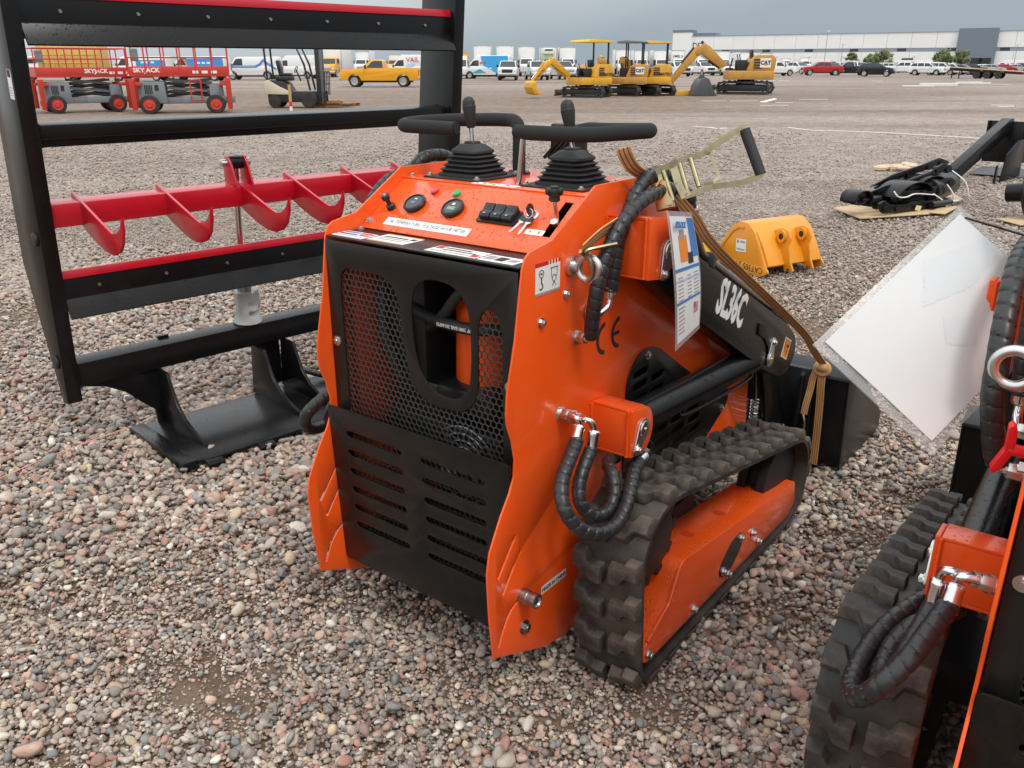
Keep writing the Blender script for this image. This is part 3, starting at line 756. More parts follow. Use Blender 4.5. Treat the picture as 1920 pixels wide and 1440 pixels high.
        MB().box((.008, .01, .0011), (.022, .012, .001)).box((.010, -.012, .0011), (.008, .022, .001)).box((-.018, .0, .0011), (.004, .04, .001), Matrix.Rotation(.5, 3, 'Z')).build('pictogram', 'ink', st)
    # ---------------- undercarriage
    circ = [(.438, .382, .145), (.360, .072, .045), (1.385, .190, .158)]
    belt_in = hull(circ)
    nl = 28
    pts, tot = closed_resample(hull([(a, b, r + .016) for a, b, r in circ], 96), nl * 4)
    inn = []
    for i, p in enumerate(pts):
        t = (pts[(i + 1) % len(pts)] - pts[i - 1]).normalized(); n_ = Vector((t.y, -t.x)); inn.append(p - n_ * .017)
    belt = MB(); vs = []; K = len(pts)
    for i in range(K):
        for x, q in ((-.098, inn[i]), (.098, inn[i]), (.098, pts[i].lerp(inn[i], .2)), (.091, pts[i]), (-.091, pts[i]), (-.098, pts[i].lerp(inn[i], .2))): vs.append((x, q.x, q.y))
    belt.add(vs, [(i * 6 + k, i * 6 + (k + 1) % 6, ((i + 1) % K) * 6 + (k + 1) % 6, ((i + 1) % K) * 6 + k) for i in range(K) for k in range(6)])
    bm_ = belt.mesh('track_belt', 'track_rubber', angle=50)
    # lug footprint: a stepped chevron half, tapered to the top
    fp = [(0.0, .044), (.034, .044), (.048, .016), (.091, .016), (.091, -.046), (.052, -.046), (.038, -.018), (0.0, -.018)]
    tp = [(0.002, .037), (.034, .037), (.049, .009), (.085, .009), (.085, -.037), (.052, -.037), (.037, -.010), (.002, -.010)]
    lugm = {}
    for k_ in (1, -1):
        lugm[k_] = MB().prism([(u * k_, t) for u, t in fp], 'z', -.003, .026, [(u * k_, t) for u, t in tp]).mesh('tread_lug', 'lug_rubber', bevel=.003, seg=2)
    for s in (1, -1):
        tr = link('track', bm_, R_, loc=(s * .507, 0, 0))
        for i in range(nl):
            j = i * 4
            p = pts[j]; t = (pts[(j + 1) % K] - pts[j - 1]).normalized(); n_ = Vector((t.y, -t.x))
            T3, N3 = Vector((0, t.x, t.y)), Vector((0, n_.x, n_.y))
            for k_ in (1, -1):
                q = Vector((k_ * .010, p.x, p.y)) + (T3 * .014 if k_ < 0 else Vector())
                m_ = Matrix(((1, 0, 0, q.x), (0, T3.y, N3.y, q.y), (0, T3.z, N3.z, q.z), (0, 0, 0, 1)))
                link('tread_lug', lugm[k_], tr, mtx=m_)
        # orange track frame with stepped top and pointed tail
        fo = [(1.455, .172), (.548, .292), (.520, .272), (.490, .205), (.346, .122), (.332, .094), (.340, .070), (.366, .058), (1.42, .044), (1.48, .075)]
        tf = MB().prism(round_poly(fo, [.012, .01, .01, .02, .01, .014, .014, .014, .03, .03]), 'x', s * .44, s * .594).build('track_frame', 'orange', R_, bevel=.003)
        MB().prism([(.352, .138), (.359, .124), (.478, .180), (.528, .272), (.518, .282), (.468, .196)], 'x', s * .5885, s * .598).build('frame_rim', 'orange', tf, bevel=.002)
        hp = round_poly([(.820, .140), (.880, .185), (.955, .195), (.980, .175), (.972, .132), (.910, .090), (.840, .080), (.810, .105)], .02)
        cv = MB().prism(hp, 'x', s * .5945, s * .5975).build('inspection_cover', 'black_panel', tf)
        for y, z in ((.835, .110), (.958, .172)): bolt(cv, (s * .5975, y, z), (s, 0, 0), .010, .010)
        for y, z in ((.362, .088), (.640, .080), (.885, .074), (1.130, .077), (1.065, .140)): bolt(tf, (s * .595, y, z), (s, 0, 0), .011, .012)
        for y in (.72, .95):
            zt = .290 - (y - .55) * .132
            tn = Vector((0, .132, 1)).normalized()
            MB().cyl(Vector((s * .52, y, zt)), Vector((s * .52, y, zt)) + tn * .002, .022, n=24).build('access_plug', 'orange_in', tf)
        sp = MB().cyl((s * .44, .445, .385), (s * .552, .445, .385), .100, n=26)
        for k in range(11):
            a = 2 * pi * k / 11
            sp.box((s * .52, .445 + .118 * cos(a), .385 + .118 * sin(a)), (.05, .035, .035), Matrix.Rotation(a, 3, 'X'))
        so = sp.build('drive_sprocket', 'black_dull', R_, bevel=.002)
        MB().lathe([(.05, -.055), (.150, -.05), (.150, -.02), (.11, -.018), (.11, .018), (.150, .02), (.150, .05), (.05, .055)], (s * .507, 1.385, .190), XR, 30).build('front_idler', 'black_dull', R_)
        for y in (.40, .62, .82, 1.02, 1.20):
            MB().lathe([(.02, -.068), (.040, -.064), (.040, .060), (.02, .064)], (s * .507, y, .080), XR, 18).build('track_roller', 'black_dull', R_)
        MB().box((s * .39, .80, .26), (.11, .22, .10)).build('track_mount', 'black_dull', R_)
    # ---------------- front: hitch plate, pins, bucket
    hp = MB().prism([(1.90, .06), (1.93, .06), (1.955, .44), (1.925, .44)], 'x', -.45, .45).build('hitch_plate', 'black_paint', R_, bevel=.002)
    for s in (1, -1):
        MB().prism(round_poly([(1.905, .42), (1.955, .44), (1.985, .10), (1.90, .04), (1.85, .08), (1.87, .15)], .02), 'x', s * .42, s * .435).build('hitch_ear', 'black_paint', hp, bevel=.002)
        lv = MB().tube(spline([(s * .33, 1.555, .528), (s * .33, 1.60, .528), (s * .33, 1.632, .515), (s * .33, 1.652, .480), (s * .33, 1.665, .42), (s * .33, 1.688, .215)], 8), .0095, 12).build('latch_lever', 'chrome', R_)
        MB().tube([(s * .33 + .016 * cos(t), 1.672 + .016 * sin(t) + .0001 * t, .36 - .0022 * t) for t in np.linspace(0, 2 * pi * 8, 130)], .0028, 6).build('latch_spring', 'zinc', lv)
        MB().box((s * .33, 1.685, .21), (.05, .05, .07)).build('latch_block', 'black_paint', lv, bevel=.004)
        MB().box((s * .30, 1.62, .33), (.02, .10, .30)).build('front_post', 'black_paint', R_, bevel=.003)
    MB().box((0, 1.56, .36), (.60, .02, .36)).build('front_bulkhead', 'black_dull', R_)
    MB().cyl((-.36, 1.66, .56), (.36, 1.66, .56), .045, n=22).build('cross_tube', 'black_paint', R_)
    bk = MB().prism([(1.955, .415), (1.995, .02), (2.02, .004), (2.555, .004), (2.555, .016), (2.03, .018), (2.010, .03), (1.972, .415)], 'x', -.594, .594).build('bucket', 'black_paint', R_, bevel=.002)
    MB().prism([(1.94, .412), (2.07, .438), (2.075, .446), (1.945, .424)], 'x', -.604, .604).build('bucket_lip', 'black_paint', bk, bevel=.002)
    for s in (1, -1):
        MB().prism([(1.952, .411), (1.992, .003), (2.02, .002), (2.56, .002), (2.56, .085), (2.09, .437), (2.07, .437)], 'x', s * .595, s * .603).build('bucket_side', 'black_panel', bk, bevel=.0015)
        MB().prism(round_poly([(1.90, .03), (1.985, .02), (1.965, .40), (1.945, .41)], .01), 'x', s * .46, s * .472).build('bucket_rib', 'black_paint', bk, bevel=.002)
    MB().box((0, 2.54, .020), (1.19, .10, .012)).build('cutting_edge', 'steel', bk)
    # ---------------- what shows through the guards
    MB().box((0, .80, .70), (.64, .02, .95)).build('bulkhead', 'black_dull', R_)
    MB().box((0, .85, .235), (.64, 1.40, .02)).build('belly_plate', 'black_dull', R_)
    tk = MB().lathe([(.085, 0), (.09, .02), (.085, .26), (.05, .30), (.0, .305)], (.085, .31, .745), ZU, 26).build('oil_tank', 'orange', R_)
    MB().box((.24, .36, .85), (.12, .22, .34)).build('hydraulic_tank', 'black_dull', R_, bevel=.02)
    MB().box((-.29, .30, .85), (.03, .25, .50)).build('inner_rail', 'orange_in', R_, bevel=.004)
    eng = MB().box((-.08, .36, .72), (.26, .24, .10)).build('engine_cover', 'plastic_black', R_, bevel=.02)
    MB().box((.10, .26, .765), (.20, .16, .075)).build('air_filter', 'plastic_black', R_, bevel=.02)
    MB().box((.02, .30, .60), (.40, .22, .18)).build('engine_block', 'black_panel', R_, bevel=.02)
    for z, t in ((.785, 'OHV'),): text(t, .022, 'white_label', eng, rear_m(.186 if z < .75 else .218, .16 if z < .75 else .12, z - .06))
    MB().box((-.15, .30, .93), (.14, .12, .34)).build('dark_filler', 'black_dull', R_, bevel=.015)  # black box added to darken the interior behind the hexagon guard
    MB().box((-.02, .52, .98), (.62, .02, .5)).build('fire_wall', 'black_dull', R_)
    fan = MB()
    for k in range(5): fan.tube([(.10 + (.03 + .02 * k) * cos(t), .185, .585 + (.03 + .02 * k) * sin(t)) for t in np.linspace(0, 2 * pi, 30)[:-1]], .0025, 5, closed=True)
    for k in range(8): fan.cyl((.10, .186, .585), (.10 + .112 * cos(k * pi / 4), .186, .585 + .112 * sin(k * pi / 4)), .002, n=5)
    fan.build('fan_guard', 'steel', R_)
    for k, pts_ in enumerate(([(-.10, .28, 1.05), (-.02, .22, 1.085), (.08, .20, 1.09), (.18, .24, 1.06), (.24, .30, .98)], [(-.06, .24, .93), (.02, .205, .985), (.09, .20, 1.06), (.16, .24, 1.10)], [(-.20, .26, .985), (-.05, .21, .972), (.06, .19, .970), (.16, .20, .972), (.26, .26, .985)],
                             [(-.24, .25, 1.05), (-.22, .22, .90), (-.18, .24, .76)], [(-.16, .26, 1.08), (-.14, .22, .92), (-.11, .25, .76)])):
        ho = MB().tube(spline(pts_, 8), .0155, 12).build('pressure_hose', 'black_rubber', R_, angle=60)
        if k == 2: text('BP 2080 BAR 30160PSI', .0135, 'white_label', ho, rear_m(.174, .082, .971) @ Matrix.Rotation(pi, 4, 'Z'), xs=.92)
    MB().tube(spline([(-.22, .15, .62), (-.17, .15, .605), (-.13, .16, .60)], 5), .012, 10).build('drain_pipe', 'zinc', R_)
    return R_
loader = make_machine()
loader.location = (-.320, 1.986, 0)
loader.rotation_euler = (0, 0, -rad(37.52))
loader['label'] = 'orange track loader in the middle with console, hexagon rear guard and one track in view'
loader['group'] = 'compact track loaders'
bpy.context.view_layer.update()
loader2 = copy_tree(loader)
loader2.location = (.941, .803, 0)
loader2.rotation_euler = (0, 0, -rad(35.5))
loader2['label'] = 'orange track loader cut off by the picture edge beside the hanging white sheet'
LM = Matrix.Translation(loader.location) @ Matrix.Rotation(-rad(37.52), 4, 'Z')
LM2 = Matrix.Translation(loader2.location) @ Matrix.Rotation(-rad(35.5), 4, 'Z')

# red pull handle that only the second loader shows
ph = MB().cyl((-.30, .115, .86), (-.30, .075, .86), .016, n=18)
ph.prism(round_poly([(-.045, .0), (-.015, -.010), (.015, -.010), (.045, 0), (.045, .012), (.015, .008), (-.015, .008), (-.045, .012)], .004), 'x', -.008, .008)
ph = MB().cyl((0, 0, 0), (0, 0, .05), .012, n=16).prism(round_poly([(-.060, .058), (-.050, .048), (-.012, .040), (.012, .040), (.050, .048), (.060, .058), (.052, .064), (.0, .054), (-.052, .064)], .004), 'y', -.010, .010)
po = ph.build('pull_handle', 'red_plastic', loader2, bevel=.002)
po.matrix_local = frame_m((-.330, .235, 1.035), Vector((.25, -.2, 1)), Vector((-.95, -.25, .12))) @ Matrix.Scale(.82, 4)
MB().cyl((0, 0, -.07), (0, 0, .005), .014, n=14).build('handle_sleeve', 'black_rubber', po)
MB().cyl((0, 0, -.14), (0, 0, -.06), .005, n=10).build('handle_rod', 'zinc', po)

# ------------------------------------------------------------------ ratchet strap over the loader
def LW(p): return LM @ Vector(p)
st = thing('ratchet_strap', 'tan ratchet strap with metal ratchet handle tied over the middle loader', 'strap', LW((.42, .6, 0)))
st.rotation_euler = (0, 0, -rad(37.52))
def sl(p): return Vector(p) - Vector((.42, .6, 0))
def webbing(name, pts, wdir, w, parent, lines=True):
    path = spline([sl(p) for p in pts], 8)
    def ribbon(off, ww, h, lift):
        b = MB(); vs = []
        for i, p in enumerate(path):
            t = (path[min(i + 1, len(path) - 1)] - path[max(i - 1, 0)]).normalized()
            f = i / (len(path) - 1)
            wd = wdir(f) if callable(wdir) else Vector(wdir)
            wd = (wd - t * wd.dot(t)).normalized(); n = t.cross(wd).normalized()
            for a, c in ((-1, -1), (1, -1), (1, 1), (-1, 1)): vs.append(p + wd * (off + a * ww / 2) + n * (lift + c * h / 2))
        m = len(path)
        return b.add(vs, [(i * 4 + k, i * 4 + (k + 1) % 4, (i + 1) * 4 + (k + 1) % 4, (i + 1) * 4 + k) for i in range(m - 1) for k in range(4)] + [(3, 2, 1, 0), (m * 4 - 4, m * 4 - 3, m * 4 - 2, m * 4 - 1)])
    o = ribbon(0, w, .0025, 0).build(name, 'strap', parent, angle=40)
    if lines:
        for q in (-.30, .0, .30): ribbon(q * w, w * .07, .0036, 0).build('stripe', 'strap_line', o)
    return o
webbing('webbing', [(.392, .285, 1.190), (.40, .35, 1.220), (.41, .44, 1.245), (.42, .53, 1.275), (.42, .60, 1.315)], (.35, -.35, .8), .038, st)
webbing('webbing_tail', [(.36, .508, 1.405), (.362, .520, 1.385), (.366, .55, 1.355), (.372, .59, 1.335), (.39, .63, 1.315), (.40, .67, 1.30)], (.85, .45, .3), .036, st)
webbing('webbing', [(.425, .66, 1.285), (.455, .735, 1.215), (.468, .80, 1.150), (.48, .92, 1.070), (.48, 1.10, .975), (.48, 1.45, .790), (.48, 1.72, .640), (.49, 1.83, .545), (.50, 1.93, .470)], lambda f: Vector((.5, .3, .8)) * (1 - f) + Vector((1, .2, .2)) * f, .030, st)
webbing('webbing', [(.50, 1.93, .470), (.50, 1.925, .40), (.503, 1.935, .30), (.505, 1.948, .15), (.505, 1.955, .02)], (1, 0, 0), .030, st)
webbing('webbing_end', [(.49, 1.93, .462), (.468, 1.925, .42), (.462, 1.922, .36), (.455, 1.915, .295), (.452, 1.912, .25)], (1, .1, 0), .026, st)
kn = MB().ball(sl((.497, 1.925, .462)), (.028, .022, .022), 14, 8).tube([sl((.497 + .026 * cos(t), 1.925, .455 + .024 * sin(t))) for t in np.linspace(0, 2 * pi, 18)[:-1]], .011, 8, closed=True).build('knot', 'strap', st)
hk = MB().tube(spline([sl(p) for p in [(.45, 1.908, .25), (.46, 1.902, .225), (.462, 1.90, .19), (.45, 1.898, .165), (.425, 1.898, .165), (.412, 1.898, .185)]], 6), .006, 8).build('hook', 'yellow_zinc', st)
# S hook in the eye bolt
hk = MB().tube(spline([sl(p) for p in [(.392, .312, 1.112), (.406, .310, 1.128), (.404, .306, 1.155), (.396, .300, 1.178), (.40, .295, 1.190), (.42, .325, 1.196), (.44, .360, 1.200)]], 6), .0055, 8)
hk.tube(spline([sl(p) for p in [(.388, .330, 1.112), (.398, .332, 1.128), (.396, .324, 1.155), (.390, .300, 1.176), (.388, .285, 1.188)]], 6), .0055, 8).build('hook', 'yellow_zinc', st)
# ratchet: two frame plates, spools, swinging handle with black grip
rgt, up_ = Vector((.86, .50, 0)), Vector((.10, -.10, .99))
PX = .00158
def rp(px, py, d=0.0): return sl(Vector((.42, .611, 1.345)) + (rgt * (px - 1240) - up_ * (py - 318)) * PX + Vector((-.42, .88, -.1)) * d)
def bar(name, pts, w, parent, mt='yellow_zinc', nrm=Vector((-.42, .88, -.1))):
    b = MB(); path = pts
    for a, c in zip(path[:-1], path[1:]):
        t = (c - a).normalized(); wd = t.cross(nrm).normalized()
        q = [a + wd * w / 2, a - wd * w / 2, c - wd * w / 2, c + wd * w / 2]; n = nrm.normalized() * .0018
        b.add([p - n for p in q] + [p + n for p in q], [(0, 1, 2, 3), (7, 6, 5, 4), (0, 4, 5, 1), (1, 5, 6, 2), (2, 6, 7, 3), (3, 7, 4, 0)])
    return b.build(name, mt, parent)
bar('handle_bar', [rp(1225, 322, .0), rp(1262, 302, .0), rp(1297, 292, .01), rp(1340, 258, .02), rp(1362, 248, .03)], .015, st)
bar('handle_bar', [rp(1280, 358, -.05), rp(1320, 342, -.04), rp(1365, 335, -.03), rp(1397, 322, -.02)], .014, st)
MB().cyl(rp(1360, 251, .03), rp(1394, 321, -.02), .0135, n=16).build('handle_grip', 'black_rubber', st)
bar('frame_plate', [rp(1258, 310, .0), rp(1268, 335, -.02), rp(1282, 358, -.05)], .026, st, nrm=Vector((-.5, .8, .3)))
bar('frame_plate', [rp(1238, 322, .0), rp(1246, 345, -.02), rp(1256, 372, -.05)], .022, st, nrm=Vector((-.5, .8, .3)))
bar('pawl_plate', [rp(1302, 287, .01), rp(1312, 290, .01), rp(1330, 325, -.02), rp(1322, 335, -.03), rp(1308, 338, -.03)], .008, st)
for a, c in (((1281, 297), (1300, 342)), ((1265, 306), (1284, 352)), ((1240, 318), (1262, 366))):
    MB().cyl(rp(*a, .0), rp(*c, -.04), .0065, n=12).build('ratchet_spool', 'yellow_zinc', st)
MB().tube([rp(1303, 338, -.03), rp(1330, 314, 0), rp(1352, 297, .02)], .0011, 5).build('wire_end', 'steel', st)
MB().cyl(rp(1238, 338, 0), rp(1252, 380, -.03), .024, n=18).build('webbing_roll', 'strap', st)

# ------------------------------------------------------------------ laminated tag on the loader
tg = thing('specification_tag', 'narrow laminated specification tag hanging off the black loader arm', 'tag', LW((.49, .60, 1.05)))
tg.rotation_euler = (0, 0, -rad(37.52))
c00, c10, c01, c11 = [Vector(p) - Vector((.49, .60, 1.05)) for p in [(.496, .600, .878), (.462, .815, .885), (.500, .489, 1.268), (.470, .690, 1.235)]]
def sheet(name, mt, u0, u1, v0, v1, lift, th=.0006, nu=6, nv=10, bow=.014):
    b = MB(); vs = []
    nrm = (c10 - c00).cross(c01 - c00).normalized()
    if nrm.x < 0: nrm = -nrm
    for sd in (0, 1):
        for j in range(nv + 1):
            for i in range(nu + 1):
                u, v = u0 + (u1 - u0) * i / nu, v0 + (v1 - v0) * j / nv
                p = (c00 * (1 - u) + c10 * u) * (1 - v) + (c01 * (1 - u) + c11 * u) * v
                vs.append(p + nrm * (bow * sin(pi * v) * (.6 + .4 * u) + lift + sd * th))
    k = (nu + 1) * (nv + 1); fs = []
    for j in range(nv):
        for i in range(nu):
            q = j * (nu + 1) + i
            fs += [(q, q + nu + 1, q + nu + 2, q + 1), (k + q, k + q + 1, k + q + nu + 2, k + q + nu + 1)]
    for i in range(nu): fs += [(i, i + 1, k + i + 1, k + i), (nv * (nu + 1) + i, k + nv * (nu + 1) + i, k + nv * (nu + 1) + i + 1, nv * (nu + 1) + i + 1)]
    for j in range(nv): fs += [(j * (nu + 1), k + j * (nu + 1), k + (j + 1) * (nu + 1), (j + 1) * (nu + 1)), (j * (nu + 1) + nu, (j + 1) * (nu + 1) + nu, k + (j + 1) * (nu + 1) + nu, k + j * (nu + 1) + nu)]
    return b.add(vs, fs).build(name, mt, tg, angle=40)
mat('film', (0.66, 0.68, 0.69), 0.12, alpha=0.28, bump=0.15, bscale=14)
sheet('plastic_film', 'film', 0, 1, 0, 1, -.0012)
sheet('paper', 'white_label', .06, .94, .045, .965, 0)
pr = [(.06, .94, .575, .60, 'ink_blue'), (.06, .94, .50, .52, 'ink_pale'), (.06, .94, .335, .355, 'ink_blue'), (.70, .94, .66, .955, 'ink_blue'), (.28, .58, .64, .83, 'ink_orange'), (.55, .74, .615, .70, 'ink'), (.33, .50, .80, .87, 'ink_grey')]
for k in range(7): pr += [(.12, .30, .54 - k * .028 - .012, .548 - k * .028 - .012, 'ink_grey'), (.46, .60, .54 - k * .028 - .012, .548 - k * .028 - .012, 'ink_grey'), (.70, .88, .545 - k * .028 - .012, .553 - k * .028 - .012, 'ink_grey')]
for k in range(7): pr += [(.11, .34 - .02 * (k % 3), .30 - k * .032, .31 - k * .032, 'ink_grey')]
for k in range(5): pr += [(.68, .84, .20 + k * .018, .209 + k * .018, 'ink_red')]
pr += [(.68, .74, .245, .292, 'ink_blue')]
for u0, u1, v0, v1, mt in pr: sheet('print', mt, u0, u1, v0, v1, .0010, nu=2, nv=3)
tu, tv = (c11 - c01).normalized(), (c01 - c00).normalized(); tn = tu.cross(tv)
u_, v_ = .34, .905
tp_ = (c00 * (1 - u_) + c10 * u_) * (1 - v_) + (c01 * (1 - u_) + c11 * u_) * v_
text('SDLOOL', .022, 'ink_blue', tg, frame_m(tp_ + tn * .0125, tu, tn), bold=.0008)
MB().tube([c01 * .5 + c11 * .5 + Vector((0, 0, 0)), c01 * .5 + c11 * .5 + Vector((-.04, .02, .05)), c01 * .5 + c11 * .5 + Vector((-.075, .045, .055))], .0018, 6).build('tie_string', 'black_rubber', tg)

# ------------------------------------------------------------------ hanging sheet in a plastic sleeve
def cam_pt(px, py, t):
    cx, cy = (px - 960) / FPX, -(py - 720) / FPX
    return Vector((0, 0, CAM_H)) + Vector((cx, cos(PITCH) + cy * sin(PITCH), -sin(PITCH) + cy * cos(PITCH))) * t
q_l, q_t, q_b = cam_pt(1525, 645, 1.48), cam_pt(1797, 388, 1.555), cam_pt(1708, 815, 1.445)
e1, e2 = q_t - q_l, q_b - q_l
pp = thing('paper_sheet', 'blank white sheet in clear sleeve hanging askew from the cut-off loader', 'paper', tuple(q_l + (e1 + e2) / 2))
o_ = q_l - Vector(pp.location)
mat('paper_back', (0.59, 0.60, 0.595), 0.55, coat=0.0, spec=0.25, var=0.03, vscale=9, bump=0.10, bscale=7, dirt=(.53, .54, .55), dirt_amt=.5, dscale=3)
mat('sleeve', (0.62, 0.63, 0.63), 0.16, alpha=0.22)
def psheet(name, mt, u0, u1, v0, v1, lift, th, parent, n=8):
    nrm = e1.cross(e2).normalized()
    if nrm.y > 0: nrm = -nrm
    b = MB(); vs = []
    for sd in (0, 1):
        for j in range(n + 1):
            for i in range(n + 1):
                u, v = u0 + (u1 - u0) * i / n, v0 + (v1 - v0) * j / n
                vs.append(o_ + e1 * u + e2 * v + nrm * (lift + sd * th + .012 * sin(pi * u) * sin(pi * v * .9) - .010 * u * v))
    k = (n + 1) ** 2; fs = []
    for j in range(n):
        for i in range(n):
            q = j * (n + 1) + i
            fs += [(q, q + n + 1, q + n + 2, q + 1), (k + q, k + q + 1, k + q + n + 2, k + q + n + 1)]
    for i in range(n):
        fs += [(i, i + 1, k + i + 1, k + i), (n * (n + 1) + i, k + n * (n + 1) + i, k + n * (n + 1) + i + 1, n * (n + 1) + i + 1)]
        fs += [(i * (n + 1), k + i * (n + 1), k + (i + 1) * (n + 1), (i + 1) * (n + 1)), (i * (n + 1) + n, (i + 1) * (n + 1) + n, k + (i + 1) * (n + 1) + n, k + i * (n + 1) + n)]
    return b.add(vs, fs).build(name, mt, parent, angle=50)
psheet('paper', 'paper_back', .045, .975, .05, 1.14, 0, .0010, pp)
psheet('sleeve', 'sleeve', 0, 1.02, 0, 1.22, -.0060, .0035, pp)

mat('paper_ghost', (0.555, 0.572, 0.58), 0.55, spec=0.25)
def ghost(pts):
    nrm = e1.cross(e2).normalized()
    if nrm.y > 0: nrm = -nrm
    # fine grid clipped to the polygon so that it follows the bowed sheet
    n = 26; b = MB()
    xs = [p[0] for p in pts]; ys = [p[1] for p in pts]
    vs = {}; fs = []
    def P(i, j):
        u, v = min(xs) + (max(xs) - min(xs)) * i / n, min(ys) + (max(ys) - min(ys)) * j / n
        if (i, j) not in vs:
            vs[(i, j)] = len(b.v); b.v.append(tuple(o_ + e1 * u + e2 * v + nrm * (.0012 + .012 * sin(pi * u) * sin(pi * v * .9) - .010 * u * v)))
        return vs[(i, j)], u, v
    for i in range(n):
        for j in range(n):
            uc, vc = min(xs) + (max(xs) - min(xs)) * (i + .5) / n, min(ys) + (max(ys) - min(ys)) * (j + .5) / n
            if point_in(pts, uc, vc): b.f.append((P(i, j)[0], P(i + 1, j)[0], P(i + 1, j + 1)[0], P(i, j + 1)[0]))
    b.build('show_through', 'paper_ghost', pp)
ghost([(.66, .12), (.98, .34), (.88, .50), (.72, .52), (.48, .38)])
ghost([(.50, .55), (.62, .70), (.52, .88), (.42, .70)])
tie0 = q_l + e1 * .98 + e2 * .10
MB().tube([tie0 - Vector(pp.location), LM2 @ Vector((-.40, .60, 1.30)) - Vector(pp.location), LM2 @ Vector((-.40, .55, 1.32)) - Vector(pp.location)], .0022, 6).build('tie_string', 'black_rubber', pp)
# ------------------------------------------------------------------ black land leveler standing on its hitch
lv0 = (-1.660, 3.670, 0)
LV = thing('land_leveler', 'tall black leveler frame with red cutting edges and a red toothed bar, standing upright', 'leveler', lv0, rad(90 - 45.3))
TL = Matrix.Rotation(rad(5), 4, 'X')
# local: x along the frame, -y toward the viewer, z up; n below = distance toward the viewer
def lvb(b, name, mt, parent=None, bevel=.003, tilt=True):
    if tilt: b.xform(TL)
    return b.build(name, mt, parent or LV, bevel=bevel)
def nprism(prof, a, b_): return MB().prism([(-n, v) for n, v in prof], 'x', a, b_)
for x0, x1 in ((-.385, -.325), (1.735, 1.800)):
    po = lvb(nprism([(.03, .24), (.03, 2.02), (-.10, 2.06), (-.24, 1.98), (-.26, .80), (-.03, .225)], x0, x1), 'side_post', 'black_paint')
    ix = x1 if x0 < 0 else x0
    for z in (.95, .42):
        lvb(MB().cyl((x0 - .012, .02, z), (x0, .02, z), .028, n=20), 'pivot_cap', 'black_rubber', po)
lvb(MB().box((.68, .05, .345), (2.110, .10, .11)), 'bottom_beam', 'black_paint', bevel=.006)
lvb(MB().box((.68, .05, 1.345), (2.110, .10, .085)), 'middle_beam', 'black_paint', bevel=.006)
lvb(MB().box((.68, -.003, 1.335), (2.10, .006, .003)), 'seam', 'black_panel', bevel=0)
for zb, nm in ((.615, 'lower'), (1.672, 'upper')):
    w = lvb(nprism([(.0, zb + .075), (.0, zb + .160), (-.010, zb + .160), (-.010, zb + .070), (.045, zb), (.052, zb + .006)], -.322, 1.732), 'blade_angle', 'black_paint', bevel=.0015)
    lvb(nprism([(-.012, zb + .02), (-.012, zb + .195), (-.004, zb + .195), (.004, zb + .163), (-.011, zb + .163), (-.0115, zb + .02)], -.318, 1.728), 'cutting_edge', 'red_paint', bevel=.001)
    for k in range(7):
        x = -.18 + k * .29
        b_ = MB().cyl((x, -.001, zb + .118), (x, -.007, zb + .118), .008, .006, n=12)
        lvb(b_, 'carriage_bolt', 'zinc', w, bevel=0)
# hydraulic ripper bar
bar_ = lvb(MB().box((.70, .055, 1.035), (2.05, .10, .095)), 'ripper_bar', 'red_paint', bevel=.005)
tooth = [(-.105, 1.095), (-.095, 1.106), (.255, 1.022), (.295, 1.018), (.340, 1.030), (.380, 1.062), (.402, 1.105), (.402, 1.05), (.385, .998), (.345, .955), (.285, .930), (.21, .925), (.13, .938), (.04, .962), (-.03, .986), (-.05, .985), (-.05, 1.083), (-.105, 1.083)]
tm = nprism(tooth, -.006, .006).xform(TL).mesh('ripper_tooth', 'red_paint', bevel=.0015)
for x in (-.20, .153, .505, .78, 1.11, 1.43): link('ripper_tooth', tm, LV, loc=(x, 0, 0))
for x in (.475, .555):
    lvb(nprism([(-.10, 1.083), (.01, 1.083), (-.03, 1.17), (-.055, 1.205), (-.085, 1.205), (-.105, 1.18)], x - .005, x + .005), 'cylinder_lug', 'red_paint', bevel=.002)
lvb(MB().cyl((.445, .075, 1.175), (.585, .075, 1.175), .017, n=16), 'lug_pin', 'zinc', bevel=.001)
lvb(MB().cyl((.485, .075, 1.175), (.545, .075, 1.175), .030, n=20), 'cylinder_eye', 'black_paint', bevel=.002)
lvb(MB().cyl((.515, .085, .72), (.515, .078, 1.15), .015, n=16), 'piston_rod', 'chrome', bevel=0)
lvb(MB().cyl((.515, .07, .41), (.515, .08, .72), .034, n=20), 'ripper_cylinder', 'steel', bevel=.002)
rng = random.Random(3)
bw = MB(); pts_ = [(.515, .072 - .01, .405 + .022 * k) for k in range(8)]
rad_ = [[.05 + rng.uniform(-.010, .014) for _ in range(14)] for _ in pts_]
rad_[0] = [.072] * 14; rad_[1] = [.066 + rng.uniform(-.01, .01) for _ in range(14)]
lvb(bw.tube(pts_, lambda L, th, i: rad_[i][int(th / (2 * pi) * 14 + .5) % 14], 14), 'bubble_wrap', 'bubble', bevel=0)
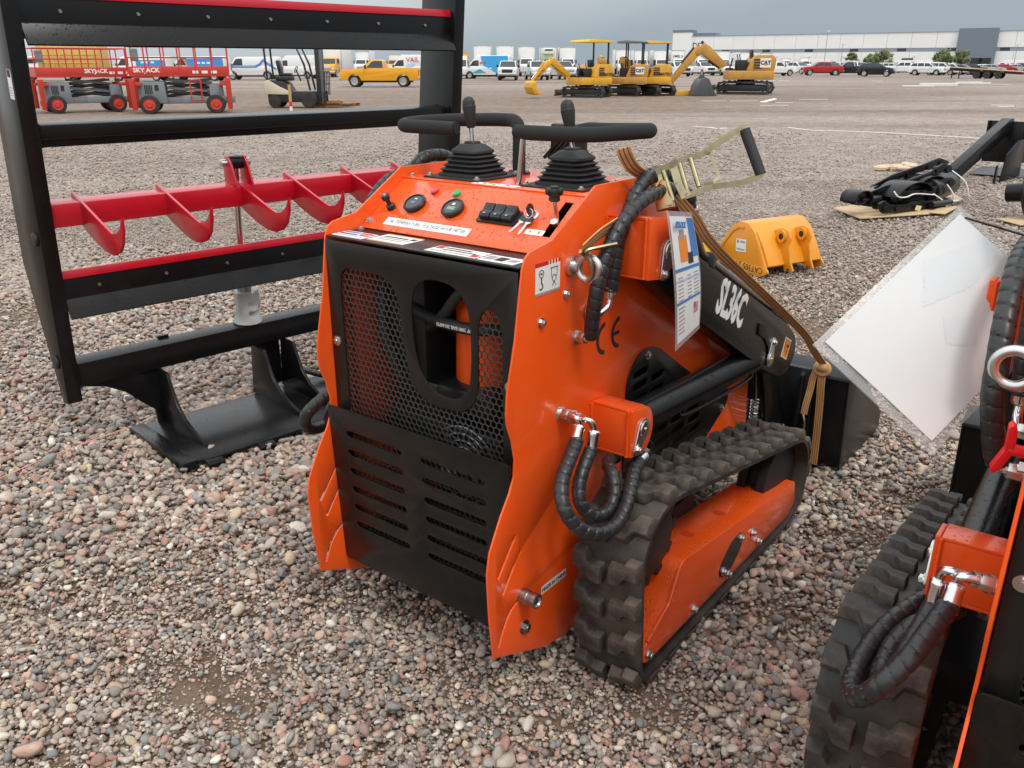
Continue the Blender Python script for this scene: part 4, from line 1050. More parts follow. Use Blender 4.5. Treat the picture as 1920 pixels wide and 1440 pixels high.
# hitch plate on the ground with legs
hp_ = LV
MB().prism([(-.12, .02), (1.46, .02), (1.46, -.50), (1.33, -.545), (-.01, -.545), (-.12, -.50)], 'z', .012, .026).build('hitch_plate', 'black_paint', LV, bevel=.004)
for x0, x1, s_ in ((-.13, -.06, -1), (1.40, 1.47, 1)):
    MB().box(((x0 + x1) / 2, -.25, .010), (x1 - x0, .56, .040)).build('plate_rim', 'black_paint', LV, bevel=.006)
for x in (.0, .245, 1.09, 1.33):
    MB().box((x, -.555, .008), (.075, .05, .024), Matrix.Rotation(rad(12), 3, 'X')).build('latch_lug', 'black_paint', LV, bevel=.004)
leg = [(-.02, .29), (.10, .29), (.125, .235), (.165, .165), (.235, .105), (.335, .070), (.415, .052), (.43, .026), (-.04, .026), (-.03, .12)]
for x in (.03, .515, .680, 1.30):
    nprism(leg, x - .008, x + .008).xform(Matrix.Rotation(rad(2), 4, 'X')).build('hitch_leg', 'black_paint', LV, bevel=.002)
for x0, x1, sg in ((.03, -.33, 1), (1.30, 1.66, 1)):
    d = -1 if x0 > x1 else 1
    pts_ = [(x0 - d * .0, .026), (x0, .30), (x1, .30), (x1 - d * .02, .288), (x1 - d * .12, .262), (x1 - d * .20, .215), (x1 - d * .26, .150), (x0 + d * .04, .095), (x0 + d * .035, .026)]
    MB().prism(pts_, 'y', -.012, .004).build('gusset', 'black_paint', LV, bevel=.002)
MB().box((.5975, .03, .17), (.15, .012, .25)).build('leg_web', 'black_paint', LV, bevel=.002)
MB().box((.10, .06, .405), (.05, .02, .025)).build('stop_tab', 'black_paint', LV, bevel=.003)
spiral_hose('hydraulic_hose', [(.50, .12, .42), (.62, .14, .30), (.74, .10, .12), (.86, -.02, .05), (.95, -.16, .05)], .016, LV)
# paper sticker on the post
lb = MB().box((0, 0, 0), (.001, .045, .105)).build('stock_label', 'white_label', LV, loc=(-.3858, -.185 + .06, 1.53), rot=(rad(5), 0, 0))
MB().box((-.0008, .0, .036), (.0006, .034, .022)).build('barcode', 'ink', lb)
for k in range(4): MB().box((-.0008, .0, -.012 - k * .009), (.0006, .030 - .006 * (k % 2), .003)).build('print', 'ink_grey', lb)
MB().box((-.0008, 0, .0495), (.0006, .045, .005)).build('label_border', 'ink_red', lb)

# weld beads where the beams meet the posts
rw = random.Random(8)
for (z0, z1) in ((.29, .40), (1.303, 1.388), (.99, 1.08)):
    for x in (-.322, 1.732):
        P = [(x + (.004 if x < 0 else -.004), -.003, z0 + (z1 - z0) * k / 14) for k in range(15)] + [(x + (.004 if x < 0 else -.004), -.003 + .10 * k / 12, z1 + .003) for k in range(1, 13)]
        lvb(MB().tube(P, lambda L, t, i: .0055 + .0018 * (i % 2) + rw.uniform(0, .001), 6), 'weld_bead', 'black_paint' if z0 != .99 else 'red_paint', bevel=0)
# ------------------------------------------------------------------ ground sheet and gravel
def ground_material():
    m = bpy.data.materials.new('ground'); m.use_nodes = True; nt = m.node_tree
    N, L = nt.nodes.new, nt.links.new; b = nt.nodes['Principled BSDF']
    b.inputs['Roughness'].default_value = 0.92; b.inputs['Specular IOR Level'].default_value = 0.2
    geo = N('ShaderNodeNewGeometry')
    def noise(scale, detail=6, rough=.6, sx=1.0, sy=1.0, off=0.0):
        mp = N('ShaderNodeMapping'); mp.inputs['Scale'].default_value = (sx, sy, 1); mp.inputs['Location'].default_value = (off, off * .7, 0)
        L(geo.outputs['Position'], mp.inputs[0])
        n = N('ShaderNodeTexNoise'); n.inputs['Scale'].default_value = scale; n.inputs['Detail'].default_value = detail; n.inputs['Roughness'].default_value = rough
        L(mp.outputs[0], n.inputs['Vector']); return n.outputs['Fac']
    def rng(s, a, b_, c=0.0, d=1.0):
        r = N('ShaderNodeMapRange'); r.inputs['From Min'].default_value = a; r.inputs['From Max'].default_value = b_
        r.inputs['To Min'].default_value = c; r.inputs['To Max'].default_value = d; L(s, r.inputs['Value']); return r.outputs[0]
    def mix(f, a, b_):
        x = N('ShaderNodeMix'); x.data_type = 'RGBA'; L(f, x.inputs['Factor'])
        for s, v in (('A', a), ('B', b_)):
            if isinstance(v, tuple): x.inputs[s].default_value = (*v, 1)
            else: L(v, x.inputs[s])
        return x.outputs['Result']
    def mul(a, b_):
        x = N('ShaderNodeMath'); x.operation = 'MULTIPLY'; L(a, x.inputs[0])
        if isinstance(b_, float): x.inputs[1].default_value = b_
        else: L(b_, x.inputs[1])
        return x.outputs[0]
    # pebble cells that stand in for the stones too far off to tell apart
    vo = N('ShaderNodeTexVoronoi'); vo.inputs['Scale'].default_value = 34; L(geo.outputs['Position'], vo.inputs['Vector'])
    hs = N('ShaderNodeSeparateColor'); L(vo.outputs['Color'], hs.inputs[0])
    cr = N('ShaderNodeValToRGB'); cr.color_ramp.interpolation = 'LINEAR'
    pal = [(0.0, (.165, .136, .116)), (.25, (.275, .228, .196)), (.5, (.355, .298, .258)), (.72, (.33, .258, .218)), (.88, (.43, .375, .328)), (1.0, (.52, .47, .42))]
    cr.color_ramp.elements[0].position, cr.color_ramp.elements[0].color = 0, (*pal[0][1], 1)
    cr.color_ramp.elements[1].position, cr.color_ramp.elements[1].color = 1, (*pal[-1][1], 1)
    for p, c in pal[1:-1]: k = cr.color_ramp.elements.new(p); k.color = (*c, 1)
    L(hs.outputs[0], cr.inputs[0])
    stones = cr.outputs[0]
    soil = mix(rng(noise(9, 12, .8), .35, .65), (.125, .085, .060), (.220, .152, .108))
    # bare soil: ruts running across the yard plus blotches
    ruts = rng(noise(.16, 9, .66, .22, 1.0, 3.1), .47, .60)
    blot = rng(noise(.55, 8, .65, .6, 1.3, 11.0), .56, .70)
    grain = rng(noise(14, 5, .7, 1, 1, 2.0), .35, .6)
    mxn = N('ShaderNodeMath'); mxn.operation = 'MAXIMUM'; L(ruts, mxn.inputs[0]); L(mul(blot, .75), mxn.inputs[1])
    # the rutted lane starts some way off
    sx = N('ShaderNodeSeparateXYZ'); L(geo.outputs['Position'], sx.inputs[0])
    far = rng(sx.outputs['Y'], 13.0, 30.0, .35, 1.0)
    dx_ = N('ShaderNodeMath'); dx_.operation = 'MAXIMUM'; dx_.inputs[1].default_value = 0.0; L(sx.outputs['X'], dx_.inputs[0])
    tl_ = N('ShaderNodeMath'); tl_.operation = 'MULTIPLY_ADD'; L(dx_.outputs[0], tl_.inputs[0]); tl_.inputs[1].default_value = -1.0; L(sx.outputs['Y'], tl_.inputs[2])
    wob = N('ShaderNodeMath'); wob.operation = 'MULTIPLY_ADD'; L(noise(.22, 8, .6, .35, 1.0, 33.0), wob.inputs[0]); wob.inputs[1].default_value = 22.0; L(tl_.outputs[0], wob.inputs[2])
    lane = mul(rng(wob.outputs[0], 33.0, 39.0), rng(sx.outputs['Y'], 52.0, 70.0, 1.0, 0.0))
    lanen = rng(noise(.13, 10, .72, .30, 1.0, 21.0), .34, .54, .30, 1.0)
    mx3 = N('ShaderNodeMath'); mx3.operation = 'MAXIMUM'; L(mxn.outputs[0], mx3.inputs[0]); L(mul(lane, lanen), mx3.inputs[1]); mxn = mx3
    soilf = mul(mul(mxn.outputs[0], far), rng(noise(3.2, 12, .85, 1, 1, 2.0), .36, .60, .35, 1.0))
    near = rng(sx.outputs['Y'], 6.5, 10.0)
    base = mix(soilf, stones, soil)
    base = mix(rng(noise(.05, 4, .6, 1, 1, 7.0), .35, .65, 0, .35), base, (.20, .165, .14))
    fin = mix(near, soil, base)
    tone = N('ShaderNodeHueSaturation'); L(fin, tone.inputs['Color']); L(rng(noise(2.2, 10, .78, 1, 1, 5.0), .3, .7, .62, 1.34), tone.inputs['Value'])
    L(tone.outputs[0], b.inputs['Base Color'])
    bp = N('ShaderNodeBump'); bp.inputs['Strength'].default_value = .7; bp.inputs['Distance'].default_value = .012
    inv = N('ShaderNodeMath'); inv.operation = 'SUBTRACT'; inv.inputs[0].default_value = .6; L(vo.outputs['Distance'], inv.inputs[1])
    L(inv.outputs[0], bp.inputs['Height'])
    bp2 = N('ShaderNodeBump'); bp2.inputs['Strength'].default_value = .6; bp2.inputs['Distance'].default_value = .05
    L(noise(1.3, 12, .78), bp2.inputs['Height']); L(bp.outputs[0], bp2.inputs['Normal'])
    L(bp2.outputs[0], b.inputs['Normal'])
    return m
M['ground'] = ground_material()
gz = -.032
gr = MB().add([(-1500, -60, gz), (1500, -60, gz), (1500, 2500, gz), (-1500, 2500, gz)], [(0, 1, 2, 3)]).build('ground', 'ground')
gr['kind'] = 'structure'

def pebble_material():
    m = bpy.data.materials.new('pebble'); m.use_nodes = True; nt = m.node_tree
    N, L = nt.nodes.new, nt.links.new; b = nt.nodes['Principled BSDF']
    oi = N('ShaderNodeObjectInfo')
    cr = N('ShaderNodeValToRGB'); cr.color_ramp.interpolation = 'CONSTANT'
    pal = [(0.33, 0.28, 0.24), (0.43, 0.365, 0.31), (0.28, 0.245, 0.215), (0.5, 0.43, 0.36), (0.39, 0.265, 0.22), (0.48, 0.34, 0.28), (0.215, 0.21, 0.2), (0.28, 0.27, 0.25), (0.4, 0.335, 0.28), (0.55, 0.49, 0.415), (0.33, 0.205, 0.17), (0.31, 0.27, 0.235), (0.44, 0.355, 0.265), (0.39, 0.31, 0.265), (0.2, 0.165, 0.145), (0.51, 0.375, 0.305), (0.43, 0.38, 0.33), (0.3, 0.215, 0.185), (0.61, 0.56, 0.485), (0.35, 0.305, 0.27), (0.48, 0.395, 0.285), (0.25, 0.215, 0.19), (0.43, 0.255, 0.2), (0.21, 0.21, 0.205)]
    els = cr.color_ramp.elements
    els[0].position, els[0].color = 0, (*pal[0], 1); els[1].position, els[1].color = 1 - 1 / len(pal), (*pal[-1], 1)
    for i, c in enumerate(pal[1:-1], 1): k = els.new(i / len(pal)); k.color = (*c, 1)
    L(oi.outputs['Random'], cr.inputs[0])
    w = N('ShaderNodeTexWhiteNoise'); w.noise_dimensions = '1D'
    mu = N('ShaderNodeMath'); mu.operation = 'MULTIPLY'; mu.inputs[1].default_value = 917.3; L(oi.outputs['Random'], mu.inputs[0]); L(mu.outputs[0], w.inputs['W'])
    t = N('ShaderNodeTexCoord')
    n = N('ShaderNodeTexNoise'); n.inputs['Scale'].default_value = 2.2; n.inputs['Detail'].default_value = 8; n.inputs['Roughness'].default_value = .7; n.noise_dimensions = '4D'
    L(t.outputs['Object'], n.inputs['Vector']); L(mu.outputs[0], n.inputs['W'])
    r = N('ShaderNodeMapRange'); r.inputs['From Min'].default_value = .25; r.inputs['From Max'].default_value = .75; r.inputs['To Min'].default_value = .72; r.inputs['To Max'].default_value = 1.28; L(n.outputs['Fac'], r.inputs['Value'])
    r2 = N('ShaderNodeMapRange'); r2.inputs['To Min'].default_value = .78; r2.inputs['To Max'].default_value = 1.22; L(w.outputs['Value'], r2.inputs['Value'])
    m2 = N('ShaderNodeMath'); m2.operation = 'MULTIPLY'; L(r.outputs[0], m2.inputs[0]); L(r2.outputs[0], m2.inputs[1])
    h = N('ShaderNodeHueSaturation'); L(cr.outputs[0], h.inputs['Color']); L(m2.outputs[0], h.inputs['Value']); h.inputs['Saturation'].default_value = 1.10
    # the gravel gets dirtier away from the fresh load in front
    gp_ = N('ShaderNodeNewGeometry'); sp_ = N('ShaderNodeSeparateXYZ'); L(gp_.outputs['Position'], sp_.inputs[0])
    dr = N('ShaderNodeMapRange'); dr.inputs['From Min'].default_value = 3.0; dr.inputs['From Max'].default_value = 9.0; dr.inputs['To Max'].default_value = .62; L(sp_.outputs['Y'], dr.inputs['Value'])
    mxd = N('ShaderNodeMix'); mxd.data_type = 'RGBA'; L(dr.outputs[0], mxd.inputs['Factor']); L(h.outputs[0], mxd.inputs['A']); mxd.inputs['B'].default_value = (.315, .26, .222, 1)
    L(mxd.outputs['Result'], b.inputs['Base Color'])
    r3 = N('ShaderNodeMapRange'); r3.inputs['To Min'].default_value = .38; r3.inputs['To Max'].default_value = .75; L(w.outputs['Value'], r3.inputs['Value']); L(r3.outputs[0], b.inputs['Roughness'])
    bp = N('ShaderNodeBump'); bp.inputs['Strength'].default_value = .25; bp.inputs['Distance'].default_value = .1
    L(n.outputs['Fac'], bp.inputs['Height']); L(bp.outputs[0], b.inputs['Normal'])
    b.inputs['Specular IOR Level'].default_value = .4
    return m
M['pebble'] = pebble_material()

def make_gravel():
    rs = np.random.RandomState(7)
    protos = bpy.data.collections.new('pebble_shapes')
    for k in range(14):
        bm = bmesh.new(); bmesh.ops.create_icosphere(bm, subdivisions=2, radius=1.0)
        dirs = rs.normal(size=(9, 3)); dirs /= np.linalg.norm(dirs, axis=1)[:, None]; cut = rs.uniform(.55, .92, 9)
        for v in bm.verts:
            p = np.array(v.co); q = p * 1.0
            for d, c in zip(dirs, cut):       # worn facets
                e = q @ d
                if e > c: q = q - d * (e - c) * .93
            q *= 1 + .07 * sin(3.1 * p[0] + k) * cos(2.7 * p[1] - k)
            v.co = q
        me = bpy.data.meshes.new('pebble'); bm.to_mesh(me); bm.free(); me.shade_smooth()
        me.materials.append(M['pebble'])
        o = bpy.data.objects.new('pebble', me); protos.objects.link(o)
    # blotch field from random waves
    kx = rs.normal(size=(26, 2)) * rs.uniform(.6, 3.2, (26, 1)); ph = rs.uniform(0, 6.28, 26)
    def field(x, y): return sum(np.sin(a[0] * x + a[1] * y + p) for a, p in zip(kx, ph)) / math.sqrt(13)
    patches = [(*at(380, 1275), .13, .93), (*at(290, 1230), .07, .75), (*at(440, 1300), .09, .9), (*at(510, 1240), .06, .7), (*at(400, 1215), .07, .6), (*at(1490, 1165), .20, .6), (*at(1640, 1000), .30, .65), (*at(1690, 950), .25, .6), (*at(1010, 1330), .10, .55), (*at(1230, 1290), .16, .6), (*at(870, 1260), .12, .4),
               (*at(110, 1425), .06, .7), (*at(620, 660), .35, .7), (*at(660, 625), .30, .6), (*at(30, 585), .40, .7), (*at(400, 440), .5, .45), (*at(1540, 620), .35, .5), (*at(1800, 640), .4, .5), (*at(1500, 390), .6, .6), (*at(1430, 360), .7, .6), (*at(1650, 760), .2, .4)]
    XS, YS, ZS, SC = [], [], [], []
    def layer(n, y0, y1, rmean, zlo, zhi, keep_dirt):
        y = np.sqrt(rs.uniform(y0 * y0, y1 * y1, n)); x = rs.uniform(-1, 1, n) * (y * .80 + .9)
        f = field(x, y); dirt = np.clip((f - 1.75) / .8, 0, .6)
        for px, py, pr, am in patches:
            d = np.hypot((x - px) / 1.25, y - py) / pr
            dirt = np.maximum(dirt, am * np.clip(1.25 - d, 0, 1) ** .8)
        keep = (rs.uniform(size=n) > dirt * keep_dirt) & (rs.uniform(size=n) > np.clip((y - 11) / 13, 0, 1))
        x, y, dirt = x[keep], y[keep], dirt[keep]; n = len(x)
        r = rmean * np.exp(rs.normal(0, .36, n)) * (1 - .35 * dirt)
        size_f = 1 + .28 * field(x * .5 + 9, y * .5 - 4)
        r = np.clip(r * np.clip(size_f, .65, 1.5), .0035, .034)
        XS.append(x); YS.append(y); SC.append(r); ZS.append(gz + rs.uniform(zlo, zhi, n) * np.clip(r / .011, .5, 1.6) * (1 - .5 * dirt))
    layer(26000, .95, 3.4, .0028, .000, .005, .10)
    layer(46000, .95, 4.6, .0046, .000, .013, .35)
    layer(36000, .95, 2.2, .0104, .004, .027, 1.0)
    layer(74000, .95, 3.0, .0092, .003, .027, 1.0)
    layer(104000, 3.0, 5.2, .0086, .003, .023, 1.0)
    layer(150000, 5.2, 8.6, .0098, .003, .020, 1.0)
    layer(104000, 8.6, 13.0, .0122, .002, .016, 1.0)
    layer(70000, 13.0, 25.0, .0160, .001, .012, 1.0)
    layer(420, .95, 7.0, .019, .010, .022, 1.0)
    x, y, z, r = map(np.concatenate, (XS, YS, ZS, SC)); n = len(x)
    me = bpy.data.meshes.new('gravel'); me.vertices.add(n)
    me.vertices.foreach_set('co', np.stack([x, y, z], 1).astype(np.float32).ravel())
    asp = np.stack([r * rs.uniform(.95, 1.45, n), r * rs.uniform(.75, 1.05, n), r * rs.uniform(.48, .85, n)], 1)
    rot = np.stack([rs.normal(0, .38, n), rs.normal(0, .38, n), rs.uniform(0, 6.28, n)], 1)
    for nm, tp, arr in (('peb_scale', 'FLOAT_VECTOR', asp), ('peb_rot', 'FLOAT_VECTOR', rot)):
        a = me.attributes.new(nm, tp, 'POINT'); a.data.foreach_set('vector', arr.astype(np.float32).ravel())
    a = me.attributes.new('peb_kind', 'INT', 'POINT'); a.data.foreach_set('value', rs.randint(0, 14, n).astype(np.int32))
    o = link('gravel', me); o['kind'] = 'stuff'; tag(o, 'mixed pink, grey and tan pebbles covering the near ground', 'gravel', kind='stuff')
    ng = bpy.data.node_groups.new('gravel', 'GeometryNodeTree')
    ng.interface.new_socket('Geometry', in_out='INPUT', socket_type='NodeSocketGeometry')
    ng.interface.new_socket('Geometry', in_out='OUTPUT', socket_type='NodeSocketGeometry')
    N, L = ng.nodes.new, ng.links.new
    gi, go = N('NodeGroupInput'), N('NodeGroupOutput')
    ip = N('GeometryNodeInstanceOnPoints'); ci = N('GeometryNodeCollectionInfo'); ci.inputs['Collection'].default_value = protos
    ci.inputs['Separate Children'].default_value = True; ci.inputs['Reset Children'].default_value = True
    def attr(nm, tp):
        q = N('GeometryNodeInputNamedAttribute'); q.data_type = tp; q.inputs['Name'].default_value = nm; return [s for s in q.outputs if s.enabled and s.name == 'Attribute'][0]
    L(gi.outputs[0], ip.inputs['Points']); L(ci.outputs[0], ip.inputs['Instance']); ip.inputs['Pick Instance'].default_value = True
    L(attr('peb_kind', 'INT'), ip.inputs['Instance Index']); L(attr('peb_scale', 'FLOAT_VECTOR'), ip.inputs['Scale'])
    er = N('FunctionNodeEulerToRotation'); L(attr('peb_rot', 'FLOAT_VECTOR'), er.inputs[0]); L(er.outputs[0], ip.inputs['Rotation'])
    L(ip.outputs[0], go.inputs[0])
    md = o.modifiers.new('scatter', 'NODES'); md.node_group = ng
make_gravel()
# ------------------------------------------------------------------ things lying on the yard
mat('bucket_yellow', (0.78, 0.30, 0.018), 0.34, coat=0.15, var=0.05, vscale=6, bump=0.04, bscale=30)
mat('lemon', (0.80, 0.47, 0.02), 0.4)
mat('ply', (0.50, 0.36, 0.20), 0.8, var=0.15, vscale=14)
mat('tan_film', (0.62, 0.46, 0.32), 0.35, bump=0.5, bscale=30)
mat('tie', (0.80, 0.80, 0.78), 0.4)
mat('note', (0.72, 0.60, 0.30), 0.6)
mat('white_tape', (0.72, 0.70, 0.66), 0.6)
mat('pink_string', (0.75, 0.35, 0.28), 0.7)
# digging bucket lying upside down
A_, B_ = Vector((*at(1338, 492), 0)), Vector((*at(1455, 524), 0))
ax_ = (B_ - A_).normalized()
db = thing('digging_bucket', 'orange-yellow excavator digging bucket lying upside down on the gravel', 'bucket', tuple(A_), math.atan2(ax_.y, ax_.x))
db.scale = (1.12, 1.05, 1.22)
# local x along the side plate, +y away, z up. profile of the shell
side = [(.0, .06), (.10, .20), (.17, .285), (.24, .325), (.32, .320), (.39, .27), (.455, .175), (.53, .055), (.56, .03), (.48, -.015), (.03, .035)]
shell = [(.0, .06), (.10, .20), (.17, .285), (.24, .325), (.32, .320), (.39, .27), (.455, .175), (.53, .055), (.515, .048), (.44, .165), (.38, .255), (.315, .305), (.245, .310), (.18, .272), (.11, .19), (.012, .052)]
W_ = .62
o = MB().prism(shell, 'y', .012, W_ - .012).build('shell', 'bucket_yellow', db, bevel=.002)
for y in (0, W_ - .011):
    sp = MB().prism(side, 'y', y, y + .011).build('side_plate', 'bucket_yellow', db, bevel=.002)
    if y == 0:
        MB().prism([(.02, .035), (.03, .062), (.54, .050), (.565, .028), (.48, -.018)], 'y', -.006, -.0005).build('wear_strip', 'bucket_yellow', sp, bevel=.0015)
        MB().prism([(.02, .075), (.10, .185), (.17, .262), (.235, .296), (.29, .292), (.285, .275), (.24, .278), (.18, .246), (.115, .172), (.05, .08)], 'y', -.007, -.0005).build('cheek_strip', 'bucket_yellow', sp, bevel=.001)
        text('CAT305 24', .062, 'ink', sp, frame_m((.375, -.0068, .035), Vector((-1, 0, .04)), Vector((0, -1, 0))), xs=.92)
        sk = MB().box((.27, -.0015, .165), (.10, .001, .085), Matrix.Rotation(rad(-4), 3, 'Y')).build('stock_label', 'white_label', sp)
        MB().box((.238, -.0024, .188), (.022, .0006, .022)).box((.285, -.0024, .190), (.045, .0006, .014)).box((.27, -.0024, .138), (.08, .0006, .010)).build('print', 'ink_grey', sk)
ears = [(.40, .27), (.44, .285), (.49, .30), (.54, .285), (.565, .24), (.555, .19), (.575, .14), (.585, .09), (.62, .03), (.605, .018), (.585, .04), (.565, .042), (.55, .03), (.545, .015), (.52, .06), (.45, .17)]
for y in (.20, .42):
    e_ = MB().prism(ears, 'y', y - .009, y + .009).build('mounting_ear', 'bucket_yellow', db, bevel=.002)
    MB().lathe([(.022, -.032), (.040, -.032), (.040, .032), (.022, .032)], (.495, y, .245), (0, 1, 0), 22).build('pin_boss', 'bucket_yellow', e_)
    MB().cyl((.495, y - .0325, .245), (.495, y + .0325, .245), .021, n=18).build('pin_bore', 'black_dull', e_)
MB().prism([(.385, .272), (.455, .176), (.53, .056), (.54, .064), (.47, .185), (.40, .274)], 'y', .02, .60).build('back_plate', 'bucket_yellow', db, bevel=.003)
for k in range(4):
    MB().prism([(-.06, .045), (.02, .05), (.02, .085), (-.04, .06)], 'y', .05 + k * .165, .11 + k * .165).build('tooth', 'bucket_yellow', db, bevel=.003)
# a second, lemon-yellow bucket showing behind the strap
b2 = thing('digging_bucket', 'lemon-yellow bucket corner showing behind the strap and tag', 'bucket', (*at(1322, 500), 0), rad(-20)); b2.scale = (.62, .62, .62)
MB().prism([(-.25, .0), (.04, .0), (.085, .10), (.06, .20), (.0, .29), (-.10, .33), (-.22, .28)], 'y', .0, .012).build('side_plate', 'lemon', b2, bevel=.002)
MB().prism([(-.25, .0), (-.22, .28), (-.10, .33), (-.0, .29), (-.012, .275), (-.10, .31), (-.205, .268), (-.235, .0)], 'y', .012, .45).build('shell', 'lemon', b2, bevel=.002)
MB().prism([(-.25, .0), (.04, .0), (.085, .10), (.06, .20), (.0, .29), (-.10, .33), (-.22, .28)], 'y', .45, .462).build('side_plate', 'lemon', b2, bevel=.002)

# strapped bundle of black attachment parts on plywood
P0, P1 = Vector((*at(1597, 408), 0)), Vector((*at(1800, 378), 0))
bx_ = (P1 - P0).normalized(); brz = math.atan2(bx_.y, bx_.x)
ply = thing('plywood_sheet', 'thin plywood sheet under the strapped black grapple parts', 'plywood', tuple(P0), brz)
MB().prism([(-.05, -.12), (.55, -.30), (.80, -.34), (.86, -.22), (1.55, .02), (1.78, .28), (1.60, .40), (.20, .36)], 'z', .012, .024).build('board', 'ply', ply, bevel=.002)
MB().prism([(.62, -.42), (1.05, -.26), (1.0, -.14), (.58, -.30)], 'z', .027, .037).build('board', 'ply', ply, bevel=.002)
ply.scale = (1.45, 1.3, 1.0)
gp = thing('grapple_attachment', 'strapped stack of black grapple arms and curved plates on plywood', 'attachment', tuple(P0 + Vector((0, 0, .026))), brz)
gp.scale = (1.45, 1.3, 1.0)
def arm_plate(pts, y, t, z0=0, x0=0, holes=()):
    o = MB().prism([(x + x0, z + z0) for x, z in round_poly(pts, .03)], 'y', y, y + t).build('arm_plate', 'black_paint', gp, bevel=.003)
    for hx_, hz_ in holes: MB().lathe([(.018, -.012), (.034, -.012), (.034, t + .012), (.018, t + .012)], (hx_ + x0, y, hz_ + z0), (0, 1, 0), 16).build('pin_boss', 'black_paint', o)
    return o
hook = [(.05, .13), (.12, .02), (.45, .0), (.95, .0), (1.0, .05), (.97, .10), (.60, .09), (.50, .12), (.42, .085), (.20, .11), (.13, .17)]
arm_plate(hook, -.16, .02, 0, .05, ((.90, .05), (.30, .055), (.62, .045), (.14, .09)))
arm_plate(hook, -.04, .02, .02, .10, ((.90, .05), (.30, .055)))
arm_plate([(.0, .22), (.10, .16), (.5, .22), (.80, .28), (.95, .36), (1.05, .33), (1.10, .42), (.95, .46), (.80, .38), (.45, .30), (.2, .28)], .02, .02, 0, .20, ((.88, .40), (1.03, .38), (.55, .27)))
arm_plate([(.2, .24), (.6, .30), (.9, .36), (1.1, .40), (1.2, .36), (1.28, .44), (1.12, .50), (.9, .44), (.5, .36)], .16, .02, 0, .18, ((1.15, .44), (.98, .40), (.7, .35)))
def shell_part(cx, cz, r, a0, a1, y0, y1, parent=gp):
    n = 14; P = [(cx + r * cos(rad(a0 + (a1 - a0) * k / n)), cz + r * sin(rad(a0 + (a1 - a0) * k / n))) for k in range(n + 1)] + [(cx + (r - .012) * cos(rad(a1 - (a1 - a0) * k / n)), cz + (r - .012) * sin(rad(a1 - (a1 - a0) * k / n))) for k in range(n + 1)]
    return MB().prism(P, 'y', y0, y1).build('curved_plate', 'black_paint', parent, bevel=.002)
shell_part(.62, .02, .30, 35, 150, -.14, .10)
shell_part(.98, .06, .28, 25, 140, -.04, .28)
for y_, x_, z_ in ((-.10, .34, .10), (-.06, .52, .16), (.04, .30, .04), (.10, .62, .10), (.20, .50, .16), (.24, .80, .12)):
    arm_plate([(.0, .05), (.10, .0), (.42, .04), (.70, .02), (.76, .08), (.66, .15), (.40, .11), (.12, .13)], y_, .02, z_, x_, ((.66, .085), (.10, .06), (.40, .075)))
MB().lathe([(.10, -.30), (.155, -.30), (.16, -.28), (.16, .28), (.155, .30), (.10, .30)], (1.20, .12, .165), Vector((.95, .30, 0)), 26).build('drum', 'black_panel', gp)
shell_part(.0, .17, .115, -40, 190, -.10, .02)
shell_part(.07, .17, .10, -60, 200, .03, .12)
MB().cyl((.0, -.06, .17), (.28, -.02, .16), .035, n=16).build('pivot_pin', 'black_paint', gp, bevel=.003)
MB().cyl((.74, -.20, .06), (1.02, -.19, .055), .033, n=16).build('ram_barrel', 'black_panel', gp)
MB().cyl((1.0, -.19, .055), (1.12, -.19, .055), .020, n=14).build('ram_rod', 'chrome', gp)
for pts in ([(.30, -.14, .25), (.33, -.17, .19), (.42, -.18, .18), (.55, -.17, .20), (.80, -.17, .16)], [(.86, -.12, .16), (.92, -.19, .08), (.97, -.205, .0)], [(1.12, -.02, .28), (1.16, -.10, .15), (1.20, -.12, .02)], [(1.50, .15, .33), (1.55, .03, .20), (1.60, .0, .02)]):
    MB().tube(spline(pts, 5), .007, 6).build('cable_tie', 'tie', gp)
MB().box((.60, -.181, .035), (.075, .001, .055), Matrix.Rotation(rad(14), 3, 'Y')).build('paper_tag', 'note', gp)

# boom pole attachment
q0, q1 = Vector((*at(1782, 350), 0)), Vector((*at(1872, 329), 0))
bd = (q1 - q0).normalized(); bl = (q1 - q0).length
bo_ = thing('boom_pole', 'long black boom pole attachment sloping up to its hitch frame', 'attachment', tuple(q0), math.atan2(bd.y, bd.x))
MB().prism([(-.10, .05), (-.10, .25), (bl * .93, .84), (bl, .84), (bl, .69), (bl * .95, .63)], 'y', -.07, .07).build('boom', 'black_paint', bo_, bevel=.008)
for y in (-.26, .26):
    f_ = MB().prism([(bl * .96, .80), (bl + .03, .80), (bl + .42, .36), (bl + .42, .20), (bl * .98, .20)], 'y', y - .012, y + .012)
    f_.build('brace_plate', 'black_paint', bo_, bevel=.003)
MB().box((bl - .02, 0, .50), (.03, .54, .60)).build('cross_plate', 'black_paint', bo_, bevel=.003)
MB().prism([(bl * .55, .0), (bl * .60, .38), (bl * .82, .56), (bl * .96, .56), (bl * .98, .02)], 'y', -.30, -.28).build('hitch_plate', 'black_paint', bo_, bevel=.003)
MB().prism([(bl * .98, .0), (bl + .55, .0), (bl + .62, .06), (bl + .55, .06)], 'y', -.45, .45).build('foot_plate', 'black_paint', bo_, bevel=.003)
MB().box((bl * .42, -.30, .12), (.06, .02, .26)).build('foot_leg', 'black_paint', bo_, bevel=.003)
MB().tube([(-.10 + .035 * cos(t), 0, .235 + .035 * sin(t)) for t in np.linspace(0, 2 * pi, 18)[:-1]], .007, 7, closed=True).build('shackle', 'zinc', bo_)

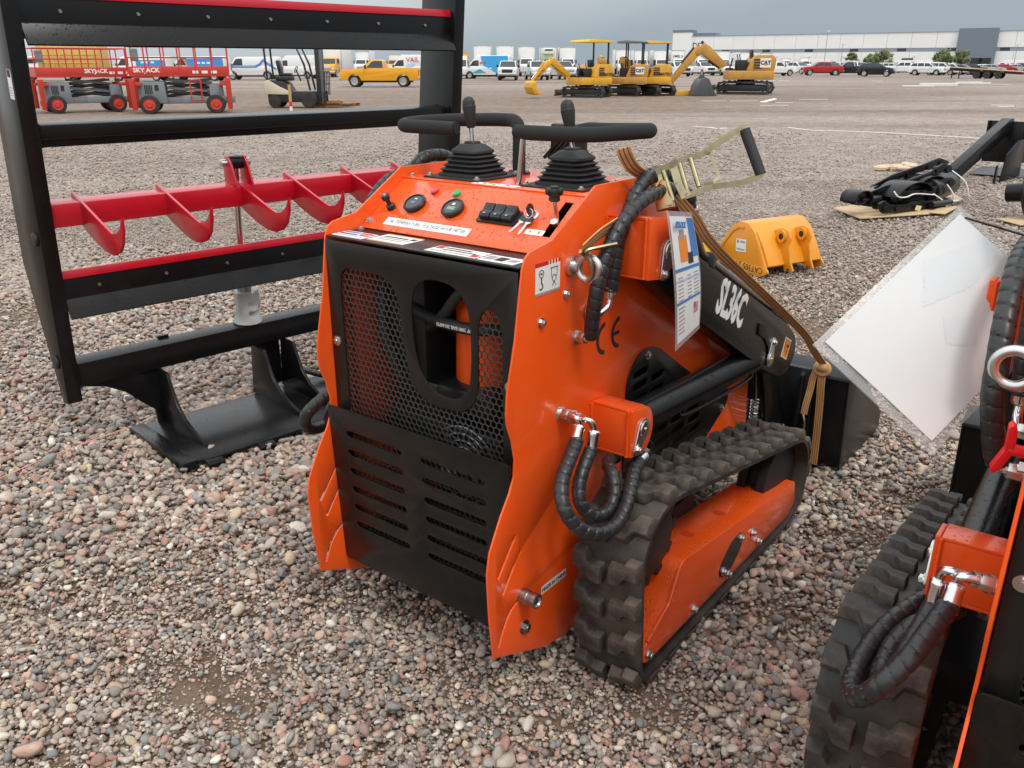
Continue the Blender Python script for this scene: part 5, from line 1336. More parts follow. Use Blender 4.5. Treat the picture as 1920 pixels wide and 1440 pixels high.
# black round attachment at the picture edge, on cardboard
cd = thing('cardboard_sheet', 'tan cardboard under the black drum at the picture edge', 'cardboard', (*at(1905, 418), 0), rad(20))
MB().prism([(-.15, -.18), (.6, -.22), (.7, .25), (-.05, .22)], 'z', .010, .018).build('board', 'ply', cd)
dr = thing('auger_drum', 'black round drum with two yellow tags at the picture edge', 'attachment', (*at(1925, 412), .018), rad(25))
MB().lathe([(.05, -.04), (.25, -.05), (.265, -.03), (.265, .03), (.25, .05), (.05, .04)], (.05, .02, .265), Vector((.35, -1, .15)), 40).build('disc', 'black_panel', dr, angle=30)
MB().lathe([(.05, -.2), (.10, -.19), (.10, .18), (.05, .2)], (.05, .10, .265), Vector((.35, -1, .15)), 24).build('hub', 'black_paint', dr)
for dx, dz in ((-.14, .06), (-.07, .03)):
    MB().box((.05 + dx, -.045 + dx * .1, .265 + dz), (.055, .003, .055), Matrix.Rotation(rad(12), 3, 'Y')).build('paper_tag', 'note', dr)

# crumpled film, tape and string on the ground
def crumple(name, label, cat, px, py, lx, ly, h, mt, seed, rz=0.0, group=None):
    rg = np.random.RandomState(seed); n, m_ = 14, 8
    b = MB(); vs = []
    for sd in (0, 1):
        for j in range(m_ + 1):
            for i in range(n + 1):
                u, v = i / n - .5, j / m_ - .5
                e = max(0, 1 - (abs(u) * 2) ** 3) * max(0, 1 - (abs(v) * 2) ** 3)
                rgk = abs(sin(i * 1.7 + seed) * cos(j * 2.3 + seed * .7)) * .7 + rg.uniform(0, .3) * (1 - sd)
                z = h * e * rgk
                if sd == 0: top_ = z
                vs.append((u * lx * (1 + .25 * sin(j * 1.3 + seed)), v * ly * (1 + .3 * cos(i * .9 + seed)), .004 + z - (0 if sd else 0.0) + (.002 if sd == 0 else 0)))
    k = (n + 1) * (m_ + 1); fs = []
    for j in range(m_):
        for i in range(n):
            q = j * (n + 1) + i; fs.append((q, q + 1, q + n + 2, q + n + 1))
    b.v = vs[:k]; b.f = fs
    o = b.build(name, mt, None, loc=(*at(px, py), gz + .004), rot=(0, 0, rz), angle=70)
    return tag(o, label, cat, group)
rf_ = random.Random(5); fm = MB()
for k in range(16):
    u_ = k / 15
    fm.ball((-.5 + u_ * 1.0, rf_.uniform(-.10, .10), .03 + .05 * sin(pi * u_) * rf_.uniform(.4, 1.3)), (rf_.uniform(.06, .13), rf_.uniform(.05, .10), rf_.uniform(.025, .07)), 7, 5)
fm.xform(Matrix.Rotation(.0, 4, 'Z'))
fo_ = fm.build('plastic_film', 'tan_film', None, loc=(*at(1712, 318), gz + .012), rot=(0, 0, rad(-8)), angle=25)
tag(fo_, 'crumpled tan plastic film lying behind the strapped grapple parts', 'film')
def ground_strip(name, label, cat, pts, w, mt):
    P = [Vector((*at(*p), gz + .006)) for p in pts]; P = spline(P, 6); b = MB(); vs = []
    rg = random.Random(len(pts))
    for i, p in enumerate(P):
        t = (P[min(i + 1, len(P) - 1)] - P[max(i - 1, 0)]).normalized(); s_ = Vector((-t.y, t.x, 0)); ww = w * rg.uniform(.7, 1.2)
        vs += [p - s_ * ww / 2, p + s_ * ww / 2, p + s_ * ww / 2 + Vector((0, 0, .018)), p - s_ * ww / 2 + Vector((0, 0, .018))]
    m_ = len(P)
    o = b.add(vs, [(i * 4 + k, i * 4 + (k + 1) % 4, (i + 1) * 4 + (k + 1) % 4, (i + 1) * 4 + k) for i in range(m_ - 1) for k in range(4)]).build(name, mt)
    return tag(o, label, cat)
ground_strip('marking_tape', 'long white tape line stretched across the gravel toward the boom pole', 'tape', [(1478, 238), (1520, 243), (1560, 244), (1620, 246), (1700, 250), (1800, 256), (1925, 263)], .09, 'white_tape')
ground_strip('marking_tape', 'short white tape scrap on the gravel above the ratchet handle', 'tape', [(1300, 236), (1330, 238), (1345, 240), (1362, 239)], .08, 'white_tape')
ground_strip('marking_tape', 'short white tape line at the right picture edge beyond the boom pole', 'tape', [(1905, 227), (1930, 228), (1960, 229)], .09, 'white_tape')
P = [Vector((*at(*p), z)) for p, z in (((-60, 930), .012), ((60, 876), .014), ((150, 840), .014), ((248, 806), .018))]
tag(MB().tube(spline(P, 6), .0022, 5).build('string_line', 'pink_string'), 'thin pink string line stretched over the pebbles to the leveler plate', 'string')
# scraps of board and paper
mat('scrap', (0.72, 0.70, 0.66), 0.7)
rg = random.Random(11)
def scrap(px, py, l, w, h, rz, label, tilt=0.0):
    x, y = at(px, py)
    b = MB().prism([(-l / 2, -w / 2), (l / 2 * .9, -w / 2 * 1.1), (l / 2, w / 2 * .7), (-l / 2 * .8, w / 2)], 'z', 0, h)
    o = b.build('board_scrap', 'scrap', None, loc=(x, y, gz + .01), rot=(0, tilt, rz), bevel=.004)
    tag(o, label, 'scrap', 'white scraps lying on the yard')
scrap(1437, 190, .95, .35, .05, .25, 'largest white board scrap propped up by the ground below the big excavator', -.22)
scrap(1452, 197, 1.3, .10, .02, .15, 'thin white strip just below the largest propped board scrap')
scrap(1470, 192, .8, .12, .02, -.1, 'white strip just right of the largest propped board scrap')
scrap(1340, 189, 1.2, .10, .02, .0, 'thin white strip on the dirt below the detached black bucket')
scrap(1395, 189, 1.4, .10, .02, .05, 'thin white strip between black bucket and propped board scrap')
scrap(1525, 186, 1.5, .08, .02, .12, 'long thin white strip right of the propped board scrap')
scrap(1440, 152, 1.4, .4, .04, .1, 'flat white scrap on the lane below the white pickup')
scrap(1470, 152, 1.1, .4, .04, -.2, 'second flat white scrap on the lane below the white pickup')
scrap(1720, 162, 2.6, .6, .10, .05, 'long white board scrap on the lane below the row of white cars')
scrap(1757, 161, 3.2, .8, .22, .12, 'heap-like tan scrap in the middle of the lane')
scrap(1815, 156, 3.0, .5, .15, .3, 'tilted white scrap at the heap below the flat trailer')
scrap(1828, 158, 2.4, .4, .2, -.4, 'crossed white scrap at the heap below the flat trailer')
scrap(1803, 157, 2.0, .4, .1, .7, 'small leftmost white scrap at the heap below the flat trailer')
scrap(1868, 158, 2.6, .25, .04, .1, 'thin white strip right of the heap below the flat trailer')
scrap(1645, 152, 1.2, .3, .04, .0, 'white scrap lying below the black hatchback')
scrap(1885, 200, 1.1, .10, .03, .5, 'crossed white strip on the open gravel at the far side')
scrap(1880, 197, .9, .10, .03, -.3, 'second crossed white strip on the open gravel at the far side')
# ------------------------------------------------------------------ vehicles standing at the back of the yard
for n_, c_ in dict(car_white=(.78, .78, .77), car_yellow=(.80, .36, .012), car_red=(.45, .015, .02), car_black=(.012, .013, .015), car_silver=(.42, .43, .44), car_blue=(.05, .28, .62), car_green=(.22, .48, .06), car_grey=(.13, .135, .14), car_tan=(.62, .40, .10)).items():
    mat(n_, c_, .25, coat=.3, spec=.4)
mat('tyre', (.022, .021, .020), .8, dirt=(.10, .08, .06), dirt_amt=.5, dscale=4)
mat('rim', (.45, .45, .46), .35, metal=.8)
mat('window', (.020, .026, .030), .06, spec=.7)
mat('trim', (.02, .02, .02), .55)
mat('lamp', (.70, .70, .68), .12, coat=.5)
mat('tail', (.40, .01, .01), .25)
mat('amber', (.75, .28, .02), .3)
mat('box_white', (.76, .76, .74), .5, var=.03, vscale=2)
mat('box_edge', (.40, .41, .41), .45)
mat('sky_blue', (.04, .38, .72), .35)
mat('teal', (.05, .33, .42), .35)
_vm = {}
def cached(key, fn):
    if key not in _vm: _vm[key] = fn()
    return _vm[key]
def wheel(parent, x, y, r, w=.24, rim='rim', sx=1):
    t = cached(('tyre', r, w), lambda: MB().lathe([(r * .62, -w / 2), (r * .93, -w / 2), (r, -w / 2 + .04), (r, w / 2 - .04), (r * .93, w / 2), (r * .62, w / 2)], (0, 0, 0), (1, 0, 0), 22).mesh('tyre', 'tyre', angle=40))
    k = cached(('rim', r, w, rim), lambda: MB().lathe([(0, -w / 2 - .02), (r * .20, -w / 2 - .03), (r * .26, -w / 2 - .006), (r * .50, -w / 2 - .006), (r * .58, -w / 2 - .022), (r * .66, -w / 2 - .010), (r * .66, w / 2 + .010), (r * .58, w / 2 + .022), (r * .50, w / 2 + .006), (r * .26, w / 2 + .006), (r * .20, w / 2 + .03), (0, w / 2 + .02)], (0, 0, 0), (1, 0, 0), 18).mesh('rim', rim, angle=30))
    o = link('wheel', t, parent, loc=(x, y, r)); link('rim', k, o)
    return o
def loft(poly, w0, w1, z0, z1):
    """side polygon with width that narrows upward (tumblehome)"""
    b = MB(); n = len(poly)
    def hw(z): return w0 + (w1 - w0) * max(0, min(1, (z - z0) / (z1 - z0)))
    vs = [(-hw(z), y, z) for y, z in poly] + [(hw(z), y, z) for y, z in poly]
    return b.add(vs, [tuple(range(n - 1, -1, -1)), tuple(range(n, 2 * n))] + [(i, (i + 1) % n, n + (i + 1) % n, n + i) for i in range(n)])
def arch(poly_bottom_z, yc, r, n=7):
    return [(yc + r * cos(pi * k / n), max(poly_bottom_z, .42 + (r) * sin(pi * k / n))) for k in range(n + 1)]
KINDS = {
    'pickup': dict(L=5.9, W=.99, wb=(1.90, -1.75), r=.41, zb=.46, body=[(2.93, .52), (2.97, .80), (2.92, 1.16), (2.70, 1.24), (1.30, 1.32), (-.35, 1.34), (-.36, 1.36), (-2.88, 1.36), (-2.94, .60), (-2.90, .50)],
                   gh=[(1.38, 1.30), (.62, 1.90), (.35, 1.95), (-.15, 1.94), (-.32, 1.86), (-.40, 1.32)], side=[[(.98, 1.36), (.55, 1.80), (.30, 1.86), (-.22, 1.84), (-.28, 1.36)]], rearz=(1.40, 1.80, -.375)),
    'crew': dict(L=6.0, W=.99, wb=(1.95, -1.80), r=.41, zb=.46, body=[(2.96, .52), (3.0, .80), (2.95, 1.16), (2.74, 1.24), (1.45, 1.32), (-1.15, 1.34), (-1.16, 1.36), (-2.92, 1.36), (-2.98, .60), (-2.94, .50)],
                 gh=[(1.50, 1.30), (.75, 1.90), (.45, 1.96), (-.95, 1.95), (-1.10, 1.86), (-1.18, 1.32)], side=[[(1.10, 1.36), (.66, 1.80), (.35, 1.87), (.0, 1.87), (.0, 1.36)], [(-.10, 1.36), (-.10, 1.87), (-.95, 1.85), (-1.05, 1.36)]], rearz=(1.40, 1.80, -1.155)),
    'suv': dict(L=5.1, W=.98, wb=(1.60, -1.45), r=.39, zb=.40, body=[(2.50, .45), (2.55, .75), (2.48, 1.08), (2.25, 1.16), (1.15, 1.24), (-2.40, 1.26), (-2.52, 1.10), (-2.52, .55), (-2.45, .45)],
                gh=[(1.20, 1.22), (.50, 1.80), (.25, 1.86), (-1.90, 1.85), (-2.15, 1.78), (-2.42, 1.24)], side=[[(.85, 1.30), (.42, 1.74), (-.20, 1.76), (-.20, 1.30)], [(-.30, 1.30), (-.30, 1.76), (-1.15, 1.76), (-1.15, 1.30)], [(-1.25, 1.30), (-1.25, 1.75), (-1.90, 1.74), (-2.15, 1.32)]], rearz=(1.32, 1.72, -2.30)),
    'hatch': dict(L=4.3, W=.90, wb=(1.30, -1.25), r=.35, zb=.34, body=[(2.10, .38), (2.16, .62), (2.05, .92), (1.75, 1.02), (.95, 1.10), (-1.95, 1.16), (-2.10, .98), (-2.12, .50), (-2.05, .38)],
                  gh=[(1.10, 1.06), (.35, 1.52), (.05, 1.60), (-1.10, 1.58), (-1.45, 1.52), (-2.0, 1.12)], side=[[(.78, 1.15), (.28, 1.47), (-.20, 1.50), (-.20, 1.16)], [(-.28, 1.16), (-.28, 1.50), (-1.05, 1.48), (-1.15, 1.18)], [(-1.22, 1.19), (-1.12, 1.48), (-1.40, 1.44), (-1.62, 1.22)]], rearz=(1.18, 1.46, -1.80)),
    'van': dict(L=5.6, W=1.0, wb=(1.75, -1.65), r=.37, zb=.42, body=[(2.70, .46), (2.76, .80), (2.66, 1.08), (2.20, 1.24), (1.90, 1.28), (-2.72, 1.28), (-2.78, .60), (-2.70, .46)],
                gh=[(2.10, 1.24), (1.45, 2.00), (1.15, 2.10), (-2.55, 2.12), (-2.70, 2.02), (-2.75, 1.26)], side=[[(1.72, 1.34), (1.30, 1.92), (.70, 1.95), (.70, 1.34)]], rearz=(1.38, 1.95, -2.735)),
    'tallvan': dict(L=5.9, W=1.02, wb=(1.85, -1.75), r=.37, zb=.42, body=[(2.86, .46), (2.92, .80), (2.80, 1.12), (2.35, 1.32), (2.0, 1.36), (-2.86, 1.36), (-2.92, .60), (-2.85, .46)],
                    gh=[(2.25, 1.30), (1.45, 2.10), (1.10, 2.48), (.80, 2.56), (-2.70, 2.58), (-2.84, 2.45), (-2.90, 1.34)], side=[[(1.85, 1.42), (1.38, 2.0), (.75, 2.05), (.75, 1.42)]], rearz=(1.45, 2.2, -2.88)),
}
def car(kind, paint, px, py, head, label, group='vehicles parked in the rows at the back', name=None, cat=None, rim='rim', front='lamp', sc=1.0, grille='trim'):
    """head: compass angle of the nose, 0 = away from the viewer, 90 = to the viewer's right"""
    k = KINDS[kind]
    nm = name or {'pickup': 'pickup_truck', 'crew': 'pickup_truck', 'suv': 'parked_car', 'hatch': 'parked_car', 'van': 'parked_van', 'tallvan': 'parked_van'}[kind]
    o = thing(nm, label, cat or {'pickup': 'pickup', 'crew': 'pickup', 'suv': 'car', 'hatch': 'car', 'van': 'van', 'tallvan': 'van'}[kind], (*at(px, py), gz), -rad(head), group)
    o.scale = (sc, sc, sc)
    W, r = k['W'], k['r']
    def mk_body():
        top = k['body']; yf, yr = k['wb']; ra = r + .09
        bot = [(yr - ra, k['zb'])] + [(yr - ra * cos(pi * i / 8), r + ra * sin(pi * i / 8)) for i in range(9) if r + ra * sin(pi * i / 8) > k['zb']] + [(yr + ra, k['zb'])]
        bot += [(yf - ra, k['zb'])] + [(yf - ra * cos(pi * i / 8), r + ra * sin(pi * i / 8)) for i in range(9) if r + ra * sin(pi * i / 8) > k['zb']] + [(yf + ra, k['zb'])]
        return MB().prism(top + bot, 'x', -W, W).mesh('body', paint, bevel=.05, seg=2, angle=50)
    link('body', cached((kind, paint, 'b'), mk_body), o)
    z0, z1 = k['gh'][0][1], max(z for _, z in k['gh']); wt = W * .80 if kind not in ('van', 'tallvan') else W * .90
    w0 = W * .955
    def hw(z): return w0 + (wt - w0) * (z - z0) / (z1 - z0)
    link('cabin', cached((kind, paint, 'g'), lambda: loft(k['gh'], w0, wt, z0, z1).mesh('cabin', paint, bevel=.045, seg=2, angle=50)), o)
    (ya, za), (yb, zb) = k['gh'][0], k['gh'][1]
    def wscreen():
        d = Vector((0, yb - ya, zb - za)).normalized(); n = Vector((0, -d.z, d.y)); n = n if n.y > 0 else -n
        b = MB(); A, B = Vector((0, ya, za)) + d * .06, Vector((0, yb, zb)) - d * .03
        vs = []
        for off in (.012, .035):
            vs += [A + n * off + XR * (-hw(A.z) + .09), A + n * off + XR * (hw(A.z) - .09), B + n * off + XR * (hw(B.z) - .09), B + n * off + XR * (-hw(B.z) + .09)]
        return b.add(vs, [(0, 1, 2, 3), (7, 6, 5, 4), (0, 4, 5, 1), (1, 5, 6, 2), (2, 6, 7, 3), (3, 7, 4, 0)]).mesh('windscreen', 'window')
    link('windscreen', cached((kind, 'ws'), wscreen), o)
    for s in (1, -1):
        for j, w in enumerate(k['side']):
            def sw():
                b = MB(); n = len(w)
                vs = [(s * (hw(z) - .01), y, z) for y, z in w] + [(s * (hw(z) + .012), y, z) for y, z in w]
                return b.add(vs, [tuple(range(n - 1, -1, -1)), tuple(range(n, 2 * n))] + [(i, (i + 1) % n, n + (i + 1) % n, n + i) for i in range(n)]).mesh('side_window', 'window')
            link('side_window', cached((kind, 'sw', s, j), sw), o)
        for y in k['wb']: wheel(o, s * (W - .13), y, r, rim=rim)
        fy = k['body'][1][0]; fz = k['body'][2][1]
        link('headlight', cached((kind, 'hl', s, front), lambda: MB().box((s * (W - .20), fy - .06, fz - .20), (.30, .14, .22)).mesh('headlight', front, bevel=.03)), o)
        ry = min(y for y, _ in k['body'])
        link('tail_light', cached((kind, 'tl', s), lambda: MB().box((s * (W - .10), ry + .03, 1.05 if kind != 'hatch' else .92), (.16, .08, .34 if kind != 'hatch' else .2)).mesh('tail_light', 'tail', bevel=.02)), o)
        link('mirror', cached((kind, 'mi', s), lambda: MB().box((s * (W + .12), k['gh'][0][0] - .35, z0 + .14), (.20, .12, .26 if kind != 'hatch' else .16)).mesh('mirror', 'trim', bevel=.03)), o)
    link('grille', cached((kind, 'gr', grille), lambda: MB().box((0, fy - .03, fz - .22), (W * 1.15, .10, .34 if kind != 'hatch' else .14)).mesh('grille', grille, bevel=.02)), o)
    bp = 'zinc' if kind in ('pickup', 'crew') else paint
    link('bumper', cached((kind, bp, 'bf'), lambda: MB().box((0, fy - .02, k['body'][0][1] + .10), (W * 2 - .04, .22, .24)).mesh('bumper', bp, bevel=.05)), o)
    link('bumper', cached((kind, bp, 'br'), lambda: MB().box((0, ry + .02, k['body'][0][1] + .12), (W * 2 - .06, .20, .20)).mesh('bumper', bp, bevel=.04)), o)
    link('underbody', cached((kind, 'ub'), lambda: MB().box((0, 0, k['zb'] - .02), (W * 1.5, k['L'] * .8, .22)).mesh('underbody', 'trim')), o)
    if kind in ('pickup', 'crew'):
        link('cargo_bed', cached((kind, 'bed'), lambda: MB().box((0, (k['gh'][-1][0] + k['body'][7][0]) / 2, 1.345), (W * 1.7, abs(k['body'][7][0] - k['gh'][-1][0]) - .2, .04)).mesh('cargo_bed', 'trim')), o)
    return o
def box_truck(paint, px, py, head, label, boxh=3.75, boxl=5.6, reefer=False, box='box_white', logo=None, sc=1.0, grille='chrome', ribs=False, bw=1.22):
    o = thing('box_truck', label, 'truck', (*at(px, py), gz), -rad(head), 'trucks parked in the rows at the back'); o.scale = (sc, sc, sc)
    MB().prism([(3.30, .55), (3.36, .9), (3.28, 1.45), (3.0, 1.58), (2.15, 1.66), (.55, 1.66), (.55, .55)], 'x', -.98, .98).build('hood', paint, o, bevel=.07)
    cabm = loft([(2.30, 1.62), (1.75, 2.32), (1.45, 2.42), (.55, 2.42), (.55, 1.60)], 1.0, .86, 1.6, 2.4).build('cab', paint, o, bevel=.05)
    d = Vector((0, -.55, .70)).normalized(); n = Vector((0, .70, .55)).normalized(); A, B = Vector((0, 2.27, 1.68)), Vector((0, 1.80, 2.27))
    vs = []
    for off in (.012, .04): vs += [A + n * off + XR * -.86, A + n * off + XR * .86, B + n * off + XR * .76, B + n * off + XR * -.76]
    MB().add(vs, [(0, 1, 2, 3), (7, 6, 5, 4), (0, 4, 5, 1), (1, 5, 6, 2), (2, 6, 7, 3), (3, 7, 4, 0)]).build('windscreen', 'window', o)
    for s in (1, -1):
        MB().prism([(1.95, 1.70), (1.62, 2.24), (.85, 2.26), (.85, 1.70)], 'x', s * .93, s * 1.0).build('side_window', 'window', o)
        MB().box((s * .78, 3.26, 1.05), (.34, .16, .30)).build('headlight', 'lamp', o, bevel=.04)
        MB().box((s * 1.20, 2.0, 1.95), (.20, .10, .50)).build('mirror', 'trim', o, bevel=.03)
        wheel(o, s * .90, 2.55, .46); wheel(o, s * .86, -2.3, .46, .40)
    MB().box((0, 3.30, 1.12), (1.05, .14, .52)).build('grille', grille, o, bevel=.03)
    MB().box((0, 3.34, .62), (2.05, .24, .30)).build('bumper', 'zinc', o, bevel=.05)
    MB().box((0, -.5, .72), (.9, 7.0, .26)).build('chassis', 'trim', o)
    zt, zb_ = boxh, 1.05
    bx = MB().box((0, .45 - boxl / 2, (zt + zb_) / 2), (bw * 2, boxl, zt - zb_)).build('cargo_box', box, o, bevel=.03)
    for s in (1, -1):
        MB().box((s * bw, .45, (zt + zb_) / 2), (.09, .09, zt - zb_ + .01)).build('corner_post', 'box_edge', bx, bevel=.02)
        MB().box((s * (bw - .25), .505, zt - .12), (.10, .03, .05)).build('marker_lamp', 'amber', bx)
    MB().box((0, .46, zt - .03), (bw * 2 + .02, .09, .09)).build('top_rail', 'box_edge', bx, bevel=.02)
    if reefer:
        MB().box((0, .75, zt - .62), (1.75, .55, .85)).build('cooling_unit', 'box_white', bx, bevel=.14)
        MB().box((0, 1.03, zt - .45), (1.2, .04, .22)).build('cooling_grille', 'trim', bx)
    if ribs:
        for k in range(9):
            for s in (1, -1): MB().box((s * (bw + .02), .2 - k * boxl / 9, (zt + zb_) / 2), (.06, .12, zt - zb_ - .1)).build('side_rib', box, bx, bevel=.02)
        for s in (1, -1):
            for z in (zb_ + .7, zb_ + 1.5): MB().box((s * (bw + .035), .45 - boxl / 2, z), (.05, boxl - .1, .10)).build('side_rail', box, bx, bevel=.02)
    if logo:
        text(logo[0], logo[1], logo[2], bx, frame_m((0, .505, zt - 1.0), -XR, YF), bold=.01)
    return o

# --- left part, seen through the leveler frame
box_truck('car_white', 98, 150, 272, 'truck with ribbed straw-yellow body behind the first scissor lift', boxh=3.5, boxl=6.4, box='car_tan', ribs=True)
v = car('van', 'car_white', 268, 151, -90, 'white van nose showing between the two scissor lifts', sc=1.12)
MB().box((-1.012, -1.3, 1.25), (.004, 2.6, 1.1)).build('graphic', 'car_blue', v); [MB().box((-1.018, -0.6 - .45 * k, 1.6 - .0), (.004, .30, .16)).build('print', 'white_label', v) for k in range(3)]
v = car('van', 'car_white', 375, 151, -90, 'white van with blue rear graphic behind the second scissor lift', sc=1.12)
MB().prism([(.3, .62), (.9, 1.9), (-2.6, 1.95), (-2.65, .62)], 'x', -1.022, -1.008).build('graphic', 'car_blue', v)
MB().prism([(.25, .62), (.85, 1.9), (1.0, 1.9), (.40, .62)], 'x', -1.023, -1.007).build('stripe', 'amber', v)
[MB().box((-1.026, -0.4 - .45 * k, 1.55 - .0), (.004, .30, .16)).build('print', 'white_label', v) for k in range(3)]
v = car('van', 'car_white', 476, 149, -90, 'white van with wavy blue stripe beside the forklift', sc=1.12)
for dz, c in ((0, 'ink_blue'), (.12, 'car_blue')):
    MB().prism([(2.3, 1.10 + dz), (-.6, 1.12 + dz), (-1.0, 1.30 + dz), (-1.35, 1.72 + dz), (-1.75, 1.40 + dz), (-2.6, .85 + dz), (-2.6, .95 + dz), (-1.75, 1.50 + dz), (-1.35, 1.82 + dz), (-.95, 1.38 + dz), (-.55, 1.20 + dz), (2.3, 1.18 + dz)], 'x', -1.014 - dz * .02, -1.004).build('stripe', c, v)
car('tallvan', 'car_white', 560, 147, -72, 'plain white van behind the forklift mast')
box_truck('car_yellow', 627, 144, 184, 'yellow cab truck facing out between forklift and yellow pickup', grille='zinc')
box_truck('car_white', 682, 138, 182, 'white cab truck behind the yellow pickup hood')
pk = car('pickup', 'car_yellow', 716, 162, -90, 'yellow pickup truck parked side-on seen through the leveler frame')
v = car('tallvan', 'car_white', 775, 149, -80, 'white high-roof van with red lettering behind the yellow pickup bed')
text('VAIL', .75, 'ink_red', v, frame_m((-1.03, -.3, 2.05), -YF, -XR)); MB().prism([(-.2, 1.3), (.5, 1.3), (.3, 1.6), (-.6, 1.75)], 'x', -1.03, -1.015).build('graphic', 'ink_pale', v)
box_truck('car_yellow', 742, 136, 185, 'yellow cab truck far behind the yellow pickup bed', boxh=3.4)
# --- middle row
car('tallvan', 'car_white', 862, 146, 178, 'white van half hidden by the leveler post')
box_truck('car_yellow', 868, 135, 180, 'yellow-topped truck behind the leveler post', box='car_yellow', boxh=4.0)
v = car('tallvan', 'car_white', 913, 147, -78, 'white van with sky-blue bubble graphic in the middle row')
MB().prism([(.2, 1.5), (.5, 2.5), (-2.75, 2.53), (-2.8, .6), (-1.4, .62), (-.7, 1.0)], 'x', -1.032, -1.012).build('graphic', 'sky_blue', v)
MB().prism([(1.6, .6), (.6, 1.1), (-.2, .62)], 'x', -1.033, -1.010).build('graphic', 'teal', v)
[MB().box((-1.04, 0.9 - .45 * k, 1.75 - .0), (.004, .30, .16)).build('print', 'ink_red', v) for k in range(3)]; [MB().box((-1.04, 0.2 - .45 * k, 1.15 - .0), (.004, .30, .16)).build('print', 'white_label', v) for k in range(3)]
for i, (px, py, lb, kw) in enumerate(((905, 143, 'white box truck above the sky-blue van', {}), (947, 143, 'white box truck second in the line of box trucks', {}), (987, 142, 'white box truck just before the green cab truck', {}),
                      (1028, 141, 'green cab box truck with cooling unit', dict(reefer=True)), (1063, 141, 'white box truck just past the green cab truck', {}))):
    box_truck('car_green' if kw else 'car_white', px, py, 180, lb, boxh=4.05, **kw)
car('crew', 'car_white', 953, 149.5, 182, 'white heavy pickup facing out with dark grille in front of box trucks')
car('crew', 'car_white', 1006, 149, 172, 'white pickup facing out with silver grille beside the heavy pickup', grille='zinc')
car('pickup', 'car_white', 1054, 148, 168, 'white pickup facing out behind the lemon excavator boom', grille='zinc')
for px, py, lb, lg in ((1166, 139, 'white box truck behind the black canopy', None), (1200, 138, 'white box truck between black and yellow canopies', None), (1236, 138, 'white box truck behind the third excavator', None), (1268, 138, 'white box truck with black lettering on its nose', ('UMEL S', .55, 'ink'))):
    box_truck('car_white', px, py, 181, lb, boxh=3.9, logo=lg)
car('crew', 'car_white', 1266, 143, 160, 'white pickup facing out under the big excavator boom')
for px, py, lb in ((1312, 138, 'white box truck under the big excavator elbow'), (1352, 137.5, 'white box truck behind the big excavator seat'), (1395, 136, 'white box truck behind the big excavator hood'), (1432, 135, 'white box truck just past the big excavator')):
    box_truck('car_white', px, py, 178, lb, boxh=3.8)
car('pickup', 'car_white', 1316, 141, 165, 'white pickup under the big excavator boom, nose out')
car('pickup', 'car_white', 1352, 141, 170, 'white pickup behind the big excavator cylinder')
car('pickup', 'car_white', 1452, 142, 78, 'white pickup side-on right behind the big excavator')
car('crew', 'car_white', 1492, 139, 150, 'white pickup facing out beside the red pickup')
box_truck('car_white', 1470, 133, 178, 'low white box truck behind the side-on white pickup', boxh=2.9)
box_truck('car_white', 1505, 132, 178, 'white box truck behind the red pickup hood', boxh=3.2)
box_truck('car_silver', 1552, 131, 100, 'long white trailer truck far behind the red pickup', boxh=2.9, boxl=9)
car('crew', 'car_red', 1540, 141, -84, 'red pickup truck side-on in the far row')
car('pickup', 'car_black', 1592, 141, -82, 'black pickup right behind the red pickup')
car('pickup', 'car_white', 1610, 136, 178, 'white pickup behind the black pickup bed')
box_truck('car_white', 1600, 131, 178, 'white utility truck behind the black pickup', boxh=2.6)
car('hatch', 'car_black', 1641, 143, 118, 'black hatchback standing in front of the far row', sc=1.12)
car('crew', 'car_white', 1690, 139, -80, 'white pickup with canopy behind the black hatchback')
car('suv', 'car_white', 1736, 141, 128, 'white SUV nearest the black hatchback, nose out', grille='zinc')
car('suv', 'car_white', 1763, 140.5, 130, 'second white SUV in the line of white SUVs', grille='zinc')
car('suv', 'car_white', 1783, 140, 132, 'third and smaller white SUV in the line', sc=.92)
car('hatch', 'car_grey', 1802, 140, 135, 'dark grey car at the end of the white SUV line')
car('hatch', 'car_black', 1822, 139, 110, 'black car beside the flat trailer', sc=1.05)
car('hatch', 'car_white', 1845, 136, 100, 'white car behind the flat trailer neck')
car('pickup', 'car_white', 1875, 135, 120, 'white pickup behind the flat trailer planks')
car('hatch', 'car_silver', 1905, 136, 100, 'silver car at the picture edge behind the trailer')
car('pickup', 'car_yellow', 1788, 131, 178, 'far yellow pickup roof between the two right trees')
car('suv', 'car_black', 1925, 134, 95, 'black SUV at the picture edge in the far row')
for i, (px, py, lb) in enumerate(((1700, 131, 'far white box truck between the shrub tree and the right trees'), (1745, 130.5, 'far white box truck before the round trees'), (1925, 131, 'far white trailer truck at the picture edge'))):
    box_truck('car_white', px, py, 92, lb, boxh=2.7, boxl=8)

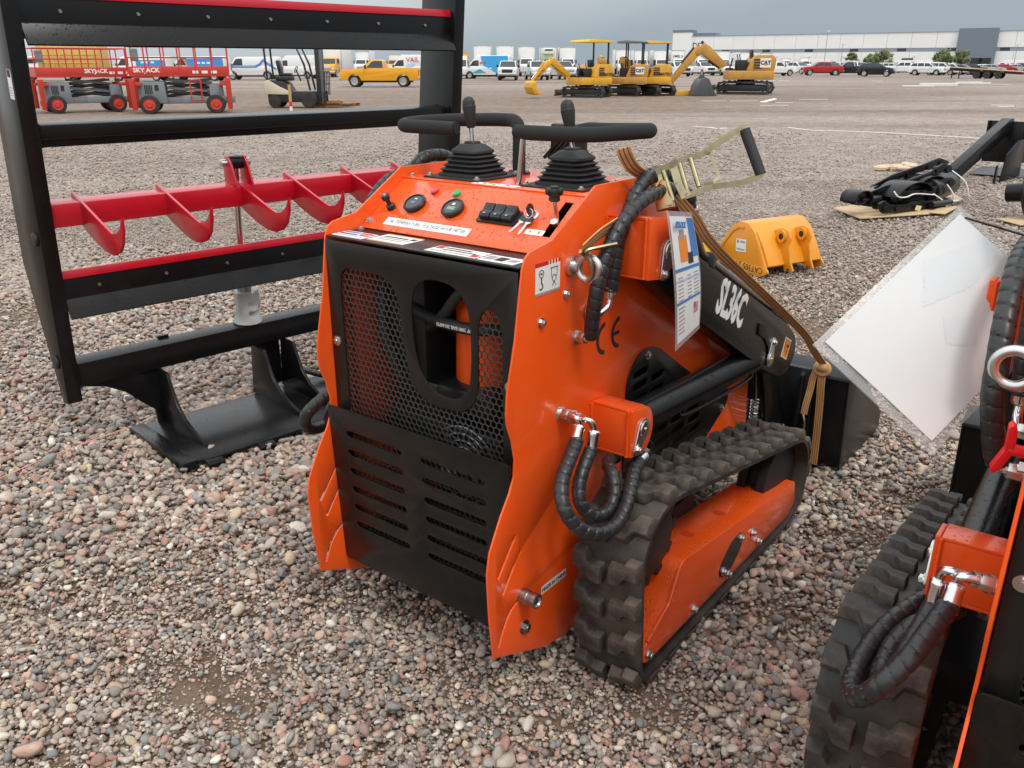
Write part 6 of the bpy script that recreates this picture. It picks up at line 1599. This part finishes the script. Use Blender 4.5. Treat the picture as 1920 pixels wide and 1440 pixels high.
for kd, pt, px, py, hd, lb in (('pickup', 'car_white', 1428, 137, 176, 'far white pickup peeking over the side-on white pickup cab'), ('suv', 'car_white', 1478, 136.5, 170, 'far white SUV left of the red pickup hood'), ('suv', 'car_grey', 1560, 136.5, 175, 'grey SUV roof behind the red pickup bed'),
        ('crew', 'car_white', 1577, 136, 178, 'white pickup just behind the gap between red and black pickups'), ('suv', 'car_white', 1628, 136, 100, 'white SUV roof over the black hatchback nose'), ('suv', 'car_white', 1668, 136, 120, 'white SUV behind the black hatchback tail'),
        ('suv', 'car_grey', 1716, 136, 110, 'grey SUV between canopy pickup and first white SUV'), ('crew', 'car_white', 1752, 136, 178, 'white pickup roof above the white SUV line'), ('hatch', 'car_silver', 1860, 138, 120, 'silver car under the trailer neck'),
        ('suv', 'car_white', 1890, 133.5, 150, 'far white SUV above the trailer planks'), ('hatch', 'car_red', 1882, 136, 100, 'small red car behind the trailer planks'), ('tallvan', 'car_white', 1335, 136.5, 178, 'white high-roof van under the excavator elbow')):
    car(kd, pt, px, py, hd, lb)
# ------------------------------------------------------------------ excavators
mat('dig_yellow', (.74, .37, .018), .45, var=.08, vscale=2, dirt=(.28, .18, .08), dirt_amt=.45, dscale=2.5)
mat('dig_ochre', (.56, .28, .045), .5, var=.08, vscale=2, dirt=(.22, .15, .08), dirt_amt=.5, dscale=2.5)
mat('dirt_steel', (.16, .12, .09), .7, var=.2, vscale=6)
def excavator(px, py, head, swing, label, paint, canopy, name_txt, sc=1.0, big=False, bucket=True, mark=None, reach=None):
    """head: where the tracks point; swing: turn of the upper body against the tracks"""
    o = thing('excavator', label, 'excavator', (*at(px, py), gz), -rad(head), 'excavators standing on the yard'); o.scale = (sc, sc, sc)
    for s in (1, -1):
        pts, _ = closed_resample(hull([(-.88, .27, .27), (.88, .27, .27)], 40), 44)
        b = MB(); vs = []
        for p in pts:
            dn = (p - Vector((max(-.88, min(.88, p.x)), .27))).normalized()
            q = p - dn * .075
            vs += [(-.16, q.x, q.y), (.16, q.x, q.y), (.16, p.x, p.y), (-.16, p.x, p.y)]
        K = len(pts)
        b.add(vs, [(i * 4 + k, i * 4 + (k + 1) % 4, (i + 1) % K * 4 + (k + 1) % 4, (i + 1) % K * 4 + k) for i in range(K) for k in range(4)])
        for i in range(0, K, 2):
            p = pts[i]; dn = (p - Vector((max(-.88, min(.88, p.x)), .27))).normalized()
            b.box((0, p.x + dn.x * .012, p.y + dn.y * .012), (.31, .05, .05), Matrix.Rotation(math.atan2(dn.y, dn.x), 3, 'X'))
        t = b.build('track', 'track_rubber', o, angle=30); t.location.x = s * .62
        MB().box((s * .62, 0, .27), (.24, 1.5, .27)).build('track_frame', 'black_dull', o, bevel=.03)
        for y in (-.88, .88): MB().cyl((s * .50, y, .27), (s * .74, y, .27), .15, n=18).build('drive_wheel', 'black_dull', o)
    MB().cyl((0, 0, .40), (0, 0, .62), .38, n=22).box((0, 0, .36), (1.0, .7, .2)).build('undercarriage', 'black_dull', o, bevel=.02)
    if not big or True:
        bl_ = MB().prism([(1.52, .06), (1.56, .06), (1.50, .20), (1.52, .38), (1.47, .38), (1.45, .2)], 'x', -.80, .80).box((.35, 1.1, .25), (.09, .9, .10)).box((-.35, 1.1, .25), (.09, .9, .10)).build('dozer_blade', 'dirt_steel' if not big else 'black_dull', o, bevel=.01)
    u = bpy.data.objects.new('upper_body', None); COL.objects.link(u); u.parent = o; u.rotation_euler = (0, 0, -rad(swing))
    MB().prism(round_poly([(-.85, -1.05), (.85, -1.05), (.88, -.6), (.88, .75), (.45, .95), (-.75, .95), (-.88, .5), (-.88, -.6)], .15), 'z', .62, .98).build('house', paint, u, bevel=.04)
    MB().prism(round_poly([(-1.03, .98), (-1.08, 1.45), (-.92, 1.62), (-.25, 1.62), (-.10, 1.50), (.12, .98)], .08), 'x', -.80, .82).build('engine_hood', paint, u, bevel=.05)
    for s in (1, -1):
        for k in range(4): MB().box((s * .815, -.30 + k * .0, 1.10 + k * .11), (.03, .34, .05)).build('hood_vent', 'trim', u)
    MB().box((-.1, .10, 1.25), (.5, .5, .16)).box((-.1, -.14, 1.55), (.48, .12, .6), Matrix.Rotation(rad(-8), 3, 'X')).build('seat', 'plastic_black', u, bevel=.05)
    for s in (-.38, .18):
        MB().box((s, .28, 1.20), (.16, .42, .44)).cyl((s, .38, 1.42), (s, .44, 1.66), .022, n=8).build('control_console', 'black_dull', u, bevel=.03)
    MB().box((-.1, .72, 1.02), (.9, .35, .06)).build('floor_plate', 'black_dull', u)
    for s in (-.22, .0): MB().cyl((s, .78, 1.02), (s, .66, 1.50), .016, n=8).build('travel_lever', 'plastic_black', u)
    if canopy:
        for x, y in ((-.72, -.70), (.52, -.70), (-.72, .15), (.52, .15)) if canopy != 'two' else ((-.70, -.78), (.50, -.78)):
            MB().box((x, y, 2.02), (.075, .075, 1.35)).build('canopy_post', 'plastic_black', u, bevel=.01)
        MB().prism(round_poly([(-1.0, 2.66), (-.95, 2.74), (.2, 2.80), (.62, 2.76), (.66, 2.66)], .03), 'x', -.88, .68).build('canopy_roof', 'lemon' if canopy != 'black' else 'car_grey', u, bevel=.03)
    bx = .30
    if reach is None: reach = [(.95, 1.0), (1.35, 1.75), (1.95, 2.05), (2.95, 1.30), (3.45, .55)]
    P = [Vector((bx, y, z)) for y, z in reach]
    def beam(name, a, b, w0, w1, wx, mt, par):
        d = (b - a).normalized(); n = Vector((0, -d.z, d.y)); m_ = MB()
        q = [a + n * w0 / 2, b + n * w1 / 2, b - n * w1 / 2, a - n * w0 / 2]
        return m_.prism([(p.y, p.z) for p in q], 'x', bx - wx / 2, bx + wx / 2).build(name, mt, par, bevel=.025)
    k = 1.25 if big else 1.0
    poly = [P[0], P[1], P[2]]
    MB().prism([(P[0].y - .12 * k, P[0].z + .05), (P[1].y - .16 * k, P[1].z + .14 * k), (P[1].y + .02, P[1].z + .24 * k), (P[2].y, P[2].z + .12 * k), (P[2].y + .06, P[2].z), (P[2].y - .04, P[2].z - .12 * k), (P[1].y + .14 * k, P[1].z - .10 * k), (P[0].y + .13 * k, P[0].z - .08)], 'x', bx - .12 * k, bx + .12 * k).build('boom', paint, u, bevel=.03)
    beam('stick', P[2] + (P[2] - P[3]).normalized() * .25, P[3], .30 * k, .18 * k, .18 * k, paint, u)
    def ram(a, b, r=.05):
        c = a.lerp(b, .55); ro = MB().cyl(a, c, r, n=12).build('ram_barrel', 'black_dull' if big else paint, u); MB().cyl(c, b, r * .6, n=10).build('ram_rod', 'chrome', u)
    ram(P[0] + Vector((0, .18, -.05)), P[1] + Vector((0, .25, -.16)), .055 * k)
    ram(P[1] + Vector((0, .1, .30 * k)), P[2] + (P[2] - P[3]).normalized() * .24 + Vector((0, 0, .06)), .05 * k)
    ram(P[2] + Vector((0, .12, .18)), P[3] + (P[2] - P[3]) * .12 + Vector((0, .12, .10)), .045 * k)
    if bucket:
        q = P[3]
        sh = [(q.y - .05, q.z + .12), (q.y + .18, q.z + .05), (q.y + .22, q.z - .20), (q.y + .05, q.z - .50), (q.y - .22, q.z - .56), (q.y - .48, q.z - .42), (q.y - .30, q.z - .40), (q.y - .10, q.z - .30), (q.y - .08, q.z - .05)]
        bk_ = MB().prism(sh, 'x', bx - .36, bx + .36).build('bucket', 'dig_yellow', u, bevel=.02)
        for t_ in range(4): MB().box((bx - .24 + t_ * .16, q.y - .50, q.z - .44), (.07, .16, .05)).build('bucket_tooth', 'dig_yellow', bk_)
    else:
        MB().tube([P[3] + Vector((-.05, .0, .1)), P[3] + Vector((-.1, .25, -.2)), P[3] + Vector((-.1, .15, -.5))], .02, 6).tube([P[3] + Vector((.05, .0, .1)), P[3] + Vector((.1, -.2, -.2)), P[3] + Vector((.05, -.15, -.5))], .02, 6).build('hanging_hose', 'black_rubber', u)
    if name_txt:
        for s in (1, -1):
            text(name_txt, .20, 'ink', u, frame_m((s * .885, -.62, .90 + .18) if False else (s * .825, -.62, 1.12), YF * s, XR * s), bold=.006)
            text(name_txt, .17, 'ink', u, frame_m((s * .095 * k + bx, (P[2].y + P[3].y) / 2, (P[2].z + P[3].z) / 2), (P[3] - P[2]).normalized() * s, XR * s), bold=.004)
    if mark:
        for s in (1, -1):
            pl = MB().box((s * .826, -.62, 1.30), (.012, .46, .38)).build('maker_plate', 'white_label', u)
            text(mark, .22, 'ink', u, frame_m((s * .834, -.62, 1.30), YF * s, XR * s), bold=.012)
            MB().prism([(-.70, 1.20), (-.55, 1.20), (-.62, 1.30)], 'x', s * .834, s * .838).build('maker_triangle', 'bucket_yellow', u)
    return o
excavator(1100, 181, -66, -58, 'lemon-yellow mini excavator with yellow canopy and bucket resting on the ground', 'dig_yellow', 'two', 'KOMATSU', reach=[(.98, 1.05), (2.05, 1.72), (2.45, 1.55), (3.35, .72), (3.4, .5)])
excavator(1178, 178.5, -48, -30, 'ochre mini excavator with black canopy standing second', 'dig_ochre', 'black', None, mark='CAT', bucket=False, reach=[(.98, 1.0), (1.30, 1.65), (1.65, 1.75), (1.55, 1.0), (1.4, .6)])
excavator(1220, 178, -40, -38, 'third mini excavator with yellow canopy beside the black canopy', 'dig_yellow', 'two', 'KOMATSU', bucket=False, reach=[(.98, 1.0), (1.30, 1.65), (1.65, 1.75), (1.55, 1.0), (1.4, .6)])
big = excavator(1396, 175.5, -66, -20, 'big ochre excavator without cab, raised elbow boom and no bucket', 'dig_ochre', None, None, sc=1.30, big=True, bucket=False, mark='CAT', reach=[(.95, 1.15), (1.85, 1.82), (2.20, 1.75), (3.25, .50), (3.3, .4)])
# detached bucket and plate beside the big excavator
x_, y_ = at(1322, 179)
dk = thing('loose_bucket', 'dark grey bucket set down in front of the big excavator tracks', 'bucket', (x_, y_, gz), rad(14))
mat('bucket_grey', (.075, .08, .085), .5)
MB().prism([(-.75, .02), (-.62, .55), (-.45, .85), (-.22, .98), (-.05, .90), (.15, .0)], 'y', -.30, -.27).build('side_plate', 'bucket_grey', dk, bevel=.01)
MB().prism([(-.05, .92), (.05, .90), (.52, .05), (.45, .0), (.15, .0), (-.05, .80)], 'y', -.26, .45).build('shell', 'bucket_grey', dk, bevel=.02)
MB().prism([(-.75, .02), (-.62, .55), (-.45, .85), (-.22, .98), (-.05, .90), (.15, .0)], 'y', .45, .48).build('side_plate', 'bucket_grey', dk, bevel=.01)
MB().prism([(-.74, .02), (-.61, .55), (-.44, .84), (-.22, .96), (-.22, .92), (-.42, .81), (-.57, .53), (-.70, .02)], 'y', -.27, .45).build('back_shell', 'bucket_grey', dk)
for y in (-.05, .2): MB().prism([(-.35, .90), (-.10, .92), (-.16, 1.10), (-.28, 1.12)], 'y', y, y + .04).build('mounting_ear', 'bucket_grey', dk, bevel=.01)
for k in range(5): MB().box((.54, -.2 + k * .15, .03), (.16, .08, .04)).build('tooth', 'bucket_grey', dk)
x_, y_ = at(1280, 178)
pl = MB().prism([(-.75, 0), (.75, 0), (.75, .22), (.55, .30), (-.72, .26)], 'y', -.25, .25).build('counterweight_plate', 'dig_yellow', None, bevel=.02, loc=(x_, y_, gz), rot=(0, 0, rad(6)))
tag(pl, 'low yellow steel slab lying between the mini and big excavators', 'slab')
# ------------------------------------------------------------------ scissor lifts, forklift, pallet, stake
mat('lift_red', (.55, .045, .030), .42, var=.08, vscale=3)
mat('lift_grey', (.20, .22, .235), .5, var=.08, vscale=3)
mat('cream', (.62, .57, .42), .45)
mat('pallet_wood', (.42, .17, .065), .85, var=.2, vscale=8)
mat('stake_wood', (.52, .33, .13), .8)
def scissor_lift(px, py, rz, label, ladder):
    o = thing('scissor_lift', label, 'lift', (*at(px, py), gz), rz, 'scissor lifts parked side by side')
    # local x along the platform, -y toward the viewer
    L_, W_ = 1.75, .85
    ch = MB().box((0.25, 0, .52), (2.9, 1.0, .26)).build('chassis', 'lift_grey', o, bevel=.03)
    MB().prism(round_poly([(-1.62, .42), (-1.62, 1.22), (-1.45, 1.30), (-.62, 1.30), (-.58, .42)], .05), 'y', -.82, .82).build('engine_box', 'lift_grey', o, bevel=.02)
    for k in range(5): MB().box((-1.35 + k * .06, -.83, .98), (.035, .02, .36)).build('engine_vent', 'trim', o)
    MB().box((-.92, -.83, 1.05), (.14, .02, .22)).build('control_box', 'trim', o)
    MB().prism(round_poly([(1.05, .5), (1.05, 1.18), (1.55, 1.18), (1.60, .5)], .05), 'y', -.75, .75).build('hydraulic_box', 'lift_grey', o, bevel=.02)
    for x in (-1.25, 1.25):
        for s in (-1, 1):
            t = MB().lathe([(.22, -.16), (.35, -.16), (.38, -.12), (.38, .12), (.35, .16), (.22, .16)], (x, s * .86, .38), (0, 1, 0), 22).build('wheel', 'tyre', o, angle=35)
            MB().lathe([(0, -.19), (.10, -.20), (.13, -.165), (.21, -.165), (.23, -.18), (.23, .18), (.21, .165), (.13, .165), (.10, .20), (0, .19)], (x, s * .86, .38), (0, 1, 0), 18).build('rim', 'lift_red', t, angle=30)
    for x in (-1.78, 1.78):
        for s in (-1, 1):
            MB().prism([(x - .13, 1.42), (x + .13, 1.42), (x + .10, 1.30), (x + .09, .16), (x - .09, .16), (x - .10, 1.30)], 'y', s * 1.02 - .09, s * 1.02 + .09).build('outrigger', 'lift_red', o, bevel=.02)
            MB().box((x * .90, s * .80, 1.20), (.30, .50, .14)).build('outrigger_arm', 'lift_red', o, bevel=.02)
    for k in range(4):
        z0 = .70 + k * .17
        for s in (-.42, .42):
            for d in (1, -1):
                a, b = Vector((-.55, s + d * .04, z0 + (.0 if d > 0 else .17))), Vector((1.15, s + d * .04, z0 + (.17 if d > 0 else .0)))
                dd = (b - a).normalized()
                MB().box(((a + b) / 2), ((b - a).length, .06, .10), Matrix.Rotation(math.atan2(dd.z, dd.x) * -1, 3, 'Y')).build('scissor_arm', 'lift_grey' if k % 2 else 'trim', o, bevel=.01)
    pf = MB().box((0, 0, 1.55), (3.7, 1.75, .12)).build('platform_deck', 'lift_red', o, bevel=.02)
    for s in (-1, 1):
        bd_ = MB().box((0, s * .87, 1.74), (3.72, .03, .32)).build('kick_board', 'lift_red', o, bevel=.008)
        if s < 0:
            text('SKYJACK', .24, 'white_label', bd_, frame_m((.55 if not ladder else -1.2, -.888, 1.74), XR, -YF), bold=.008)
            for k in range(3): MB().box((.6 + k * .35 + (0 if ladder else .6), -.888, 1.67), (.22, .004, .11)).build('notice', 'white_label', bd_)
        for z in (2.25, 2.68): MB().cyl((-1.85, s * .87, z), (1.85, s * .87, z), .026, n=10).build('guard_rail', 'lift_red', o)
        for k in range(7): MB().cyl((-1.85 + k * 3.7 / 6, s * .87, 1.6), (-1.85 + k * 3.7 / 6, s * .87, 2.68), .028, n=10).build('guard_post', 'lift_red', o)
    for x in (-1.85, 1.85):
        MB().box((x, 0, 1.72), (.03, 1.70, .28)).build('kick_board', 'lift_red', o)
        for z in (2.25, 2.68): MB().cyl((x, -.87, z), (x, .87, z), .026, n=10).build('guard_rail', 'lift_red', o)
    MB().box((-1.6, -.6, 2.35), (.28, .3, .5)).build('platform_control', 'lift_grey', o, bevel=.03)
    if ladder:
        for x in (.35, .75): MB().cyl((x, -1.0, .42), (x, -1.0, 1.38), .03, n=8).build('ladder_rail', 'lift_red', o)
        for z in (.55, .95, 1.35): MB().cyl((.35, -1.0, z), (.75, -1.0, z), .025, n=8).build('ladder_rung', 'lift_red', o)
    MB().box((1.0, -.84, .55), (2.0, .06, .26)).build('side_beam', 'lift_grey', o, bevel=.015)
    return o
sl1 = scissor_lift(160, 208, rad(36), 'red and grey scissor lift with plain side, first from the picture edge', False)
sl2 = scissor_lift(348, 209, rad(17), 'red and grey scissor lift with red ladder beside the forklift', True)

sl1.scale = (.80, .80, .80); sl2.scale = (.88, .84, .82)
fk = thing('forklift', 'black and cream forklift with raised mast behind the leveler', 'forklift', (*at(560, 200), gz), rad(0))
# local x forward (to the viewer's right)
MB().prism(round_poly([(-1.05, .22), (-1.05, .55), (-1.10, .95), (-.95, 1.05), (-.35, .98), (-.15, .62), (.72, .62), (.75, .22)], .06), 'y', -.52, .52).build('chassis', 'trim', fk, bevel=.03)
MB().prism(round_poly([(-1.12, .52), (-1.14, .98), (-1.0, 1.06), (-.55, .80), (-.10, .60), (-.12, .50)], .05), 'y', -.545, .545).build('counterweight', 'cream', fk, bevel=.02)
MB().box((-.45, 0, 1.10), (.62, .7, .18)).build('engine_cover', 'trim', fk, bevel=.05)
MB().box((-.40, 0, 1.24), (.48, .46, .12)).box((-.62, 0, 1.52), (.12, .46, .50), Matrix.Rotation(rad(-10), 3, 'Y')).build('seat', 'plastic_black', fk, bevel=.04)
MB().cyl((.18, 0, 1.0), (.02, 0, 1.42), .03, n=10).build('steering_column', 'trim', fk)
MB().tube([(.02 + .05 * cos(t), .17 * sin(t), 1.43 + .12 * cos(t)) for t in np.linspace(0, 2 * pi, 20)[:-1]], .016, 7, closed=True).build('steering_wheel', 'plastic_black', fk)
for s in (-.46, .46):
    MB().tube([(-1.02, s, .98), (-1.06, s, 2.18), (-.95, s, 2.25), (.20, s, 2.22), (.45, s, 1.62), (.62, s, .66)], .04, 8).build('overhead_guard_post', 'trim', fk)
    wheel_ = MB().lathe([(.14, -.11), (.28, -.11), (.31, -.08), (.31, .08), (.28, .11), (.14, .11)], (.55, s, .31), (0, 1, 0), 20).build('front_wheel', 'tyre', fk, angle=35)
    MB().cyl((.55, s - .10, .31), (.55, s + .10, .31), .15, n=16).build('rim', 'trim', wheel_)
    MB().lathe([(.10, -.09), (.22, -.09), (.24, -.07), (.24, .07), (.22, .09), (.10, .09)], (-.80, s, .24), (0, 1, 0), 20).build('rear_wheel', 'tyre', fk, angle=35)
    MB().box((.92, s * .62, 1.28), (.14, .09, 2.3)).build('mast_rail', 'trim', fk, bevel=.01)
    MB().box((1.04, s * .45, 1.20), (.10, .07, 2.1)).build('mast_rail', 'car_grey', fk, bevel=.01)
    MB().prism([(1.10, .10), (1.10, .62), (1.15, .62), (1.16, .16), (2.15, .10), (2.15, .07)], 'y', s * .5 - .06, s * .5 + .06).build('fork', 'trim', fk)
for k in range(5): MB().box((-.78 + k * .24, 0, 2.24), (.05, .92, .05)).build('overhead_guard_bar', 'trim', fk)
MB().cyl((.98, 0, .3), (.98, 0, 1.9), .05, n=12).build('mast_ram', 'steel', fk)
for z in (.35, 1.0, 2.38): MB().box((.95, 0, z), (.12, .62, .10)).build('mast_crossbar', 'trim', fk)
for y in (-.45, -.15, .15, .45): MB().cyl((1.20, y, .5), (1.24, y, 1.35), .018, n=8).build('backrest_bar', 'trim', fk)
for z in (.5, .9, 1.35): MB().cyl((1.21 + z * .01, -.47, z), (1.21 + z * .01, .47, z), .02, n=8).build('backrest_rail', 'trim', fk)

def pallet(px, py, rz, label, n=1):
    for k in range(n):
        o = thing('wooden_pallet', label[k], 'pallet', (*at(px, py), gz + .135 * k), rz + k * .06, 'pallets by the forklift')
        for y in (-.5, 0, .5): MB().box((0, y, .065), (1.2, .09, .075)).build('runner', 'pallet_wood', o)
        for i in range(6): MB().box((-.54 + i * .216, 0, .115), (.14, 1.1, .02)).build('top_slat', 'pallet_wood', o)
        for i in range(3): MB().box((-.5 + i * .5, 0, .016), (.14, 1.1, .02)).build('bottom_slat', 'pallet_wood', o)
pallet(615, 199, .15, ['rust-coloured wooden pallet on the ground at the forklift forks', 'rust-coloured wooden pallet lying on top of the other'], 2)
pallet(640, 197, -.3, ['rust-coloured wooden pallet further from the forklift forks'], 1)
sk_ = thing('survey_stake', 'wooden stake with red and white painted foot in front of the forklift', 'stake', (*at(546, 206), gz))
MB().box((0, 0, .62), (.10, .03, .60)).build('stake_top', 'stake_wood', sk_); MB().box((0, 0, .235), (.102, .032, .17)).build('red_band', 'red_plastic', sk_); MB().box((0, 0, .075), (.102, .032, .15)).build('white_band', 'white_label', sk_)

# ------------------------------------------------------------------ flat trailer with planks
tr = thing('flat_trailer', 'black flat trailer with red tail lights and pale deck planks at the picture edge', 'trailer', (*at(1868, 147), gz), rad(-38))
MB().prism([(-5.0, 1.05), (-5.0, 1.25), (7, .50), (7, .28), (-4.4, .86)], 'y', -1.2, 1.2).build('frame', 'black_panel', tr, bevel=.02)
for s in (-1.1, 1.1):
    for x in (-2.0, -.9, .3): wheel_ = MB().lathe([(.2, -.14), (.40, -.14), (.42, .0), (.40, .14), (.2, .14)], (x, s, .42), (0, 1, 0), 20).build('wheel', 'tyre', tr)
for x in (-4.7, -3.9): MB().box((x, -1.0, .4), (.12, .12, .8)).build('support_leg', 'black_panel', tr)
for k in range(6): MB().box((1.0, -1.0 + k * .4, .905), (12, .30, .05), Matrix.Rotation(rad(3.58), 3, 'Y')).build('deck_plank', 'stake_wood' if k % 2 else 'note', tr)
for k in range(3): MB().box((-1.5 + k * 2.2, -1.21, .92 - k * .13), (.3, .03, .10)).build('marker_light', 'red_plastic', tr)

# ------------------------------------------------------------------ warehouse
mat('wall_white', (.80, .805, .79), .7, var=.02, vscale=.3)
mat('wall_slate', (.16, .195, .235), .6, var=.03, vscale=.3)
mat('wall_band', (.27, .30, .35), .6)
wA, wB = Vector((76, 425, 0)), Vector((262, 303, 0))
wd_ = (wB - wA).normalized(); wl_len = (wB - wA).length
wh = thing('warehouse', 'long white warehouse with slate tower panel behind the far cars', 'building', tuple(wA), math.atan2(wd_.y, wd_.x))
# local x along the front, -y toward the viewer
Hh = 13.4
n_pan = 24
for k in range(n_pan):
    x0, x1 = wl_len * k / n_pan, wl_len * (k + 1) / n_pan
    MB().box(((x0 + x1) / 2, .5, (Hh + 7.7) / 2), (x1 - x0 - .09, 1.0, Hh - 7.7)).build('wall_panel', 'wall_white', wh)
    MB().box(((x0 + x1) / 2, .5, 3.1), (x1 - x0 - .09, 1.0, 6.2)).build('wall_panel', 'wall_white', wh)
MB().box((wl_len / 2, .62, 6.95), (wl_len, 1.0, 1.5)).build('grey_band', 'wall_band', wh)
for k in range(12):
    MB().box((6 + k * wl_len / 12, .10, 7.0), (3.4, .1, 1.1)).build('clerestory_window', 'window', wh)
MB().box((wl_len / 2, 30, Hh / 2 - .2), (wl_len, 58, Hh - .6)).build('hall', 'wall_white', wh)
MB().box((wl_len / 2, .45, Hh + .12), (wl_len + .2, 1.3, .28)).build('parapet_cap', 'wall_band', wh)
MB().box((3.5, 2.0, Hh / 2 + .9), (9, 6, Hh + 1.8)).build('corner_tower', 'wall_white', wh)
MB().box((3.5, 2.0, Hh + 2.3), (9.3, 6.3, 1.1)).build('tower_cap', 'wall_slate', wh)
MB().box((13, 4.0, Hh + .9), (12, 6, 1.1)).build('roof_screen', 'wall_slate', wh)
text('DSV', 3.4, 'ink', wh, frame_m((11.5, -.04, 9.4), XR, -YF), bold=.05)
def wx(px):   # distance along the front that lies in the given viewing direction
    t_ = (px - 960) / FPX * cos(PITCH); nx = wd_
    # solve (wA + s*wd).x = t*(wA + s*wd).y
    return (t_ * wA.y - wA.x) / (nx.x - t_ * nx.y)
s0, s1 = wx(1789), wx(1863)
MB().box(((s0 + s1) / 2, -.6, 7.3), (s1 - s0, 2.4, 14.6)).build('slate_panel', 'wall_slate', wh)
for px in (1700, 1830, 1846):
    s_ = wx(px); MB().box((s_, -1.9 if px > 1790 else -.1, 2.0), (4.2, .3, 3.6)).build('dock_door', 'trim', wh)
for k in range(14): MB().box((20 + k * 14, -.25, 4.6), (.5, .5, .5)).build('wall_lamp', 'lamp', wh)

# ------------------------------------------------------------------ light poles
def pole(px, dist, h, label):
    x = (px - 960) / FPX * cos(PITCH) * dist
    o = thing('light_pole', label, 'lamp post', (x, dist, gz), 0, 'light poles in the yard')
    MB().cyl((0, 0, 0), (0, 0, h), .10, .06, n=10).build('post', 'steel', o)
    MB().box((0, -.3, h + .1), (.9, .7, .25)).build('lamp_head', 'lamp', o, bevel=.05)
    MB().cyl((0, 0, 0), (0, 0, .8), .30, .28, n=12).build('pole_base', 'box_white', o)
pole(1545, 260, 10.2, 'tall light pole with bright head above the red pickup')
pole(1576, 250, 6.6, 'thin light pole just right of the tall one')
pole(1901, 250, 6.6, 'thin light pole in front of the warehouse near the picture edge')

# ------------------------------------------------------------------ trees in front of the warehouse
mat('bark', (.10, .075, .055), .9)
def leaf_mat():
    m = bpy.data.materials.new('leaf'); m.use_nodes = True; nt = m.node_tree; b = nt.nodes['Principled BSDF']
    g = nt.nodes.new('ShaderNodeNewGeometry'); cr = nt.nodes.new('ShaderNodeValToRGB')
    cr.color_ramp.elements[0].color = (.07, .10, .035, 1); cr.color_ramp.elements[1].color = (.24, .27, .10, 1)
    nt.links.new(g.outputs['Random Per Island'], cr.inputs[0]); nt.links.new(cr.outputs[0], b.inputs['Base Color']); b.inputs['Roughness'].default_value = .7
    M['leaf'] = m
leaf_mat()
def tree(px, dist, h, w, seed, label):
    rs = np.random.RandomState(seed); x = (px - 960) / FPX * cos(PITCH) * dist
    o = thing('tree', label, 'tree', (x, dist, gz), 0, 'trees in front of the warehouse')
    t = MB().tube(spline([(0, 0, 0), (.1, 0, h * .2), (-.05, .1, h * .4), (.1, 0, h * .7)], 4), lambda L, th, i: max(.03, .20 - L * .035), 8)
    cl = []
    for k in range(34):
        a = rs.uniform(0, 6.28); rr = w / 2 * math.sqrt(rs.uniform(0, 1)); zc = h * rs.uniform(.38, .92)
        rr *= 1 - .55 * abs(zc / h - .58) / .42
        c = Vector((rr * cos(a), rr * sin(a), zc)); cl.append(c)
        if k < 9: t.tube([(0, 0, h * .3), c * .55 + Vector((0, 0, h * .2)), c], lambda L, th, i: .07 - .02 * i, 5)
    t.build('trunk', 'bark', o)
    b = MB()
    for c in cl:
        cr = rs.uniform(.45, 1.0) * w / 7
        for _ in range(120):
            d = rs.normal(size=3); d /= np.linalg.norm(d); p = c + Vector(d * cr * rs.uniform(.3, 1.25)); p.z = max(p.z, h * .22)
            u = Vector(rs.normal(size=3)).normalized(); v = u.orthogonal().normalized(); s_ = rs.uniform(.12, .27)
            b.add([p - u * s_, p + v * s_ * .6, p + u * s_, p - v * s_ * .6], [(0, 1, 2, 3)])
    b.build('crown', 'leaf', o, flat=True)
tree(1652, 255, 5.4, 7.0, 1, 'broad spreading tree left of the two round trees by the warehouse')
tree(1634, 262, 4.4, 4.4, 4, 'small tree half merged with the broad spreading tree')
tree(1766, 240, 5.2, 5.6, 2, 'round tree beside the slate warehouse panel on its outer side')
tree(1802, 236, 5.0, 5.0, 3, 'round tree right in front of the slate warehouse panel')
tree(1597, 270, 5.0, 3.6, 5, 'smallest tree, peeking over the white utility truck')
